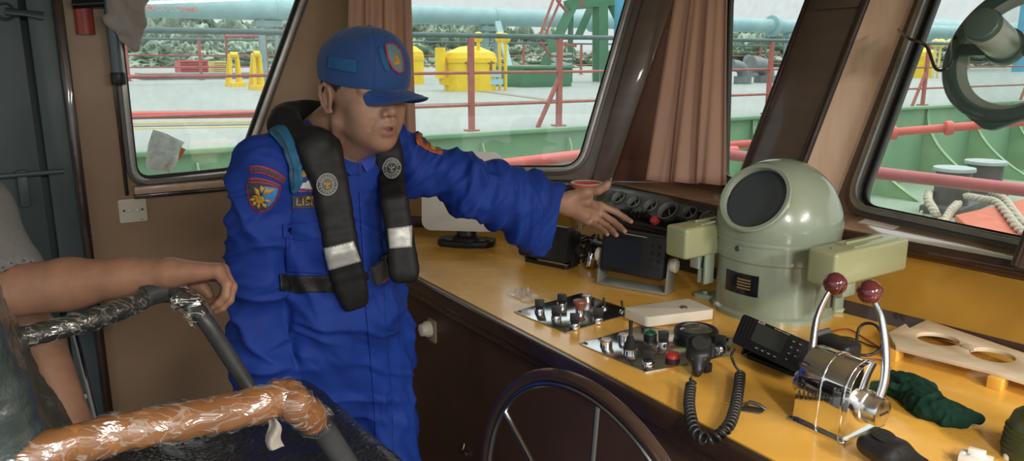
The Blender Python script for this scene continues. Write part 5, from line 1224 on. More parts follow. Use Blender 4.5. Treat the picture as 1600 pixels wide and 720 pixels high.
# ---------------------------------------------------------------- board with two round holes
M['birch'] = wood('pale_birch_board', (.66,.56,.43), (.55,.44,.30), .35, 3, (2,9,9), coat=.2)
zb = ZT+.035
q_ = [atz(x,y,zb) for x,y in ((1392,521),(1448,499),(1640,568),(1640,600),(1560,583),(1405,540))]
bo = thing('cut_out_board', q_[0], 'pale plywood board with two large round holes on small wood blocks', 'board')
o_ = V((0,0,0)); bx = (q_[2]-q_[1]).normalized(); by_ = V((-bx.y,bx.x,0)); fB = fr(atz(1448,499,zb), V((bx.x,bx.y,0)), by_, UP)
def onB(px,py): q = fB.inverted()@atz(px,py,zb); return (q.x,q.y)
h1, h2 = onB(1465,529), onB(1550,554)
rh = .5*abs(onB(1508,529)[0]-onB(1425,529)[0])*.80
mb = MB(); mb.prism([onB(1448,499), onB(1660,571), onB(1660,612), onB(1545,577), onB(1400,541), onB(1388,519), onB(1415,505), onB(1421,512)], .010, fB, [circ(.044,36,*h1), circ(.044,36,*h2)], z0=-.010); obj('board', mb, M['birch'], bo, bevel=.001)
for (x,y) in ((1398,548),(1560,592),(1455,500)):
    p = atz(x,y-4,ZT+.025); mb = MB(); mb.box((0,0,.0125), (.028,.032,.025), fr(V((p.x,p.y,ZT)), e1, e2, UP)); obj('block', mb, M['yellow'], bo, bevel=.001)
mb = MB(); x,y = onB(1515,545); mb.box((x,y,.004), (.03,.012,.008), fB@rz(0)); obj('cleat', mb, M['birch'], bo, bevel=.001)
# ---------------------------------------------------------------- green rag
f = dk(1452,645,120); M['rag'] = mat('dark_green_cloth', (.007,.034,.022), .9, var=(20,.4), bump=(350,.5,.001), spec=.2)
ga = fr(atz(1400,612,ZT), (atz(1490,662,ZT)-atz(1400,612,ZT)).normalized(), UP.cross((atz(1490,662,ZT)-atz(1400,612,ZT)).normalized()), UP); LR = (atz(1488,664,ZT)-atz(1400,614,ZT)).length
xs = np.arange(-.03, LR+.04, .0022); ys = np.arange(-.07,.07,.0022); zs = np.arange(-.004,.06,.0022)
S = SDF(xs, ys, zs); rc = random.Random(11)
for i in range(16):
    t = i/15; S.ell((LR*t, .012*math.sin(t*7)+rc.uniform(-.008,.008), .012), (.024, .030*(1-.35*t)+.004, .024-.009*t), k=.02)
for i in range(10):
    t = rc.random(); a = rc.uniform(-.9,.9); L2 = rc.uniform(.02,.04); c_ = np.array((LR*t,rc.uniform(-.015,.015),.030-.010*t)); d_ = np.array((math.cos(a),math.sin(a),rc.uniform(-.2,.2)))*L2; S.cone(c_-d_,c_+d_,.006,.008,k=.010)
S.cone((LR*.97,-.01,.008),(LR*1.04,-.028,.006),.010,.006,k=.01); S.cone((LR*.6,.02,.01),(LR*.68,.05,.008),.014,.006,k=.012)
S.half((0,0,0),(0,0,-1),k=.001); P_, F_ = S.mesh(); N_ = vnormals(P_,F_); d_ = (np.abs(vnoise(P_*np.array((55,75,60)))-.5)*-2+.5)*.006+(vnoise(P_*170)-.5)*.002; m_ = (P_[:,2] > .002)
P_ = P_+N_*(d_*m_)[:,None]; P_[:,2] = np.maximum(P_[:,2], .0005); P_ = relax(P_,F_,1); P_ = (np.array(ga)@np.c_[P_,np.ones(len(P_))].T).T[:, :3]
tag(npobj('green_rag', P_, F_, M['rag']), 'crumpled dark green rag on the desk right of the throttle', 'cloth')
# white block and olive thing at the right bottom corner
f = dk(1523,726,128); mb = MB(); mb.prism([(-.024,-.017),(.024,-.017),(.024,.017),(-.024,.017)], .016, f, [circ(.005,14,-.014,0)]); mb.box((.0,.008,.020), (.026,.012,.010), f); tag(obj('white_switch_block', mb, M['whiteplast'], bevel=.002), 'white plastic block at the bottom right of the desk', 'block')
f = dk(1622,716,128); M['olive'] = mat('olive_plastic', (.05,.06,.02), .4, var=(20,.2)); mb = MB(); mb.lathe([(.055,0),(.056,.01),(.053,.05),(.045,.075),(.03,.088),(.012,.092)], f, 32)
ol = tag(obj('olive_canister', mb, M['olive']), 'olive green ribbed object cut off by the right edge of the photo', 'canister')
for i in range(5):
    mb = MB(); mb.lathe([(.0565-.0008*i,.012+.009*i),(.058-.0008*i,.0145+.009*i),(.0565-.0008*i,.017+.009*i)], f, 32, caps=False); obj('rib', mb, M['olive'], ol)
mb = MB(); p = dk(1574,716,128); mb.lathe([(.007,0),(.007,.006),(.004,.008)], p, 16); tag(obj('round_nut', mb, M['cream']), 'tiny round nut beside the olive canister', 'nut')
# ---------------------------------------------------------------- clear-view screen on window 4
M['cvgreen'] = mat('grey_green_cast', (.075,.13,.115), .3, coat=.4, var=(6,.15)); M['cvlight'] = mat('pale_green_enamel', (.36,.42,.38), .3, coat=.4)
cvx, cvy = on(F3,1599,84); RC = CV_R
fc = F3@tr(cvx,cvy,-.012)
cv = thing('clear_view_screen', fc.translation, 'round green spinning clear-view screen with a motor mounted on the right window', 'clear-view screen')
mb = MB(); mb.lathe([(RC,0),(RC,-.022),(RC-.008,-.030),(RC-.030,-.030),(RC-.036,-.020),(RC-.036,.0)], fc, 72, caps=False); mb.lathe([(RC,0.0),(RC-.036,.0)], fc, 72, caps=False); obj('outer_ring', mb, M['cvgreen'], cv, ang=50)
mb = MB(); mb.lathe([(RC-.036,-.002),(RC-.036,-.012),(RC-.048,-.008),(RC-.056,.002),(RC-.056,.006)], fc, 72, caps=False); obj('inner_ring', mb, M['cvlight'], cv, ang=50)
mb = MB(); mb.lathe([(RC-.054,.001),(RC-.054,.004)], fc, 64); obj('spinning_glass', mb, M['glass'], cv)
mb = MB(); mb.prism(roundpoly([(-.085,-.20*RC/.19),(.085,-.20*RC/.19+.0),(.012,-RC-.050),(-.012,-RC-.050)], .012), .012, fc@tr(0,.03,-.016)); mb.lathe([(.006,-.02),(.006,-.014)], fc@tr(0,-RC-.015,0), 14); obj('bottom_lug', mb, M['cvgreen'], cv, bevel=.004)
mb = MB(); mb.box((0,.0,-.016), (2*(RC-.03),.034,.012), fc); obj('cross_bar', mb, M['cvgreen'], cv, bevel=.003)
# motor
mA, mB_ = fc@V((-.012,.0,-.02)), None
md = V(CV_MOT).normalized(); mo = fc@V((-.02,.0,-.035))
mb = MB(); mb.cyl(mo, mo+md*.145, .043, n=36); obj('motor_housing', mb, M['cvlight'], cv, bevel=.005)
mb = MB(); mb.cyl(mo+md*.140, mo+md*.160, .046, .040, n=36); mo_ = obj('motor_end_cap', mb, M['cvgreen'], cv, bevel=.004)
mb = MB(); mb.cyl(mo-md*.012, mo+md*.018, .049, n=36); obj('motor_collar', mb, M['cvgreen'], cv, bevel=.004)
wp = [atpl(1396,46,F3i.translation,F3i.col[2].to_3d())+n3*.02, atd(1420,60,1.95), atd(1447,72,1.9), atd(1463,108,1.88), atd(1485,100,1.86), fc@V((-RC+.02,.03,-.035)), fc@V((-.1,.03,-.05)), mo+md*.10-V((0,0,.03))]
mb = MB(); mb.tube(bez(wp,10), .0038, 8); tag(obj('motor_cable', mb, M['cable'], ang=80), 'thin black cable running from the pale post to the clear-view screen motor', 'cable')
# ---------------------------------------------------------------- curtains
def sheer(name, base, col):
    m = mat(name, base, .85, var=(30,.06), sheen=.2, bump=(250,.25,.001)); nt = m.node_tree; L = nt.links.new; b = nt.nodes['Principled BSDF']; t = nt.nodes.new('ShaderNodeBsdfTranslucent'); t.inputs[0].default_value = (*col, 1)
    mx = nt.nodes.new('ShaderNodeMixShader'); mx.inputs[0].default_value = .5; L(b.outputs[0], mx.inputs[1]); L(t.outputs[0], mx.inputs[2]); L(mx.outputs[0], nt.nodes['Material Output'].inputs['Surface']); return m
M['curt'] = sheer('peach_curtain_fabric', (.62,.45,.37), (.85,.55,.38)); M['curtw'] = sheer('satin_curtain_edge', (.75,.70,.66), (.8,.7,.62))
def curtain(name, TL, TR, BR, BL, folds, amp, label, dpx, mt, cat='curtain', seed=1, strips=()):
    o_ = None; R0 = random.Random(seed); ph = [R0.uniform(0,6.28) for _ in range(5)]
    def P(u, v):
        a = TL.lerp(TR, u); b = BL.lerp(BR, u); p = a.lerp(b, v); n_ = ((TR-TL).cross(BL-TL)).normalized(); d = amp*(math.sin(u*folds*6.283+ph[0]+.6*math.sin(v*2+ph[1]))+.35*math.sin(u*folds*2.7*6.283+ph[2]+v*1.5))*(.75+.35*v)
        return p+n_*d+(TR-TL).normalized()*amp*.5*math.sin(u*folds*6.283+ph[0]+1.2)*(.5+.5*v)
    mb = MB(); mb.grid(P, 110, 30, .0015); cu = tag(obj(name, mb, mt, ang=120), label, cat)
    for (u0,u1,m_) in strips:
        mb = MB(); mb.grid(lambda u, v: P(u0+(u1-u0)*u, v)-((TR-TL).cross(BL-TL)).normalized()*(-.0025), 24, 30, .001); obj('satin_stripe', mb, m_, cu, ang=120)
    return cu
def dm(px, py, z, d): return atd(px, py, d)
k = 2.52
curtain('window_curtain', atd(1062,-60,2.62), atd(1138,-60,2.46), atd(1134,289,2.50), atd(1004,282,2.70), 3.2, .016, 'peach curtain hanging open between the middle and narrow windows', 0, M['curt'], seed=4, strips=((.30,.42,M['curtw']),(.93,.99,M['curtw'])))
curtain('window_curtain', atd(548,-60,2.75), atd(640,-60,2.75), atd(652,262,2.72), atd(540,262,2.72), 3.4, .015, 'peach curtain hanging behind the standing man', 0, M['curt'], seed=9, strips=((.90,.985,M['curtw']),))
# knotted curtain by the left window
kc = V((dr@V((X(196,50),Y(196,50),-.07)))); 
A3 = [d1, n1, UP]; S = SDF(np.arange(kc.x-.16,kc.x+.16,.0035), np.arange(kc.y-.14,kc.y+.14,.0035), np.arange(kc.z-.17,kc.z+.26,.0035))
def kp(px, py, o=0): return dr@V((X(px,py),Y(px,py),-.07+o))
S.chain([kp(175,-60),kp(178,-20),kp(182,10),kp(192,30)], [.045,.045,.036,.030], k=.02); S.chain([kp(212,-60),kp(208,0),kp(205,25)], [.03,.032,.028], k=.02)
S.chain([kp(170,32),kp(190,42,-.01),kp(212,38)], [.020,.034,.020], k=.015); S.chain([kp(205,15,-.02),kp(180,22,-.02),kp(176,38,-.01)], [.020,.022,.016], k=.01); S.chain([kp(196,42,-.01),kp(203,55),kp(204,72)], [.030,.030,.017], k=.015); S.chain([kp(186,45),kp(192,60),kp(196,70)], [.022,.020,.012], k=.01)
P_, F_ = S.mesh(); N_ = vnormals(P_,F_); L3 = np.stack([P_@np.array(d1), P_@np.array(n1), P_[:,2]],1); th_ = L3[:,0]*150+L3[:,2]*40+6*fbm(P_*14); P_ = P_+N_*(np.sin(th_*.8)*.0055)[:,None]; P_ = relax(P_,F_,1)
tag(npobj('knotted_curtain', P_, F_, mat('beige_curtain_fabric', (.42,.36,.33), .8, var=(8,.2), bump=(300,.2,.001), sheen=.2)), 'beige curtain tied in a knot at the top of the left window', 'curtain')
# plastic bag with orange life jacket hanging outside window 1
wz = .10
def ow(px, py, o=wz): return dr@V((X(px,py),Y(px,py),o))
mb = MB(); poly = [(247,206),(262,210),(280,218),(297,226),(290,236),(288,245),(284,262),(272,273),(240,273),(235,262),(236,245),(240,225)]
c2 = (265,242)
def bag(u, v):
    a = u*len(poly); i = int(a) % len(poly); j = (i+1) % len(poly); w_ = a-int(a); x = poly[i][0]*(1-w_)+poly[j][0]*w_; y = poly[i][1]*(1-w_)+poly[j][1]*w_
    r = math.sin(v*math.pi/2); x = c2[0]+(x-c2[0])*r; y = c2[1]+(y-c2[1])*r; return ow(x, y, wz-.045*math.sqrt(max(0,1-r*r))+.012*mnoise.noise(V((x*.12,y*.12,0))))
mb.grid(bag, 48, 14); 
def bagb(u, v): p = bag(u, v); return p+n1*(2*(( (dr@V((0,0,wz)))-p).dot(n1)))*.8
mb.grid(bagb, 48, 14)
tag(obj('plastic_bag', mb, glassy('bag_plastic', (.9,.9,.92), .10, .25, 1.6, (.95,.95,.97)), ang=60), 'crumpled clear-white plastic bag outside the bottom of the left window', 'bag')
mb = MB(); mb.tube(bez([ow(296,236,.12), ow(288,250,.12), ow(278,262,.12), ow(268,272,.12)],6), [.012]*3*6+[.02], 10, flat=.6); tag(obj('orange_life_vest', mb, mat('orange_fabric', (.75,.16,.03), .7, var=(20,.3))), 'strip of orange life vest beside the plastic bag outside', 'life vest')
# ================================================================ helm chair
M['vinyl'] = mat('cracked_black_vinyl', (.018,.019,.020), .30, bump=(150,.55,.004,'v'), coat=.15, var=(4,.2))
M['vinylback'] = mat('worn_green_black_vinyl', (.045,.062,.060), .28, bump=(60,.5,.006), coat=.3, var=(9,.4))
M['chairtube'] = mat('dark_grey_chair_tube', (.055,.056,.058), .38, var=(30,.3), spots=(60,.66,(.14,.13,.12)))
ch_f = az(54); ch_r = V((ch_f.y,-ch_f.x,0))
SZ = .945
sfar = atz(478,588,SZ)+ch_f*.005-ch_r*.01; SZ = .965
chc = sfar - ch_f*.25 + ch_r*.27
chair = thing('helm_chair', V((chc.x,chc.y,0)), 'black vinyl helm chair with plastic-wrapped armrests in the foreground', 'chair')
xs = np.arange(-.30,.30,.006); S = SDF(np.arange(-.33,.33,.006), np.arange(-.34,.34,.006), np.arange(-.16,.06,.006))
S.box((0,0,-.065), (.26,.27,.062), rr=.055, k=.01); S.ell((-.02,0,-.03), (.2,.2,.035), k=.03)
for y_ in (-.16,.16): S.cone((-.2,y_,.012),(.2,y_,.008),.004,k=.004,op='-')
P_, F_ = S.mesh(); P_ = relax(P_, F_, 2); N_ = vnormals(P_,F_); P_ += N_*((fbm(P_*18)-.5)*.008)[:,None]
def toch(P_, z=SZ): return chc[0]+P_[:,0:1]*ch_f.x+P_[:,1:2]*(-ch_r.x), 0
def chairmap(P_, z0): 
    O_ = np.array((chc.x,chc.y,z0)); return O_+P_[:,0:1]*np.array(ch_f)+P_[:,1:2]*np.array(-ch_r)+P_[:,2:3]*np.array((0,0,1))
npobj('seat_cushion', chairmap(P_, SZ), F_, M['vinyl'], chair)
# backrest
S = SDF(np.arange(-.12,.12,.006), np.arange(-.30,.30,.006), np.arange(-.06,.50,.006))
S.box((0,0,.21), (.055,.255,.235), rr=.05, k=.01); S.ell((.03,0,.12), (.05,.2,.10), k=.03)
P_, F_ = S.mesh(); P_ = relax(P_, F_, 2); N_ = vnormals(P_,F_); P_ += N_*((fbm(P_*np.array((14,14,40)))-.5)*.016)[:,None]
a = math.radians(-12); Q = P_.copy(); Q[:,0] = P_[:,0]*math.cos(a)+P_[:,2]*math.sin(a); Q[:,2] = -P_[:,0]*math.sin(a)+P_[:,2]*math.cos(a); Q[:,0] -= .258
npobj('backrest', chairmap(Q, SZ-.06), F_, M['vinylback'], chair)
fch = fr(V((chc.x,chc.y,0)), ch_f, -ch_r, UP)
mb = MB(); mb.box((0,0,SZ-.145), (.44,.46,.02), fch); obj('seat_pan', mb, M['chairtube'], chair, bevel=.004)
mb = MB(); mb.lathe([(.24,0),(.24,.02),(.06,.05),(.045,.09),(.045,SZ-.155)], fch, 32); obj('pedestal', mb, M['chairtube'], chair)
M['foam'] = mat('brown_foam_pad', (.34,.145,.045), .5, var=(14,0), col2=(.22,.085,.028), bump=(25,.35,.004))
def film_mat(name, refl, haze):
    m = bpy.data.materials.new(name); m.use_nodes = True; nt = m.node_tree; nd = nt.nodes; nd.clear(); L = nt.links.new
    out = nd.new('ShaderNodeOutputMaterial'); t = nd.new('ShaderNodeBsdfTransparent'); g = nd.new('ShaderNodeBsdfGlossy'); g.inputs['Roughness'].default_value = .17
    d = nd.new('ShaderNodeBsdfDiffuse'); d.inputs[0].default_value = (.8,.78,.72,1)
    tc = nd.new('ShaderNodeTexCoord'); n = nd.new('ShaderNodeTexNoise'); n.inputs['Scale'].default_value = 26; n.inputs['Detail'].default_value = 3; n.inputs['Distortion'].default_value = .8
    mp = nd.new('ShaderNodeMapping'); mp.inputs['Rotation'].default_value = (0,.5,math.radians(32)); mp.inputs['Scale'].default_value = (.45,1.6,1.6); L(tc.outputs['Object'], mp.inputs['Vector']); L(mp.outputs[0], n.inputs['Vector']); r = nd.new('ShaderNodeValToRGB'); L(n.outputs['Fac'], r.inputs[0]); e = r.color_ramp.elements; e[0].position = .475; e[0].color = (0,0,0,1); e[1].position = .525; e[1].color = (0,0,0,1); q = r.color_ramp.elements.new(.50); q.color = (1,1,1,1)
    mu = nd.new('ShaderNodeMath'); mu.operation = 'MULTIPLY'; mu.inputs[1].default_value = haze; L(r.outputs[0], mu.inputs[0])
    bp = nd.new('ShaderNodeBump'); bp.inputs['Strength'].default_value = 1; bp.inputs['Distance'].default_value = .006; L(n.outputs['Fac'], bp.inputs['Height']); L(bp.outputs[0], g.inputs['Normal'])
    m1 = nd.new('ShaderNodeMixShader'); m1.inputs[0].default_value = refl; L(t.outputs[0], m1.inputs[1]); L(g.outputs[0], m1.inputs[2])
    m2 = nd.new('ShaderNodeMixShader'); L(mu.outputs[0], m2.inputs[0]); L(m1.outputs[0], m2.inputs[1]); L(d.outputs[0], m2.inputs[2]); L(m2.outputs[0], out.inputs['Surface']); return m
M['film'] = film_mat('clear_wrapping_film', .16, .26)
def wrap(pts, r, seed, amp=.004, raw=False):
    P_ = list(pts) if raw else bez(pts, 14); R0 = random.Random(seed); n_ = len(P_); mb = MB(); T = []
    mb.tube(P_, [r*(1+(.03*math.sin(i*.9+seed)+.05*mnoise.noise(V((i*.35,seed,0))))) for i in range(n_)], 22)
    mb.v = [p+V((mnoise.noise(p*60+V((seed,0,0))), mnoise.noise(p*60+V((0,seed,0))), mnoise.noise(p*60+V((0,0,seed)))))*amp for p in mb.v]
    return mb
def armrest(top, down, low, rt, rw, name, padr, n0, n1):
    path = [*top, *down, *low]
    ar = None; mb = MB(); mb.tube(bez(path, 12), rt, 16); ar = obj('armrest_frame', mb, M['chairtube'], chair)
    return ar
Lp = lambda L_: [atz(x,y,z) for x,y,z in L_]
na = Lp([(-70,736,1.15),(60,708,1.15),(200,673,1.15),(300,655,1.15),(400,634,1.15),(446,620,1.148),(466,636,1.135)])
nd_ = [atd(505,672,1.16), atd(540,724,1.20), atd(556,750,1.21)]
fa = Lp([(-30,545,1.15),(37,527,1.15),(100,511,1.15),(165,493,1.15),(225,468,1.15),(262,460,1.148),(294,472,1.135)])
fd = [atd(320,500,1.55), atd(352,548,1.575), atd(384,598,1.60)]
a1_ = armrest(na, nd_, [], .0185, 0, 'near', 0, 0, 0)
flow = [atd(392,618,1.60), atd(370,634,1.575), atd(300,648,1.52), atd(200,668,1.42)]
a2_ = armrest(fa, fd, flow, .0165, 0, 'far', 0, 0, 0)
# foam pad and film on the near arm
full = bez([*na,*nd_],12); k0 = min(range(40), key=lambda i: abs(((full[i]-EYE).x/((full[i]-EYE).y*_c-(full[i]-EYE).z*_s))*1200+800-18))
mb = wrap(full[k0:80], .0245, 3, .003, True); obj('foam_pad', mb, M['foam'], a1_, ang=60)
mb = wrap(full[k0-1:82], .0270, 8, .0045, True); obj('plastic_wrap', mb, M['film'], a1_, ang=22)
# hanging film tail
t0 = atd(422,650,1.07); mb = MB(); mb.grid(lambda u, v: t0.lerp(atd(432,700,1.075), v)+V(((u-.5)*.018*(1+.2*v),0,0))+V((.004*math.sin(v*6),.006*math.sin(u*5+v*3),0)), 8, 16, .0008); obj('film_tail', mb, film_mat('film_tail', .2, .9) if False else M['film2'] if 'film2' in M else glassy('milky_film', (.8,.75,.68), .12, .2, .6, (.6,.55,.48)), a1_)
mb = wrap([fa[0],fa[1],fa[2],fa[3],fa[4]+V((0,0,0))], .0205, 5, .004); obj('plastic_wrap', mb, M['film'], a2_, ang=22)
M['darkfoam'] = mat('dark_pad', (.05,.055,.045), .45, bump=(60,.4,.003), var=(20,.5))
mb = wrap(fa[:5], .0185, 2, .002); obj('armrest_pad', mb, M['darkfoam'], a2_, ang=60)
mb = wrap([fa[5]+(fa[6]-fa[5])*.5, fa[6], fa[6]+(fd[0]-fa[6])*.95], .026, 9, .005); obj('wrap_ball', mb, film_mat('thick_film', .2, .95), a2_, ang=22)
mb = MB(); mb.tube([fa[4]+V((0,0,.008)), fa[5]+V((0,0,.012)), fa[5].lerp(fa[6],.6)+V((0,0,.012))], .020, 14); obj('bare_pad_end', mb, M['chairtube'], a2_)
# chrome rod between armrest and floor
ra_, rb_ = atd(117,518,1.50), atd(152,664,1.60); mb = MB(); d_ = (rb_-ra_).normalized(); mb.cyl(ra_, rb_+d_*.35, .0058, n=16); obj('chrome_rod', mb, M['chrome'], chair)
# ================================================================ the standing man in blue
def skinmat(name, c, lip, rough=.48):
    m = mat(name, c, rough, var=(38,0), col2=tuple(q*.80 for q in c), bump=(260,.12,.001), sss=.08); nt = m.node_tree; L = nt.links.new
    b = nt.nodes['Principled BSDF']; a = nt.nodes.new('ShaderNodeAttribute'); a.attribute_name = 'tone'; mx = nt.nodes.new('ShaderNodeMix'); mx.data_type = 'RGBA'
    src = b.inputs['Base Color'].links[0].from_socket; L(src, mx.inputs['A']); mx.inputs['B'].default_value = (*lip, 1); L(a.outputs['Fac'], mx.inputs['Factor']); L(mx.outputs['Result'], b.inputs['Base Color']); return m
def tone(o, vals):
    at = o.data.attributes.new('tone', 'FLOAT', 'POINT'); at.data.foreach_set('value', np.asarray(vals, np.float32))
M['skin'] = skinmat('brown_skin', (.33,.185,.125), (.20,.085,.07))
M['skin2'] = skinmat('tan_skin', (.36,.185,.115), (.2,.09,.07))
M['suit'] = mat('royal_blue_coverall_cloth', (.009,.04,.27), .72, var=(5,0), col2=(.007,.03,.20), bump=(900,.15,.0006), sheen=.0, spec=.3)
M['suit2'] = mat('bright_blue_cloth', (.02,.05,.34), .7, bump=(900,.15,.0006), sheen=.1)
M['vest'] = mat('black_nylon', (.013,.013,.014), .55, bump=(700,.35,.001), var=(8,.15), spec=.3)
shR, shL = atd(416,266,1.65), atd(598,242,1.86)
lv = V(((shL-shR).x,(shL-shR).y,0)).normalized(); fv = V((lv.y,-lv.x,0))      # his left, his front
mid = (shR+shL)/2; pel = atd(520,520,1.90); pel = V((pel.x,pel.y,.93))
F_az = math.radians(HEAD_AZ); fh = V((math.sin(F_az),math.cos(F_az),0)); rh = V((math.sin(F_az+math.pi/2),math.cos(F_az+math.pi/2),0))
pt = math.radians(HEAD_P); hf_ = fh*math.cos(pt)-UP*math.sin(pt); hu = fh*math.sin(pt)+UP*math.cos(pt)
rl_ = math.radians(HEAD_R); hu, rh = (hu*math.cos(rl_)+rh*math.sin(rl_)), (rh*math.cos(rl_)-hu*math.sin(rl_))
ear = atd(513,154,1.62); hc_ = ear - rh*.079 + hf_*.012
def H(f, u, r): return hc_ + hf_*(f*.93 if f > 0 else f) + hu*(u*.94 if u < 0 else u) + rh*r
ca_, cp_ = math.radians(CAP_AZ), math.radians(CAP_P); cf0 = V((math.sin(ca_),math.cos(ca_),0)); cr_ = V((math.sin(ca_+math.pi/2),math.cos(ca_+math.pi/2),0)); cf_ = cf0*math.cos(cp_)-UP*math.sin(cp_); cu_ = cf0*math.sin(cp_)+UP*math.cos(cp_)
def K(f, u, r): return hc_ + cf_*f + cu_*u + cr_*r
CA = [cf_, cu_, cr_]
HA = [hf_, hu, rh]
elb, wri = atd(752,296,1.90), atd(884,318,2.05)
elR, wrR = atd(403,430,1.71), atd(416,600,1.76)
hipL, hipR = pel+lv*.095, pel-lv*.095
kneeL, kneeR = V((hipL.x,hipL.y,.48))+fv*.03+lv*.02, V((hipR.x,hipR.y,.48))+fv*.01-lv*.02
ankL, ankR = V((kneeL.x,kneeL.y,.09))-fv*.03, V((kneeR.x,kneeR.y,.09))-fv*.05
def hand_sdf(S, wrist, fingers, thumb, palm, k=.006):
    for pts, rs in palm: S.chain(pts, rs, k=.012)
    for pts, rs in fingers: S.chain(pts, rs, k=.004)
    S.chain(thumb[0], thumb[1], k=.010)
# left hand (pointing)
D = 2.07
mcp = [atd(938,321,2.12), atd(936,331,2.115), atd(930,340,2.105), atd(922,347,2.095)]
fing = [([mcp[0], atd(962,331,2.125), atd(976,340,2.115), atd(986,346,2.10)], [.0105,.0090,.0082,.0066]),
        ([mcp[1], atd(958,346,2.10), atd(969,355,2.08), atd(976,361,2.06)], [.0105,.0092,.0084,.0068]),
        ([mcp[2], atd(948,353,2.085), atd(957,361,2.06), atd(963,367,2.04)], [.0100,.0088,.0080,.0066]),
        ([mcp[3], atd(936,355,2.07), atd(944,361,2.05), atd(949,366,2.03)], [.0090,.0078,.0070,.0058])]
cm = atd(888,317,2.055)
palm = [([cm, mcp[0]], [.020,.0115]), ([cm, mcp[1]], [.020,.012]), ([atd(888,322,2.055), mcp[2]], [.019,.012]), ([atd(888,326,2.055), mcp[3]], [.017,.011]),
        ([atd(893,312,2.045), atd(915,312,2.05), atd(930,322,2.09)], [.018,.016,.010]), ([atd(895,325,2.045), atd(915,336,2.07)], [.016,.012])]
thumb = ([atd(894,308,2.04), atd(915,301,2.03), atd(935,297,2.02), atd(946,291,2.015), atd(951,286,2.01)], [.018,.0135,.0105,.0098,.0075])
pts_all = [p for f in fing for p in f[0]]+thumb[0]+[cm]
lo_ = np.min([list(p) for p in pts_all],0)-.03; hi_ = np.max([list(p) for p in pts_all],0)+.03
hl_, hh_ = np.array(list(hc_))-.17, np.array(list(hc_))+.17; hl_[2] = hc_.z-.19
bl__ = np.array([-.72,1.35,-.02]); bh_ = np.array([.40,2.25,1.76])
G = [rng_axis([(hl_[i],hh_[i],.0024),(lo_[i],hi_[i],.0022)], bl__[i], bh_[i], .010) for i in range(3)]
S = SDF(*G)
# head
S.ell(H(-.010,.038,0), (.096,.084,.076), HA, k=.0)
S.ell(H(.022,-.018,0), (.072,.078,.063), HA, k=.03)
S.ell(H(.042,-.052,0), (.050,.046,.050), HA, k=.02)                 # jaw
for s_ in (-1,1):
    S.cone(H(-.012,-.050,s_*.056), H(.070,-.088,s_*.020), .017, .014, k=.022)  # jaw line
    S.ell(H(.056,-.022,s_*.043), (.024,.020,.020), HA, k=.02)       # cheekbone
    S.ell(H(.052,-.050,s_*.040), (.024,.024,.016), HA, k=.02)       # cheek
    S.cone(H(.089,.020,s_*.010), H(.078,.019,s_*.046), .0085, .008, k=.012)    # brow
    S.ell(H(.092,.002,s_*.031), (.013,.010,.015), HA, k=.010, op='-')          # socket
    S.ell(H(.0765,.001,s_*.031), (.0135,.0125,.0145), HA, k=.004)               # eyelids
    S.cone(H(.0905,-.001,s_*.022), H(.086,-.001,s_*.042), .0012, .0012, k=.003, op='-')
S.ell(H(.076,-.100,0), (.018,.015,.020), HA, k=.02)                 # chin
S.ell(H(.076,-.060,0), (.024,.030,.030), HA, k=.018)                # muzzle
S.chain([H(.090,.014,0), H(.100,-.008,0), H(.113,-.026,0)], [.0080,.0085,.0118], k=.010)   # nose
for s_ in (-1,1):
    S.ell(H(.101,-.032,s_*.0135), (.012,.0085,.0078), HA, k=.005)
    S.cone(H(.108,-.040,s_*.007), H(.103,-.034,s_*.0075), .0036, .003, k=.002, op='-')
S.chain([H(.088,-.062,-.024), H(.099,-.057,-.011), H(.102,-.0565,0), H(.099,-.057,.011), H(.088,-.062,.024)], [.003,.0050,.0048,.0050,.003], k=.006)
S.chain([H(.087,-.071,-.020), H(.097,-.0745,-.009), H(.098,-.0750,0), H(.097,-.0745,.009), H(.087,-.071,.020)], [.003,.0056,.0062,.0056,.003], k=.006)
S.chain([H(.096,-.0660,-.016), H(.102,-.0655,0), H(.096,-.0660,.016)], [.0022,.0034,.0022], k=.002, op='-')
for s_ in (-1,1): S.chain([H(.104,-.030,s_*.021), H(.0965,-.048,s_*.033), H(.087,-.066,s_*.037)], [.0016,.0030,.0014], k=.008, op='-')
for s_ in (-1,1):   # ears
    e0 = lambda f, u, r: H(-.012+f, u, s_*(.070+r))
    ax_ = [(hf_*.9+rh*s_*-.45).normalized(), (hu*.98-hf_*.18).normalized(), (rh*s_*.9+hf_*-.1).normalized()]
    S.ell(e0(0,.0,.010), (.017,.031,.0065), ax_, k=.008)
    S.ell(e0(.003,-.002,.0175), (.0105,.019,.0060), ax_, k=.004, op='-')
    rim = [e0(.012,.006,.010), e0(.012,.022,.013), e0(-.001,.031,.016), e0(-.014,.024,.019), e0(-.018,.006,.018), e0(-.013,-.014,.015), e0(-.002,-.028,.011), e0(.008,-.028,.009)]
    S.chain(rim, [.0032,.0036,.004,.004,.0038,.0042,.0058,.0045], k=.004)
    S.chain([e0(.002,.018,.014), e0(-.008,.008,.0155), e0(-.006,-.010,.014)], [.0026,.0028,.0026], k=.004)
    S.cone(e0(.012,-.006,.012), e0(.011,-.002,.012), .0036, k=.004)
nb_ = mid+UP*.045-fv*.010; nk = H(-.028,-.045,0)
S.cone(nk, nb_, .055, .062, k=.022); S.cone(H(-.045,-.02,0), nb_-fv*.02, .045, .055, k=.02)
S.cone(H(.03,-.085,0)-UP*.01, nb_+fv*.045-UP*.03, .030, .030, k=.03)
S.cone(H(-.005,-.055,.062), nb_+fv*.055-UP*.04-lv*.02, .011, .010, k=.014)
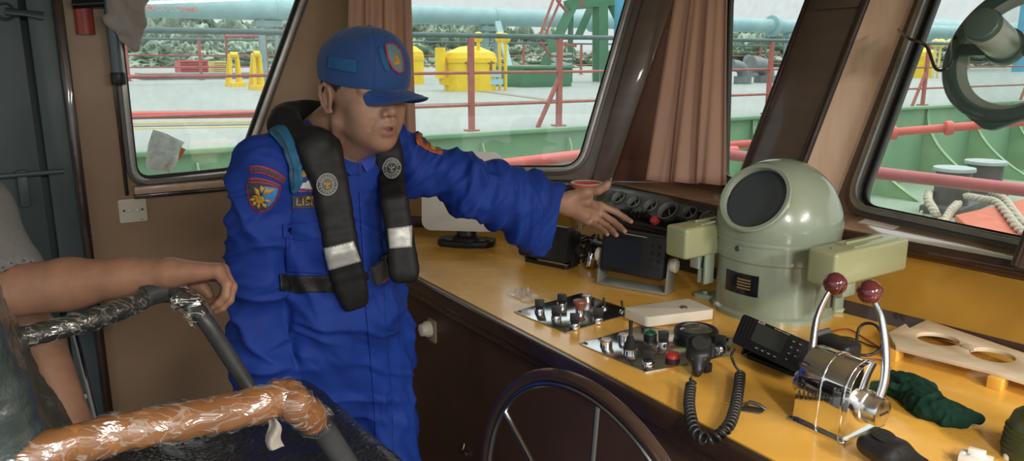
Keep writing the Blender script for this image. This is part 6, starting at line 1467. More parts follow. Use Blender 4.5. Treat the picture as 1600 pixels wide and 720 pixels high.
# body under the clothes
S.econe(mid-UP*.02, (pel+mid)/2, (.15,.085), (.13,.085), lv, k=.03); S.econe((pel+mid)/2, pel, (.13,.085), (.14,.09), lv, k=.03)
S.chain([mid-lv*.08, shR, elR, wrR], [.05,.050,.038,.026], k=.02); S.chain([mid+lv*.08, shL, elb, wri, cm], [.05,.050,.038,.027,.022], k=.02)
for hp, kn, an in ((hipL,kneeL,ankL),(hipR,kneeR,ankR)): S.chain([hp, kn, an], [.075,.055,.038], k=.03); S.cone(an-UP*.04, an+fv*.13-UP*.055, .034, .030, k=.02)
# right hand (hanging, mostly hidden by the chair)
dw = (wrR-elR).normalized(); pr_ = wrR+dw*.05; S.cone(wrR, pr_+dw*.03, .024, .026, k=.012)
for i in range(4):
    b_ = pr_+dw*.035+fv*(.030-.020*i); S.chain([b_, b_+dw*.035+lv*.004, b_+dw*.055+lv*.012-fv*0, b_+dw*.068+lv*.022], [.0100,.0088,.0080,.0068], k=.004)
S.chain([wrR+dw*.02+fv*.02, pr_+fv*.045+dw*.01, pr_+fv*.055+dw*.035], [.016,.012,.009], k=.008)
hand_sdf(S, wri, fing, thumb, palm)
P_, F_ = S.mesh(); del S
P_ = relax(P_, F_, 1, .45)
man = thing('person', V((pel.x,pel.y,0)), 'man standing in blue coverall, black life vest and blue cap, pointing with outstretched arm', 'person')
body = npobj('body', P_, F_, M['skin'], man)
L_ = (P_-np.array(list(hc_)))@np.array([list(hf_),list(hu),list(rh)]).T
f_, u_, r_ = L_[:,0], L_[:,1], L_[:,2]
tn = np.clip(1-np.abs(u_+.066)/.015,0,1)*np.clip(1-np.abs(r_)/.026,0,1)*np.clip((f_-.084)/.008,0,1)*1.6
tn = np.clip(tn,0,1)+ .16*np.clip((-.03-u_)/.03,0,1)*np.clip(f_/.05,0,1)*(u_ > -.13)*(fbm(P_*240,2))
tone(body, np.clip(tn,0,1))
for s_ in (-1,1):
    mb = MB(); mb.sphere(H(.0775,.0005,s_*.031), .0118, n=20, k=12); ey_ = obj('eye', mb, mat('eye_white', (.6,.56,.5), .2) if s_ < 0 else bpy.data.materials['eye_white'], body)
    mb = MB(); mb.sphere(H(.0835,-.002,s_*.031), .0062, n=16, k=10); obj('iris', mb, mat('iris_brown', (.03,.015,.01), .1) if s_ < 0 else bpy.data.materials['iris_brown'], ey_)
# hair below the cap
S = SDF(np.arange(hc_.x-.13,hc_.x+.13,.0025), np.arange(hc_.y-.13,hc_.y+.13,.0025), np.arange(hc_.z-.09,hc_.z+.10,.0025))
S.ell(H(-.012,.036,0), (.0985,.086,.0785), HA, k=.0); S.half(H(-.02,-.032,0)+hf_*0, (hf_*-.0-hu*1), k=.004)
S.half(H(.026,0,0), hf_*1+hu*-.25, k=.004); S.half(H(0,.075,0), hu, k=.002)
for s_ in (-1,1):
    S.cone(H(-.012,-.004,s_*.078), H(-.012,-.03,s_*.085), .024, .024, k=.004, op='-'); S.cone(H(.022,-.010,s_*.085), H(.030,-.05,s_*.085), .017, k=.004, op='-')
P_, F_ = S.mesh(); N_ = vnormals(P_,F_); P_ = P_+N_*((vnoise(P_*500)-.5)*.0022)[:,None]
npobj('hair', P_, F_, mat('short_dark_hair', (.03,.022,.018), .7, var=(300,.5), bump=(600,.8,.001)), body)
# cap
cap = thing('cap', V(K(0,.06,0)), None, None) if False else None
S = SDF(np.arange(hc_.x-.17,hc_.x+.17,.0028), np.arange(hc_.y-.17,hc_.y+.17,.0028), np.arange(hc_.z-.06,hc_.z+.20,.0028))
S.ell(K(-.006,.052,0), (.1085,.098,.0895), CA, k=0); S.ell(K(.035,.085,0), (.058,.060,.062), CA, k=.03); S.ell(K(-.06,.06,0), (.05,.06,.06), CA, k=.02)
S.half(K(0,.030,0), (cu_*-1+cf_*.02), k=.003)
S.ell(K(-.010,.034,0), (.0985,.089,.0800), CA, k=.002, op='-')
P_, F_ = S.mesh(); P_ = relax(P_, F_, 2)
L_ = (P_-np.array(list(hc_)))@np.array([list(cf_),list(cu_),list(cr_)]).T; N_ = vnormals(P_,F_)
an_ = np.arctan2(L_[:,2], L_[:,0]+.006); seam = np.min(np.abs(np.stack([np.angle(np.exp(1j*(an_-q))) for q in np.linspace(-math.pi, math.pi, 7)[:-1]+math.pi/2])),0)*np.hypot(L_[:,0],L_[:,2])
P_ = P_-N_*(np.exp(-(seam/.0022)**2)*.0016)[:,None]+N_*((fbm(P_*22)-.5)*.005)[:,None]
M['capc'] = mat('blue_cap_cloth', (.012,.055,.20), .8, bump=(900,.2,.0006), sheen=.15, var=(9,.15))
cap = npobj('cap_crown', P_, F_, M['capc'], man)
mb = MB()
def brim(u, v):
    a = (u-.5)*2; r = .064*a; back = .090*math.sqrt(max(0,1-(a*.80)**2)); fr0 = back-.006; ln = .098*math.sqrt(max(0,1-abs(a)**2.0))
    f = fr0+ln*v; drop = .004*a*a+(.034*a*a+.001)*v-.001*v*v
    return K(f+.002, .036-drop, r*(1-.10*v))
mb.grid(brim, 44, 16, .0028); br_o = obj('cap_brim', mb, M['capc'], cap, ang=60)
for j in range(5):
    mb = MB(); vv = .30+.13*j; mb.tube([brim(.06+.88*i/30, vv)+cu_*.0008 for i in range(31)], .0006, 6); obj('brim_stitching', mb, M['suit'], br_o)
mb = MB(); mb.sphere(K(.004,.150,0), .007, n=16, k=8, sc=(1,1,.5)); obj('cap_button', mb, M['capc'], cap)
# ---------------------------------------------------------------- coverall
mid2 = mid-UP*.0
S = SDF(np.arange(-.76,.36,.0046), np.arange(1.36,2.24,.0046), rng_axis([(.80,1.56,.0046)],.0,1.56,.012))
cst = mid*.62+pel*.38+fv*.015; wst = mid*.28+pel*.72+fv*.022
S.econe(mid-UP*.035-fv*.004, cst, (.145,.098), (.145,.118), lv, k=.03)
S.econe(cst, wst, (.145,.118), (.150,.128), lv, k=.03); S.econe(wst, pel+UP*.02, (.150,.128), (.160,.128), lv, k=.04)
S.econe(pel+UP*.02, pel-UP*.10, (.168,.128), (.165,.118), lv, k=.04)
S.chain([mid+UP*.035-lv*.05, shR+UP*.004], [.050,.058], k=.03); S.chain([mid+UP*.035+lv*.05, shL+UP*.004], [.055,.060], k=.03)
S.chain([shR+UP*.0, elR, wrR+dw*.0], [.064,.061,.058], k=.010)
dl = (wri-elb).normalized(); tl = (UP-dl*UP.dot(dl)).normalized(); sl = dl.cross(tl)
S.cone(shL, elb, .064, .058, k=.03)
ce = atd(866,338,2.035)
S.econe(elb, ce, (.058,.058), (.088,.052), tl, k=.025)
S.cone(atd(800,335,1.99), atd(838,378,2.03), .040, .022, k=.03)
S.cone(atd(838,372,2.03), atd(846,394,2.03), .020, .010, k=.015)
for hp, kn, an in ((hipL,kneeL,ankL),(hipR,kneeR,ankR)): S.chain([hp, kn, an], [.105,.088,.080], k=.03)
# openings
S.cone(mid+UP*.03+fv*.01, H(-.02,-.06,0)+UP*.03, .061, .070, k=.008, op='-')
S.half(atd(870,345,2.045)+dl*.004, (atd(875,290,2.04)-atd(852,400,2.04)).cross(ray(862,345)).normalized()*(1 if (atd(875,290,2.04)-atd(852,400,2.04)).cross(ray(862,345)).dot(dl) > 0 else -1), k=.002)
S.econe(ce-dl*.035, ce+dl*.08, (.074,.041), (.080,.046), tl, k=.004, op='-')
S.cone(wrR+dw*.0, wrR+dw*.10, .052, .060, k=.003, op='-'); 
S.half(wrR+dw*.035, dw, k=.002) if False else None
P_, F_ = S.mesh(); P_ = relax(P_, F_, 2); N_ = vnormals(P_, F_)
def seg_t(P_, a, b):
    a = np.array(list(a)); b = np.array(list(b)); ab = b-a; t = (P_-a)@ab/(ab@ab); tc_ = np.clip(t,0,1); d = np.linalg.norm(P_-(a+tc_[:,None]*ab),axis=1); return t, d
def folds(A, B, C_, fa, fb, fc_, pw=3.0, sd=0.0):
    Q = np.stack([A*fa, B*fb, C_*fc_],1)+sd; Q = Q+1.2*(fbm(Q*.6+5.1,2)[:,None]-.5); n_ = fbm(Q,2); return (1-np.abs(2*n_-1))**pw
vv_ = lambda a: np.array(list(a))
disp = (fbm(P_*7,3)-.5)*.012
tA, dA = seg_t(P_, shL, elb); tB, dB = seg_t(P_, elb, ce); mA = np.clip(1-(dA-.085)/.03,0,1)*(tA > .0)*(tA <= 1.0); mB_ = np.clip(1-(dB-.10)/.03,0,1)*(tB > 0)
aL = (ce-shL).normalized(); tlA = (UP-aL*UP.dot(aL)).normalized(); al = P_@vv_(aL); up_ = P_@vv_(tlA); sd_2 = P_@vv_(aL.cross(tlA))
mL = np.clip(mA+mB_,0,1)
disp *= 1.0
disp += mL*(.030*folds(al+up_*.55, up_, sd_2, 16, 5, 5)-.010)*(1-.5*np.clip((tB-.55)/.4,0,1))
disp += mL*(.014*folds(al-up_*.4, up_, sd_2, 30, 9, 9, 2.5, 4.0)-.003)*np.clip(1-tB*.8,0,1)
tR, dR_ = seg_t(P_, shR, elR); tR2, dR2 = seg_t(P_, elR, wrR)
mR = np.clip(1-(np.minimum(dR_,dR2)-.07)/.02,0,1)
lp, fp_, zt_ = P_@vv_(lv), P_@vv_(fv), P_[:,2]
disp += mR*((.024*folds(zt_+fp_*.9, fp_, lp, 11, 5, 5, 3, 2.0)-.005)+(.012*folds(zt_-fp_*.5, fp_, lp, 22, 8, 8, 3, 7.0)-.002))
mT = (1-mR)*(1-mL)
disp += mT*((.022*folds(lp+zt_*.35, zt_, fp_, 13, 4, 5, 3, 1.0)-.005)*np.clip((1.33-zt_)/.2,.25,1)+(.014*folds(zt_+lp*.4, lp, fp_, 18, 6, 6, 3, 3.0)-.003))
disp += mT*np.exp(-((zt_-1.09)/.03)**2)*-.010
P_ = P_+N_*disp[:,None]; P_ = relax(P_, F_, 1, .3)
suit = npobj('coverall', P_, F_, M['suit'], man)
bvS = BVHTree.FromPolygons([tuple(p) for p in P_], [tuple(f) for f in F_])
def hit(bv, px, py):
    r = ray(px, py).normalized(); h = bv.ray_cast(EYE, r, 5)
    return (h[0], h[1] if h[1].dot(r) < 0 else -h[1]) if h[0] is not None else (None, None)
# boots
for i, an in enumerate((ankL, ankR)):
    S = SDF(np.arange(an.x-.2,an.x+.25,.006), np.arange(an.y-.25,an.y+.2,.006), np.arange(-.01,.26,.006))
    S.chain([V((an.x,an.y,.22)), V((an.x,an.y,.06)), V((an.x,an.y,.048))+fv*.09, V((an.x,an.y,.040))+fv*.155], [.055,.052,.045,.036], k=.03); S.cone(V((an.x,an.y,.04))-fv*.03, V((an.x,an.y,.04)), .040,.045,k=.02); S.half((0,0,.004), (0,0,-1), k=.002)
    q_, g_ = S.mesh(); npobj('boot', relax(q_,g_,2), g_, M['rubber'], man)
def sheet(name, mesh, bv, off, mt, par, thick=.0015, maxlen=5.0, fallback=None, mt_ang=50):
    """px-space mesh (verts (x,y), faces) draped over a body surface"""
    bm = bmesh.new(); vs = [bm.verts.new((p[0],p[1],0)) for p in mesh[0]]
    for f in mesh[1]:
        try: bm.faces.new([vs[i] for i in f])
        except ValueError: pass
    bmesh.ops.remove_doubles(bm, verts=bm.verts, dist=.01)
    for _ in range(6):
        ed = [e for e in bm.edges if e.calc_length() > maxlen]
        if not ed: break
        bmesh.ops.subdivide_edges(bm, edges=ed, cuts=1, use_grid_fill=False); bmesh.ops.triangulate(bm, faces=bm.faces)
    bad = []; last = None
    for v in bm.verts:
        h, n = hit(bv, v.co.x, v.co.y)
        if h is None: bad.append(v); continue
        v.co = h+n*off
    bmesh.ops.delete(bm, geom=bad, context='VERTS')
    base = org(par)
    for v in bm.verts: v.co -= base
    bmesh.ops.recalc_face_normals(bm, faces=bm.faces)
    for f in bm.faces: f.smooth = True
    if bm.faces:
        bm.faces.ensure_lookup_table(); f0 = max(bm.faces, key=lambda f: f.calc_area())
        if f0.normal.dot(EYE-base-f0.calc_center_median()) < 0: bmesh.ops.reverse_faces(bm, faces=bm.faces)
    me = bpy.data.meshes.new(name); bm.to_mesh(me); bm.free(); o = finish(me, name, mt, par, 0, True)
    md = o.modifiers.new('t', 'SOLIDIFY'); md.thickness = thick; md.offset = 1; return o
def pxpoly(pts):
    t = tessellate_polygon([[V((p[0],p[1],0)) for p in pts]]); return (pts, [tuple(q) for q in t])
def ringpoly(outer, inner):
    n = len(outer); return (outer+inner, [(i,(i+1)%n,n+(i+1)%n,n+i) for i in range(n)])
# --- life vest lobes swept along the chest
def sweep(S, px_list, k=.015, keep=99):
    Q = []
    for px, py, off, w_, th_ in px_list:
        h, n = hit(bvS, px, py)
        if len(Q) >= keep: h = atd(px,py,(Q[keep-1][0]-EYE).dot(V((0,_c,-_s)))) ; n = Q[keep-1][1]; off = 0
        elif h is None: h = atd(px,py,1.7); n = -ray(px,py).normalized()
        Q.append((h+n*off, n, w_, th_))
    N3 = 3
    for i in range(len(Q)-1):
        a, b = Q[i], Q[i+1]; d = (b[0]-a[0]); L_ = d.length; d.normalize()
        for j in range(N3):
            t = (j+.5)/N3; n = a[1].lerp(b[1], t).normalized(); side = d.cross(n).normalized(); n = side.cross(d).normalized(); w_ = a[2]+(b[2]-a[2])*t; th_ = a[3]+(b[3]-a[3])*t
            S.box(a[0].lerp(b[0], t), (w_, th_, L_/N3*.5+.014), [side, n, d], rr=min(.014,th_*.9), k=.012)
    return Q
S = SDF(np.arange(-.62,-.14,.0035), np.arange(1.42,2.02,.0035), np.arange(.96,1.60,.0035))
QR = sweep(S, [(492,226,.016,.046,.019),(500,250,.015,.042,.019),(513,288,.014,.035,.019),(522,325,.014,.036,.019),(533,390,.014,.036,.020),(546,440,.014,.035,.020),(552,468,.013,.028,.018)])
QL = sweep(S, [(594,212,.014,.034,.018),(602,235,.013,.033,.018),(610,262,.013,.030,.018),(617,315,.013,.028,.018),(625,370,.013,.028,.018),(630,415,.013,.029,.018),(632,432,.013,.029,.016)], keep=4)
back_c = nb_+UP*.018
ring = [QR[0][0], nb_-lv*.080+UP*.015+fv*.03, nb_-lv*.080+UP*.040-fv*.030, nb_-lv*.035+UP*.050-fv*.085, nb_+lv*.035+UP*.050-fv*.085, nb_+lv*.085+UP*.026-fv*.03, nb_+lv*.083+UP*.008+fv*.03, QL[0][0]]
rs_ = [.028,.031,.034,.036,.036,.034,.031,.026]
rg = bez(ring, 4)
for i in range(len(rg)-1): 
    t = i/(len(rg)-1)*(len(rs_)-1); S.cone(rg[i], rg[i+1], rs_[int(t)], rs_[min(7,int(t)+1)], k=.012)
S.cone(QR[0][0]-lv*.0, nb_-lv*.10+fv*.02-UP*.005, .026,.028,k=.03)
P_, F_ = S.mesh(); P_ = relax(P_, F_, 2); N_ = vnormals(P_,F_); P_ = P_+N_*((fbm(P_*20,3)-.5)*.007)[:,None]
vest = npobj('life_vest', P_, F_, M['vest'], man)
bvV = BVHTree.FromPolygons([tuple(p) for p in P_], [tuple(f) for f in F_])
class Both:
    @staticmethod
    def ray_cast(o, d, m):
        a = bvV.ray_cast(o,d,m); b = bvS.ray_cast(o,d,m)
        if a[0] is None: return b
        if b[0] is None: return a
        return a if a[3] < b[3] else b
M['reflect'] = mat('reflective_grey_tape', (.42,.42,.40), .35, metal=.2, var=(60,.35), bump=(120,.2,.001))
sheet('reflective_band', pxpoly([(506,388),(552,376),(563,408),(514,422)]), bvV, .001, M['reflect'], vest)
sheet('reflective_band', pxpoly([(606,357),(643,352),(643,386),(609,388)]), bvV, .001, M['reflect'], vest)
M['badge'] = mat('roundel_grey', (.36,.36,.34), .5, var=(60,.3)); M['badged'] = mat('roundel_dark', (.07,.075,.075), .5); M['gold2'] = mat('embroidered_gold', (.55,.30,.05), .6, bump=(500,.5,.001), var=(90,.4))
for (cx,cy,rx_,ry_) in ((511,288,16,17.5),(612,263,14,17)):
    c_ = [(cx+rx_*math.cos(t),cy+ry_*math.sin(t)) for t in np.linspace(0,2*math.pi,33)[:-1]]; k_ = lambda s_: [(cx+rx_*s_*math.cos(t),cy+ry_*s_*math.sin(t)) for t in np.linspace(0,2*math.pi,33)[:-1]]
    b_ = sheet('roundel_badge', pxpoly(c_), bvV, .001, M['badged'], vest, .001); sheet('badge_ring', ringpoly(k_(1.0),k_(.90)), bvV, .0022, M['badge'], b_, .0008); sheet('badge_ring', ringpoly(k_(.62),k_(.54)), bvV, .0022, M['badge'], b_, .0008)
    for i in range(18):
        t = i/18*2*math.pi; x_, y_ = cx+rx_*.76*math.cos(t), cy+ry_*.76*math.sin(t); ux, uy = math.cos(t), math.sin(t)
        if i % 9 == 0: continue
        sheet('badge_letter', pxpoly([(x_-uy*1.1-ux*1.6,y_+ux*1.1-uy*1.6),(x_+uy*1.1-ux*1.6,y_-ux*1.1-uy*1.6),(x_+uy*.7+ux*1.6,y_-ux*.7+uy*1.6),(x_-uy*.7+ux*1.6,y_+ux*.7+uy*1.6)]), bvV, .0022, M['badge'], b_, .0008)
    for pl_ in ([(0,-.45),(.12,.1),(0,.4),(-.12,.1)], [(-.45,-.28),(0,-.05),(.05,.12),(-.3,.05)], [(.45,-.28),(0,-.05),(-.05,.12),(.3,.05)], [(-.3,.25),(.3,.25),(.15,.38),(-.15,.38)]):
        sheet('badge_emblem', pxpoly([(cx+a*rx_,cy+b*ry_) for a,b in pl_]), bvV, .0024, M['badge' if cx > 550 else 'gold2'], b_, .0008)
# belt and buckle
sheet('belt', pxpoly([(434,428),(470,430),(525,430),(525,455),(470,456),(436,452)]), bvS, .004, mat('black_webbing', (.008,.008,.009), .6, bump=(600,.3,.001)), vest, .003)
h, n = hit(Both, 592,424); bk = fr(h+n*.012, (atd(612,417,1.7)-atd(572,430,1.7)).normalized(), UP, None)
bk = fr(h+n*.010, n.cross(UP).normalized()*-1 if n.cross(UP).dot(V((1,0,0))) < 0 else n.cross(UP).normalized(), UP, None); bk = bk@Matrix.Rotation(math.radians(14),4,'Z')
mb = MB(); mb.prism(rrect(.040,.046,.006), .014, bk@tr(-.014,0,-.006)); bu = obj('buckle', mb, mat('charcoal_buckle_plastic', (.05,.052,.055), .4), vest, bevel=.003)
mb = MB(); mb.prism(rrect(.034,.052,.006), .010, bk@tr(.028,.001,-.006), [rrect(.020,.040,.004)]); mb.box((.028,0,-.001),(.005,.046,.008), bk); obj('buckle_frame', mb, bpy.data.materials['charcoal_buckle_plastic'], bu, bevel=.002)
mb = MB(); mb.prism(rrect(.020,.008,.003), .010, bk@tr(-.002,-.024,-.004)); obj('red_release', mb, mat('red_plastic', (.6,.06,.05), .4), bu, bevel=.001)
mb = MB(); mb.box((-.05,0,-.010), (.05,.036,.006), bk); mb.box((.055,.002,-.010),(.03,.036,.006), bk); obj('webbing', mb, M['vest'], bu, bevel=.002)
sheet('tape_tab', pxpoly([(600,363),(603,362),(608,388),(604,390)]), bvS, .003, M['whiteplast'], vest, .002)
# blue shoulder strap
M['strap'] = mat('teal_blue_strap', (.02,.12,.24), .55, bump=(500,.3,.001))
sheet('shoulder_strap', pxpoly([(420,212),(432,200),(447,194),(466,214),(472,250),(472,285),(462,300),(452,300),(448,262),(440,236),(430,222)]), bvS, .006, M['strap'], vest, .004)
sheet('strap_edge', pxpoly([(424,211),(429,208),(441,224),(450,250),(455,285),(452,292),(448,262),(440,238),(430,221)]), bvS, .0105, mat('strap_edge', (.03,.07,.12), .5), vest, .0015)
# collar flaps and front placket
sheet('collar_flap', pxpoly([(497,180),(512,202),(530,228),(556,248),(558,272),(545,276),(530,262),(512,236),(500,212)]), bvS, .005, M['suit'], suit, .004)
sheet('collar_flap', pxpoly([(566,228),(578,222),(584,246),(580,262),(570,270),(560,252)]), bvS, .004, M['suit2'], suit, .004)
sheet('front_placket', pxpoly([(560,300),(590,300),(597,400),(600,480),(606,560),(612,640),(614,712),(588,712),(584,640),(578,560),(571,480),(566,400)]), bvS, .0010, M['suit'], suit, .0022)
sheet('inner_shirt', pxpoly([(532,232),(548,240),(562,236),(566,246),(562,275),(553,272),(540,258)]), bvS, .003, mat('dark_blue_tshirt', (.02,.03,.20), .8), suit, .002)
sheet('breast_pocket', pxpoly([(445,356),(505,352),(512,372),(520,428),(448,424)]), bvS, .0015, M['suit'], suit, .002)
sheet('pocket_flap', pxpoly([(441,350),(510,346),(514,368),(478,376),(441,372)]), bvS, .003, M['suit'], suit, .0025)
# sleeve patches
M['pred'] = mat('patch_red_border', (.42,.03,.05), .6, bump=(500,.4,.001)); M['pdk'] = mat('patch_dark_ground', (.035,.04,.06), .7); M['pblue'] = mat('patch_sky_blue', (.05,.22,.55), .6)
bvR = bvS
arc = [(391,259),(405,258),(420,262),(434,269),(446,278),(441,286),(429,279),(416,273),(403,270),(392,271)]
def inset(pl, d):
    c_ = V((sum(p[0] for p in pl)/len(pl), sum(p[1] for p in pl)/len(pl))); out = []
    for i in range(len(pl)):
        p = V(pl[i]); a = (V(pl[i-1])-p).normalized(); b = (V(pl[(i+1)%len(pl)])-p).normalized(); n_ = (a+b)
        if n_.length < .2: n_ = V((-(b-a).y,(b-a).x)).normalized()
        n_.normalize(); 
        q1 = p+n_*d; 
        inside = lambda q: sum(1 for j in range(len(pl)) if (pl[j][1] > q.y) != (pl[(j+1)%len(pl)][1] > q.y) and q.x < (pl[(j+1)%len(pl)][0]-pl[j][0])*(q.y-pl[j][1])/(pl[(j+1)%len(pl)][1]-pl[j][1]+1e-9)+pl[j][0]) % 2
        out.append(tuple(q1 if inside(q1) else p-n_*d))
    return out
pa = sheet('rocker_patch', pxpoly(arc), bvS, .002, M['pred'], suit, .0012); sheet('patch_ground', pxpoly(inset(arc,2.2)), bvS, .0034, M['pdk'], pa, .0006)
def arctext(txt, pts, size, name, par, mt, off=.0042):
    P2_ = bez([V((x,y,0)) for x,y in pts], 10); L2 = [0]
    for i in range(len(P2_)-1): L2.append(L2[-1]+(P2_[i+1]-P2_[i]).length)
    for c_i, ch_ in enumerate(txt):
        if ch_ == ' ': continue
        d_ = L2[-1]*(c_i+.5)/len(txt); j = max(i for i in range(len(L2)) if L2[i] <= d_); j = min(j,len(P2_)-2); p = P2_[j].lerp(P2_[j+1], (d_-L2[j])/max(1e-6,L2[j+1]-L2[j])); t_ = (P2_[j+1]-P2_[j]).normalized()
        m_ = text_mb(ch_, size, Matrix(((t_.x,t_.y,0,p.x),(t_.y,-t_.x,0,p.y),(0,0,1,0),(0,0,0,1))), .0)
        o = sheet(name, ([tuple(q)[:2] for q in m_.v], m_.f), bvS, off, mt, par, .0004, 2.5)
M['pletter'] = mat('dull_red_thread', (.22,.06,.07), .7)
arctext('KEPOLISIAN', [(393,264.5),(405,264),(418,267.5),(431,274),(443,282)], 7.5, 'patch_letter', pa, M['pletter'])
shd = [(390,278),(402,277),(416,280),(428,284),(438,289),(436,303),(430,316),(421,326),(405,333),(393,322),(387,306),(387,290)]
pb_ = sheet('shield_patch', pxpoly(shd), bvS, .002, M['pred'], suit, .0012); ins = inset(shd,2.2); sheet('patch_ground', pxpoly(ins), bvS, .0034, M['pdk'], pb_, .0006)
sheet('patch_sky', pxpoly([(412,291),(434,293),(432,303),(427,314),(418,324),(410,305)]), bvS, .0040, M['pblue'], pb_, .0005)
sheet('patch_line', pxpoly([(391,285),(405,285.5),(420,288),(434,293.5),(434,291.5),(420,286),(405,283.5),(391,283)]), bvS, .0042, M['pred'], pb_, .0005)
arctext('POLAIRUD', [(393,282),(405,281.5),(418,284),(432,289)], 5.5, 'patch_letter', pb_, M['pletter'], .0042)
rg_ = random.Random(2)
for ang, ln, cx_, cy_ in ((200,14,408,308),(235,17,408,306),(300,14,412,304),(330,17,414,302),(20,13,412,310),(60,12,410,314),(100,12,406,314),(140,13,404,312),(170,13,403,309),(270,12,409,301)):
    a_ = math.radians(ang); ux, uy = math.cos(a_), math.sin(a_); w_ = 3.0; sheet('gold_leaf', pxpoly([(cx_,cy_),(cx_+ux*ln*.5-uy*w_,cy_+uy*ln*.5+ux*w_),(cx_+ux*ln,cy_+uy*ln),(cx_+ux*ln*.5+uy*w_,cy_+uy*ln*.5-ux*w_)]), bvS, .0046, M['gold2'], pb_, .0010)
sheet('gold_rosette', pxpoly([(407+7*math.cos(t),310+6.5*math.sin(t)) for t in np.linspace(0,6.28,13)[:-1]]), bvS, .0055, M['gold2'], pb_, .0010)
sheet('gold_star', pxpoly([(410+ (4 if i%2 == 0 else 1.7)*math.sin(i*math.pi/5),294-(4 if i%2 == 0 else 1.7)*math.cos(i*math.pi/5)) for i in range(10)]), bvS, .0048, M['gold2'], pb_, .0008)
# name tape and badge on the chest
nt_ = sheet('name_tape', pxpoly([(455,306),(500,304),(500,325),(456,327)]), bvS, .0025, M['pdk'], suit, .001)
m_ = text_mb('LISIYA', 19, Matrix(((1,0.03,0,488),(0.0,-1.05,0,315.5),(0,0,1,0),(0,0,0,1))), .0); sheet('name_letters', ([tuple(q)[:2] for q in m_.v], m_.f), bvS, .0040, M['gold2'], nt_, .0008, 3)
ba = sheet('chest_badge', pxpoly([(466,262),(486,262),(494,275),(492,300),(466,302)]), bvS, .002, mat('badge_blue', (.02,.06,.25), .7), suit, .001)
sheet('badge_wing', pxpoly([(466,293),(470,285),(478,284),(484,280),(488,286),(492,288),(490,295),(478,294)]), bvS, .0036, M['whiteplast'], ba, .001)
sheet('badge_rim', pxpoly([(464,297),(490,297),(490,299.5),(464,299.5)]), bvS, .0036, M['pred'], ba, .0008)
sheet('badge_crest', pxpoly([(468,270),(475,266),(481,269),(480,275),(474,277),(469,275)]), bvS, .0036, M['gold2'], ba, .001)
# left shoulder patch
sp_ = [(648,212),(656,208),(668,218),(680,228),(692,238),(690,243),(678,240),(664,234),(652,226)]
c_s = (670,226); o3 = sheet('shoulder_patch', pxpoly(sp_), bvS, .002, mat('patch_orange', (.50,.13,.04), .7, var=(160,.7)), suit, .0012)
sheet('patch_detail', pxpoly([(656,214),(664,218),(668,228),(660,226)]), bvS, .0036, M['pdk'], o3, .0008); sheet('patch_detail', pxpoly([(670,224),(679,230),(681,236),(673,234)]), bvS, .0036, M['gold2'], o3, .0008)
# cap decorations
Pc = cap.data; bvC = BVHTree.FromPolygons([v.co+org(man) for v in Pc.vertices], [tuple(p.vertices) for p in Pc.polygons])
cs = [(600,70),(608,68),(619,71),(626,80),(630,97),(630,112),(622,116),(612,108),(604,92)]
cpz = sheet('cap_shield', pxpoly(cs), bvC, .002, M['pred'], cap, .002); ic = inset(cs,2.2); sheet('shield_ground', pxpoly(ic), bvC, .0042, mat('shield_grey_blue', (.10,.17,.22), .6), cpz, .0006)
for ang, ln in ((80,13),(110,12),(50,12),(270,11),(240,9),(300,9),(170,7),(10,7)):
    a_ = math.radians(ang); ux, uy = math.cos(a_), math.sin(a_); sheet('gold_leaf', pxpoly([(617,94),(617+ux*ln*.5-uy*2,94+uy*ln*.5+ux*2),(617+ux*ln*.8,94+uy*ln*.8),(617+ux*ln*.5+uy*2,94+uy*ln*.5-ux*2)]), bvC, .005, M['gold2'], cpz, .0008)
sheet('cap_hook_strip', pxpoly([(513,88),(535,90),(558,95),(556,114),(536,111),(512,106)]), bvC, .0012, mat('blue_hook_strip', (.015,.085,.22), .9, bump=(400,.4,.001)), cap, .0015)
sheet('cap_hook_strip', pxpoly([(590,74),(598,76),(606,96),(610,110),(602,112),(594,92)]), bvC, .0012, bpy.data.materials['blue_hook_strip'], cap, .0012)
def ridg(x, p=1.6): return (1-np.abs(np.mod(x,2)-1))**p
# ================================================================ the second person leaning on the far armrest
sh2 = atd(-45,330,1.62); el2 = atd(22,452,1.56); wr2 = atd(266,426,1.555)
tc2 = atd(-100,420,1.78); pe2 = V((tc2.x-.02,tc2.y+.03,.88))
f2v = az(62); l2v = V((-f2v.y,f2v.x,0))
el3, wr3 = atd(70,530,1.86), atd(122,660,1.80)
kn2 = [atd(340,424,1.545), atd(346,422,1.567), atd(346,424,1.590), atd(340,428,1.610)]
lo2, hi2 = np.array(list(atd(255,470,1.68))), np.array(list(atd(380,380,1.55)))
cs2 = np.array([list(atd(x,y,d)) for x in (260,375) for y in (395,500) for d in (1.50,1.66)]); lo2, hi2 = cs2.min(0)-.01, cs2.max(0)+.01
G = [rng_axis([(lo2[i],hi2[i],.0025)], a, b, .009) for i,(a,b) in enumerate(((-1.85,-.45),(1.05,2.35),(-.02,1.80)))]
S = SDF(*G)
S.chain([el2-UP*.0, el2.lerp(wr2,.35)+UP*.0, el2.lerp(wr2,.7), wr2], [.050,.050,.038,.029], k=.02)
S.cone(el2.lerp(wr2,.1)-UP*.012, el2.lerp(wr2,.45)-UP*.008, .040,.036,k=.02)
S.chain([sh2, el2], [.060,.050], k=.02)
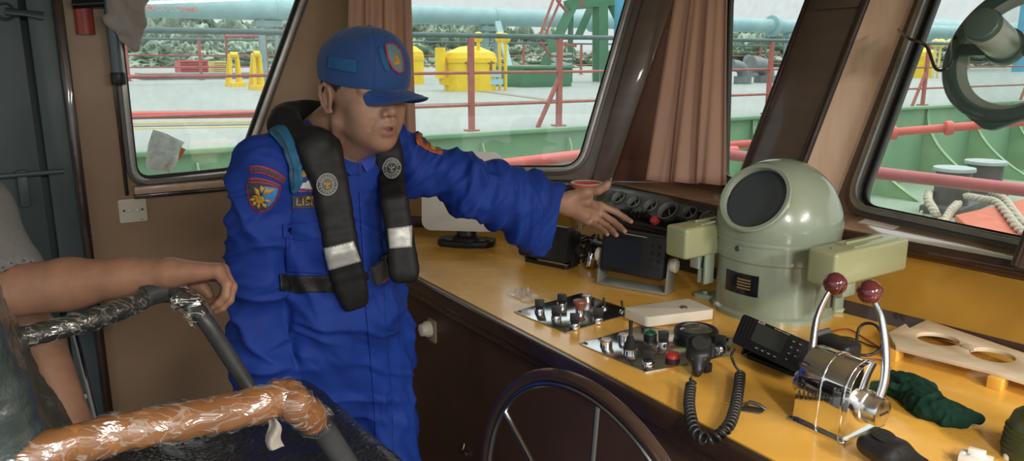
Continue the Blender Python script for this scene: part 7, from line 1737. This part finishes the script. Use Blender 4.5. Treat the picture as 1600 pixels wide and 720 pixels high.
# hand draped over the end of the armrest
for i, m_ in enumerate(kn2):
    S.chain([wr2+(m_-kn2[1])*.5, m_], [.024,.0145], k=.016)
spec = [[(355,444,1.535),(353,462,1.531),(342,474,1.533),(333,480,1.536)], [(362,448,1.558),(358,468,1.555),(347,480,1.555),(338,486,1.557)], [(361,448,1.582),(355,468,1.58),(344,478,1.58),(337,482,1.582)], [(354,446,1.602),(347,464,1.60),(336,472,1.60),(330,472,1.60)]]
rads = [[.0135,.0098,.0088,.0080,.0062],[.0140,.0108,.0095,.0086,.0066],[.0138,.0108,.0096,.0088,.0068],[.0132,.0102,.0092,.0084,.0066]]
for m_, sp_, rd in zip(kn2, spec, rads):
    q_ = [atd(*p) for p in sp_]; S.chain([m_]+q_, rd, k=.005)
S.chain([wr2+V((.01,.03,-.01)), atd(300,440,1.61), atd(320,452,1.615), atd(328,462,1.61)], [.017,.014,.0115,.008], k=.010)
# torso, head, other arm, legs
S.econe(tc2+UP*.13, tc2-UP*.10, (.165,.105), (.150,.105), l2v, k=.04); S.econe(tc2-UP*.10, pe2, (.150,.105), (.165,.115), l2v, k=.04)
S.chain([tc2+UP*.17-l2v*.08, sh2], [.06,.060], k=.03)
nk2 = tc2+UP*.17-f2v*.06; hd2 = nk2+UP*.17-f2v*.05
S.cone(nk2, hd2-UP*.05, .055,.050,k=.02); A2 = [f2v,UP,l2v]; S.ell(hd2+UP*.03, (.095,.085,.075), A2, k=.02); S.ell(hd2-UP*.04+f2v*.03, (.065,.065,.057), A2, k=.03)
S.chain([hd2+f2v*.085+UP*.0, hd2+f2v*.112-UP*.028], [.008,.012], k=.01); S.ell(hd2+f2v*.082-UP*.085, (.018,.015,.02), A2, k=.02)
S.chain([hd2+f2v*.095-UP*.055-l2v*.018, hd2+f2v*.102-UP*.053, hd2+f2v*.095-UP*.055+l2v*.018], [.005,.007,.005], k=.004)
for s_ in (-1,1): S.ell(hd2+l2v*s_*.078-UP*.0, (.016,.03,.008), A2, k=.006); S.ell(hd2+f2v*.09+l2v*s_*.03+UP*.01, (.012,.01,.014), A2, k=.01, op='-')
sh3 = tc2+UP*.13+l2v*.17; S.chain([tc2+UP*.15+l2v*.08, sh3, el3, wr3], [.06,.056,.042,.030], k=.02)
d3_ = (wr3-el3).normalized(); pm3 = wr3+d3_*.05; S.cone(wr3, pm3+d3_*.03, .026,.028,k=.015)
for i in range(4):
    b_ = pm3+d3_*.03+f2v*(.03-.02*i); S.chain([b_, b_+d3_*.035, b_+d3_*.06-l2v*.012], [.010,.009,.007], k=.004)
S.chain([wr3+d3_*.02+f2v*.02, pm3+f2v*.045, pm3+f2v*.055+d3_*.03], [.016,.012,.009], k=.008)
for s_ in (-1,1):
    h_ = pe2+l2v*s_*.09; k_ = V((h_.x,h_.y,.46))+f2v*.03; a_ = V((k_.x,k_.y,.08))-f2v*.03; S.chain([h_,k_,a_], [.078,.055,.038], k=.03); S.cone(a_-UP*.04, a_+f2v*.13-UP*.055, .034,.03,k=.02)
P_, F_ = S.mesh(); P_ = relax(P_, F_, 1, .45)
N_ = vnormals(P_,F_)
p2_ = thing('person', V((pe2.x,pe2.y,0)), 'person in grey t-shirt at the left edge, bare forearm resting on the chair armrest', 'person')
b2 = npobj('body', P_, F_, M['skin2'], p2_)
kd = np.min([np.linalg.norm(P_-np.array(list(m_)),axis=1) for m_ in kn2],0); tone(b2, np.clip(.25*np.exp(-(kd/.014)**2)*fbm(P_*200,2)*1.5,0,1))
# t-shirt
S = SDF(np.arange(-1.85,-.60,.006), np.arange(1.05,2.3,.006), np.arange(.75,1.62,.006))
S.econe(tc2+UP*.13, tc2-UP*.10, (.175,.118), (.165,.122), l2v, k=.04); S.econe(tc2-UP*.10, pe2+UP*.02, (.165,.122), (.180,.130), l2v, k=.04)
S.chain([tc2+UP*.18-l2v*.08, sh2, sh2.lerp(el2,.80)], [.062,.072,.070], k=.03); S.chain([tc2+UP*.16+l2v*.08, sh3, sh3.lerp(el3,.6)], [.062,.068,.064], k=.03)
da_ = (el2-sh2).normalized(); S.half(sh2.lerp(el2,.80)+da_*.0, da_, k=.002) if False else None
S.cone(sh2.lerp(el2,.74), sh2.lerp(el2,1.3), .057,.066,k=.003,op='-'); S.cone(nk2-UP*.0, hd2, .062,.075,k=.005,op='-')
S.half(V((0,0,.84)), (0,0,-1), k=.003)
Q_, E_ = S.mesh(); Q_ = relax(Q_,E_,2); N_ = vnormals(Q_,E_); Q_ = Q_+N_*((fbm(Q_*8,3)-.5)*.016+.010*ridg(Q_[:,2]*10+Q_[:,0]*9+3*fbm(Q_*5))*np.clip(fbm(Q_*7)*2-.6,0,1))[:,None]
ts = npobj('t_shirt', Q_, E_, mat('heather_grey_jersey', (.19,.185,.18), .85, var=(160,.2), bump=(600,.2,.001)), p2_)
hem = sh2.lerp(el2,.80)
x_ = da_.orthogonal().normalized(); y_ = da_.cross(x_)
mb = MB(); mb.tube([hem+da_*.066+(x_*math.cos(t)+y_*math.sin(t))*.0 for t in (0,)]*1+[hem], .001, 3) if False else None
# trousers
S = SDF(np.arange(-1.75,-.75,.008), np.arange(1.35,2.25,.008), np.arange(.03,1.0,.008))
S.econe(pe2+UP*.05, pe2-UP*.06, (.172,.122),(.172,.12), l2v, k=.03)
for s_ in (-1,1):
    h_ = pe2+l2v*s_*.09; k_ = V((h_.x,h_.y,.46))+f2v*.03; a_ = V((k_.x,k_.y,.08))-f2v*.03; S.chain([h_,k_,a_], [.098,.078,.065], k=.03)
Q_, E_ = S.mesh(); npobj('trousers', relax(Q_,E_,2), E_, mat('dark_trousers', (.02,.022,.03), .8), p2_)
S = SDF(np.arange(hd2.x-.15,hd2.x+.15,.005), np.arange(hd2.y-.15,hd2.y+.15,.005), np.arange(hd2.z-.05,hd2.z+.16,.005)); S.ell(hd2+UP*.035-f2v*.006, (.101,.09,.081), A2, k=0); S.half(hd2+f2v*.05+UP*.03, f2v-UP*.5, k=.004); Q_, E_ = S.mesh(); npobj('hair', Q_, E_, bpy.data.materials['short_dark_hair'], b2)
for i in range(2):
    s_ = 1 if i else -1; a_ = pe2+l2v*s_*.09; S = SDF(np.arange(a_.x-.16,a_.x+.26,.007), np.arange(a_.y-.2,a_.y+.24,.007), np.arange(-.01,.14,.007)); S.chain([V((a_.x,a_.y,.06)), V((a_.x,a_.y,.045))+f2v*.08, V((a_.x,a_.y,.038))+f2v*.15], [.050,.045,.036], k=.03); S.half((0,0,.004),(0,0,-1),k=.002); Q_, E_ = S.mesh(); npobj('shoe', Q_, E_, M['rubber'], p2_)
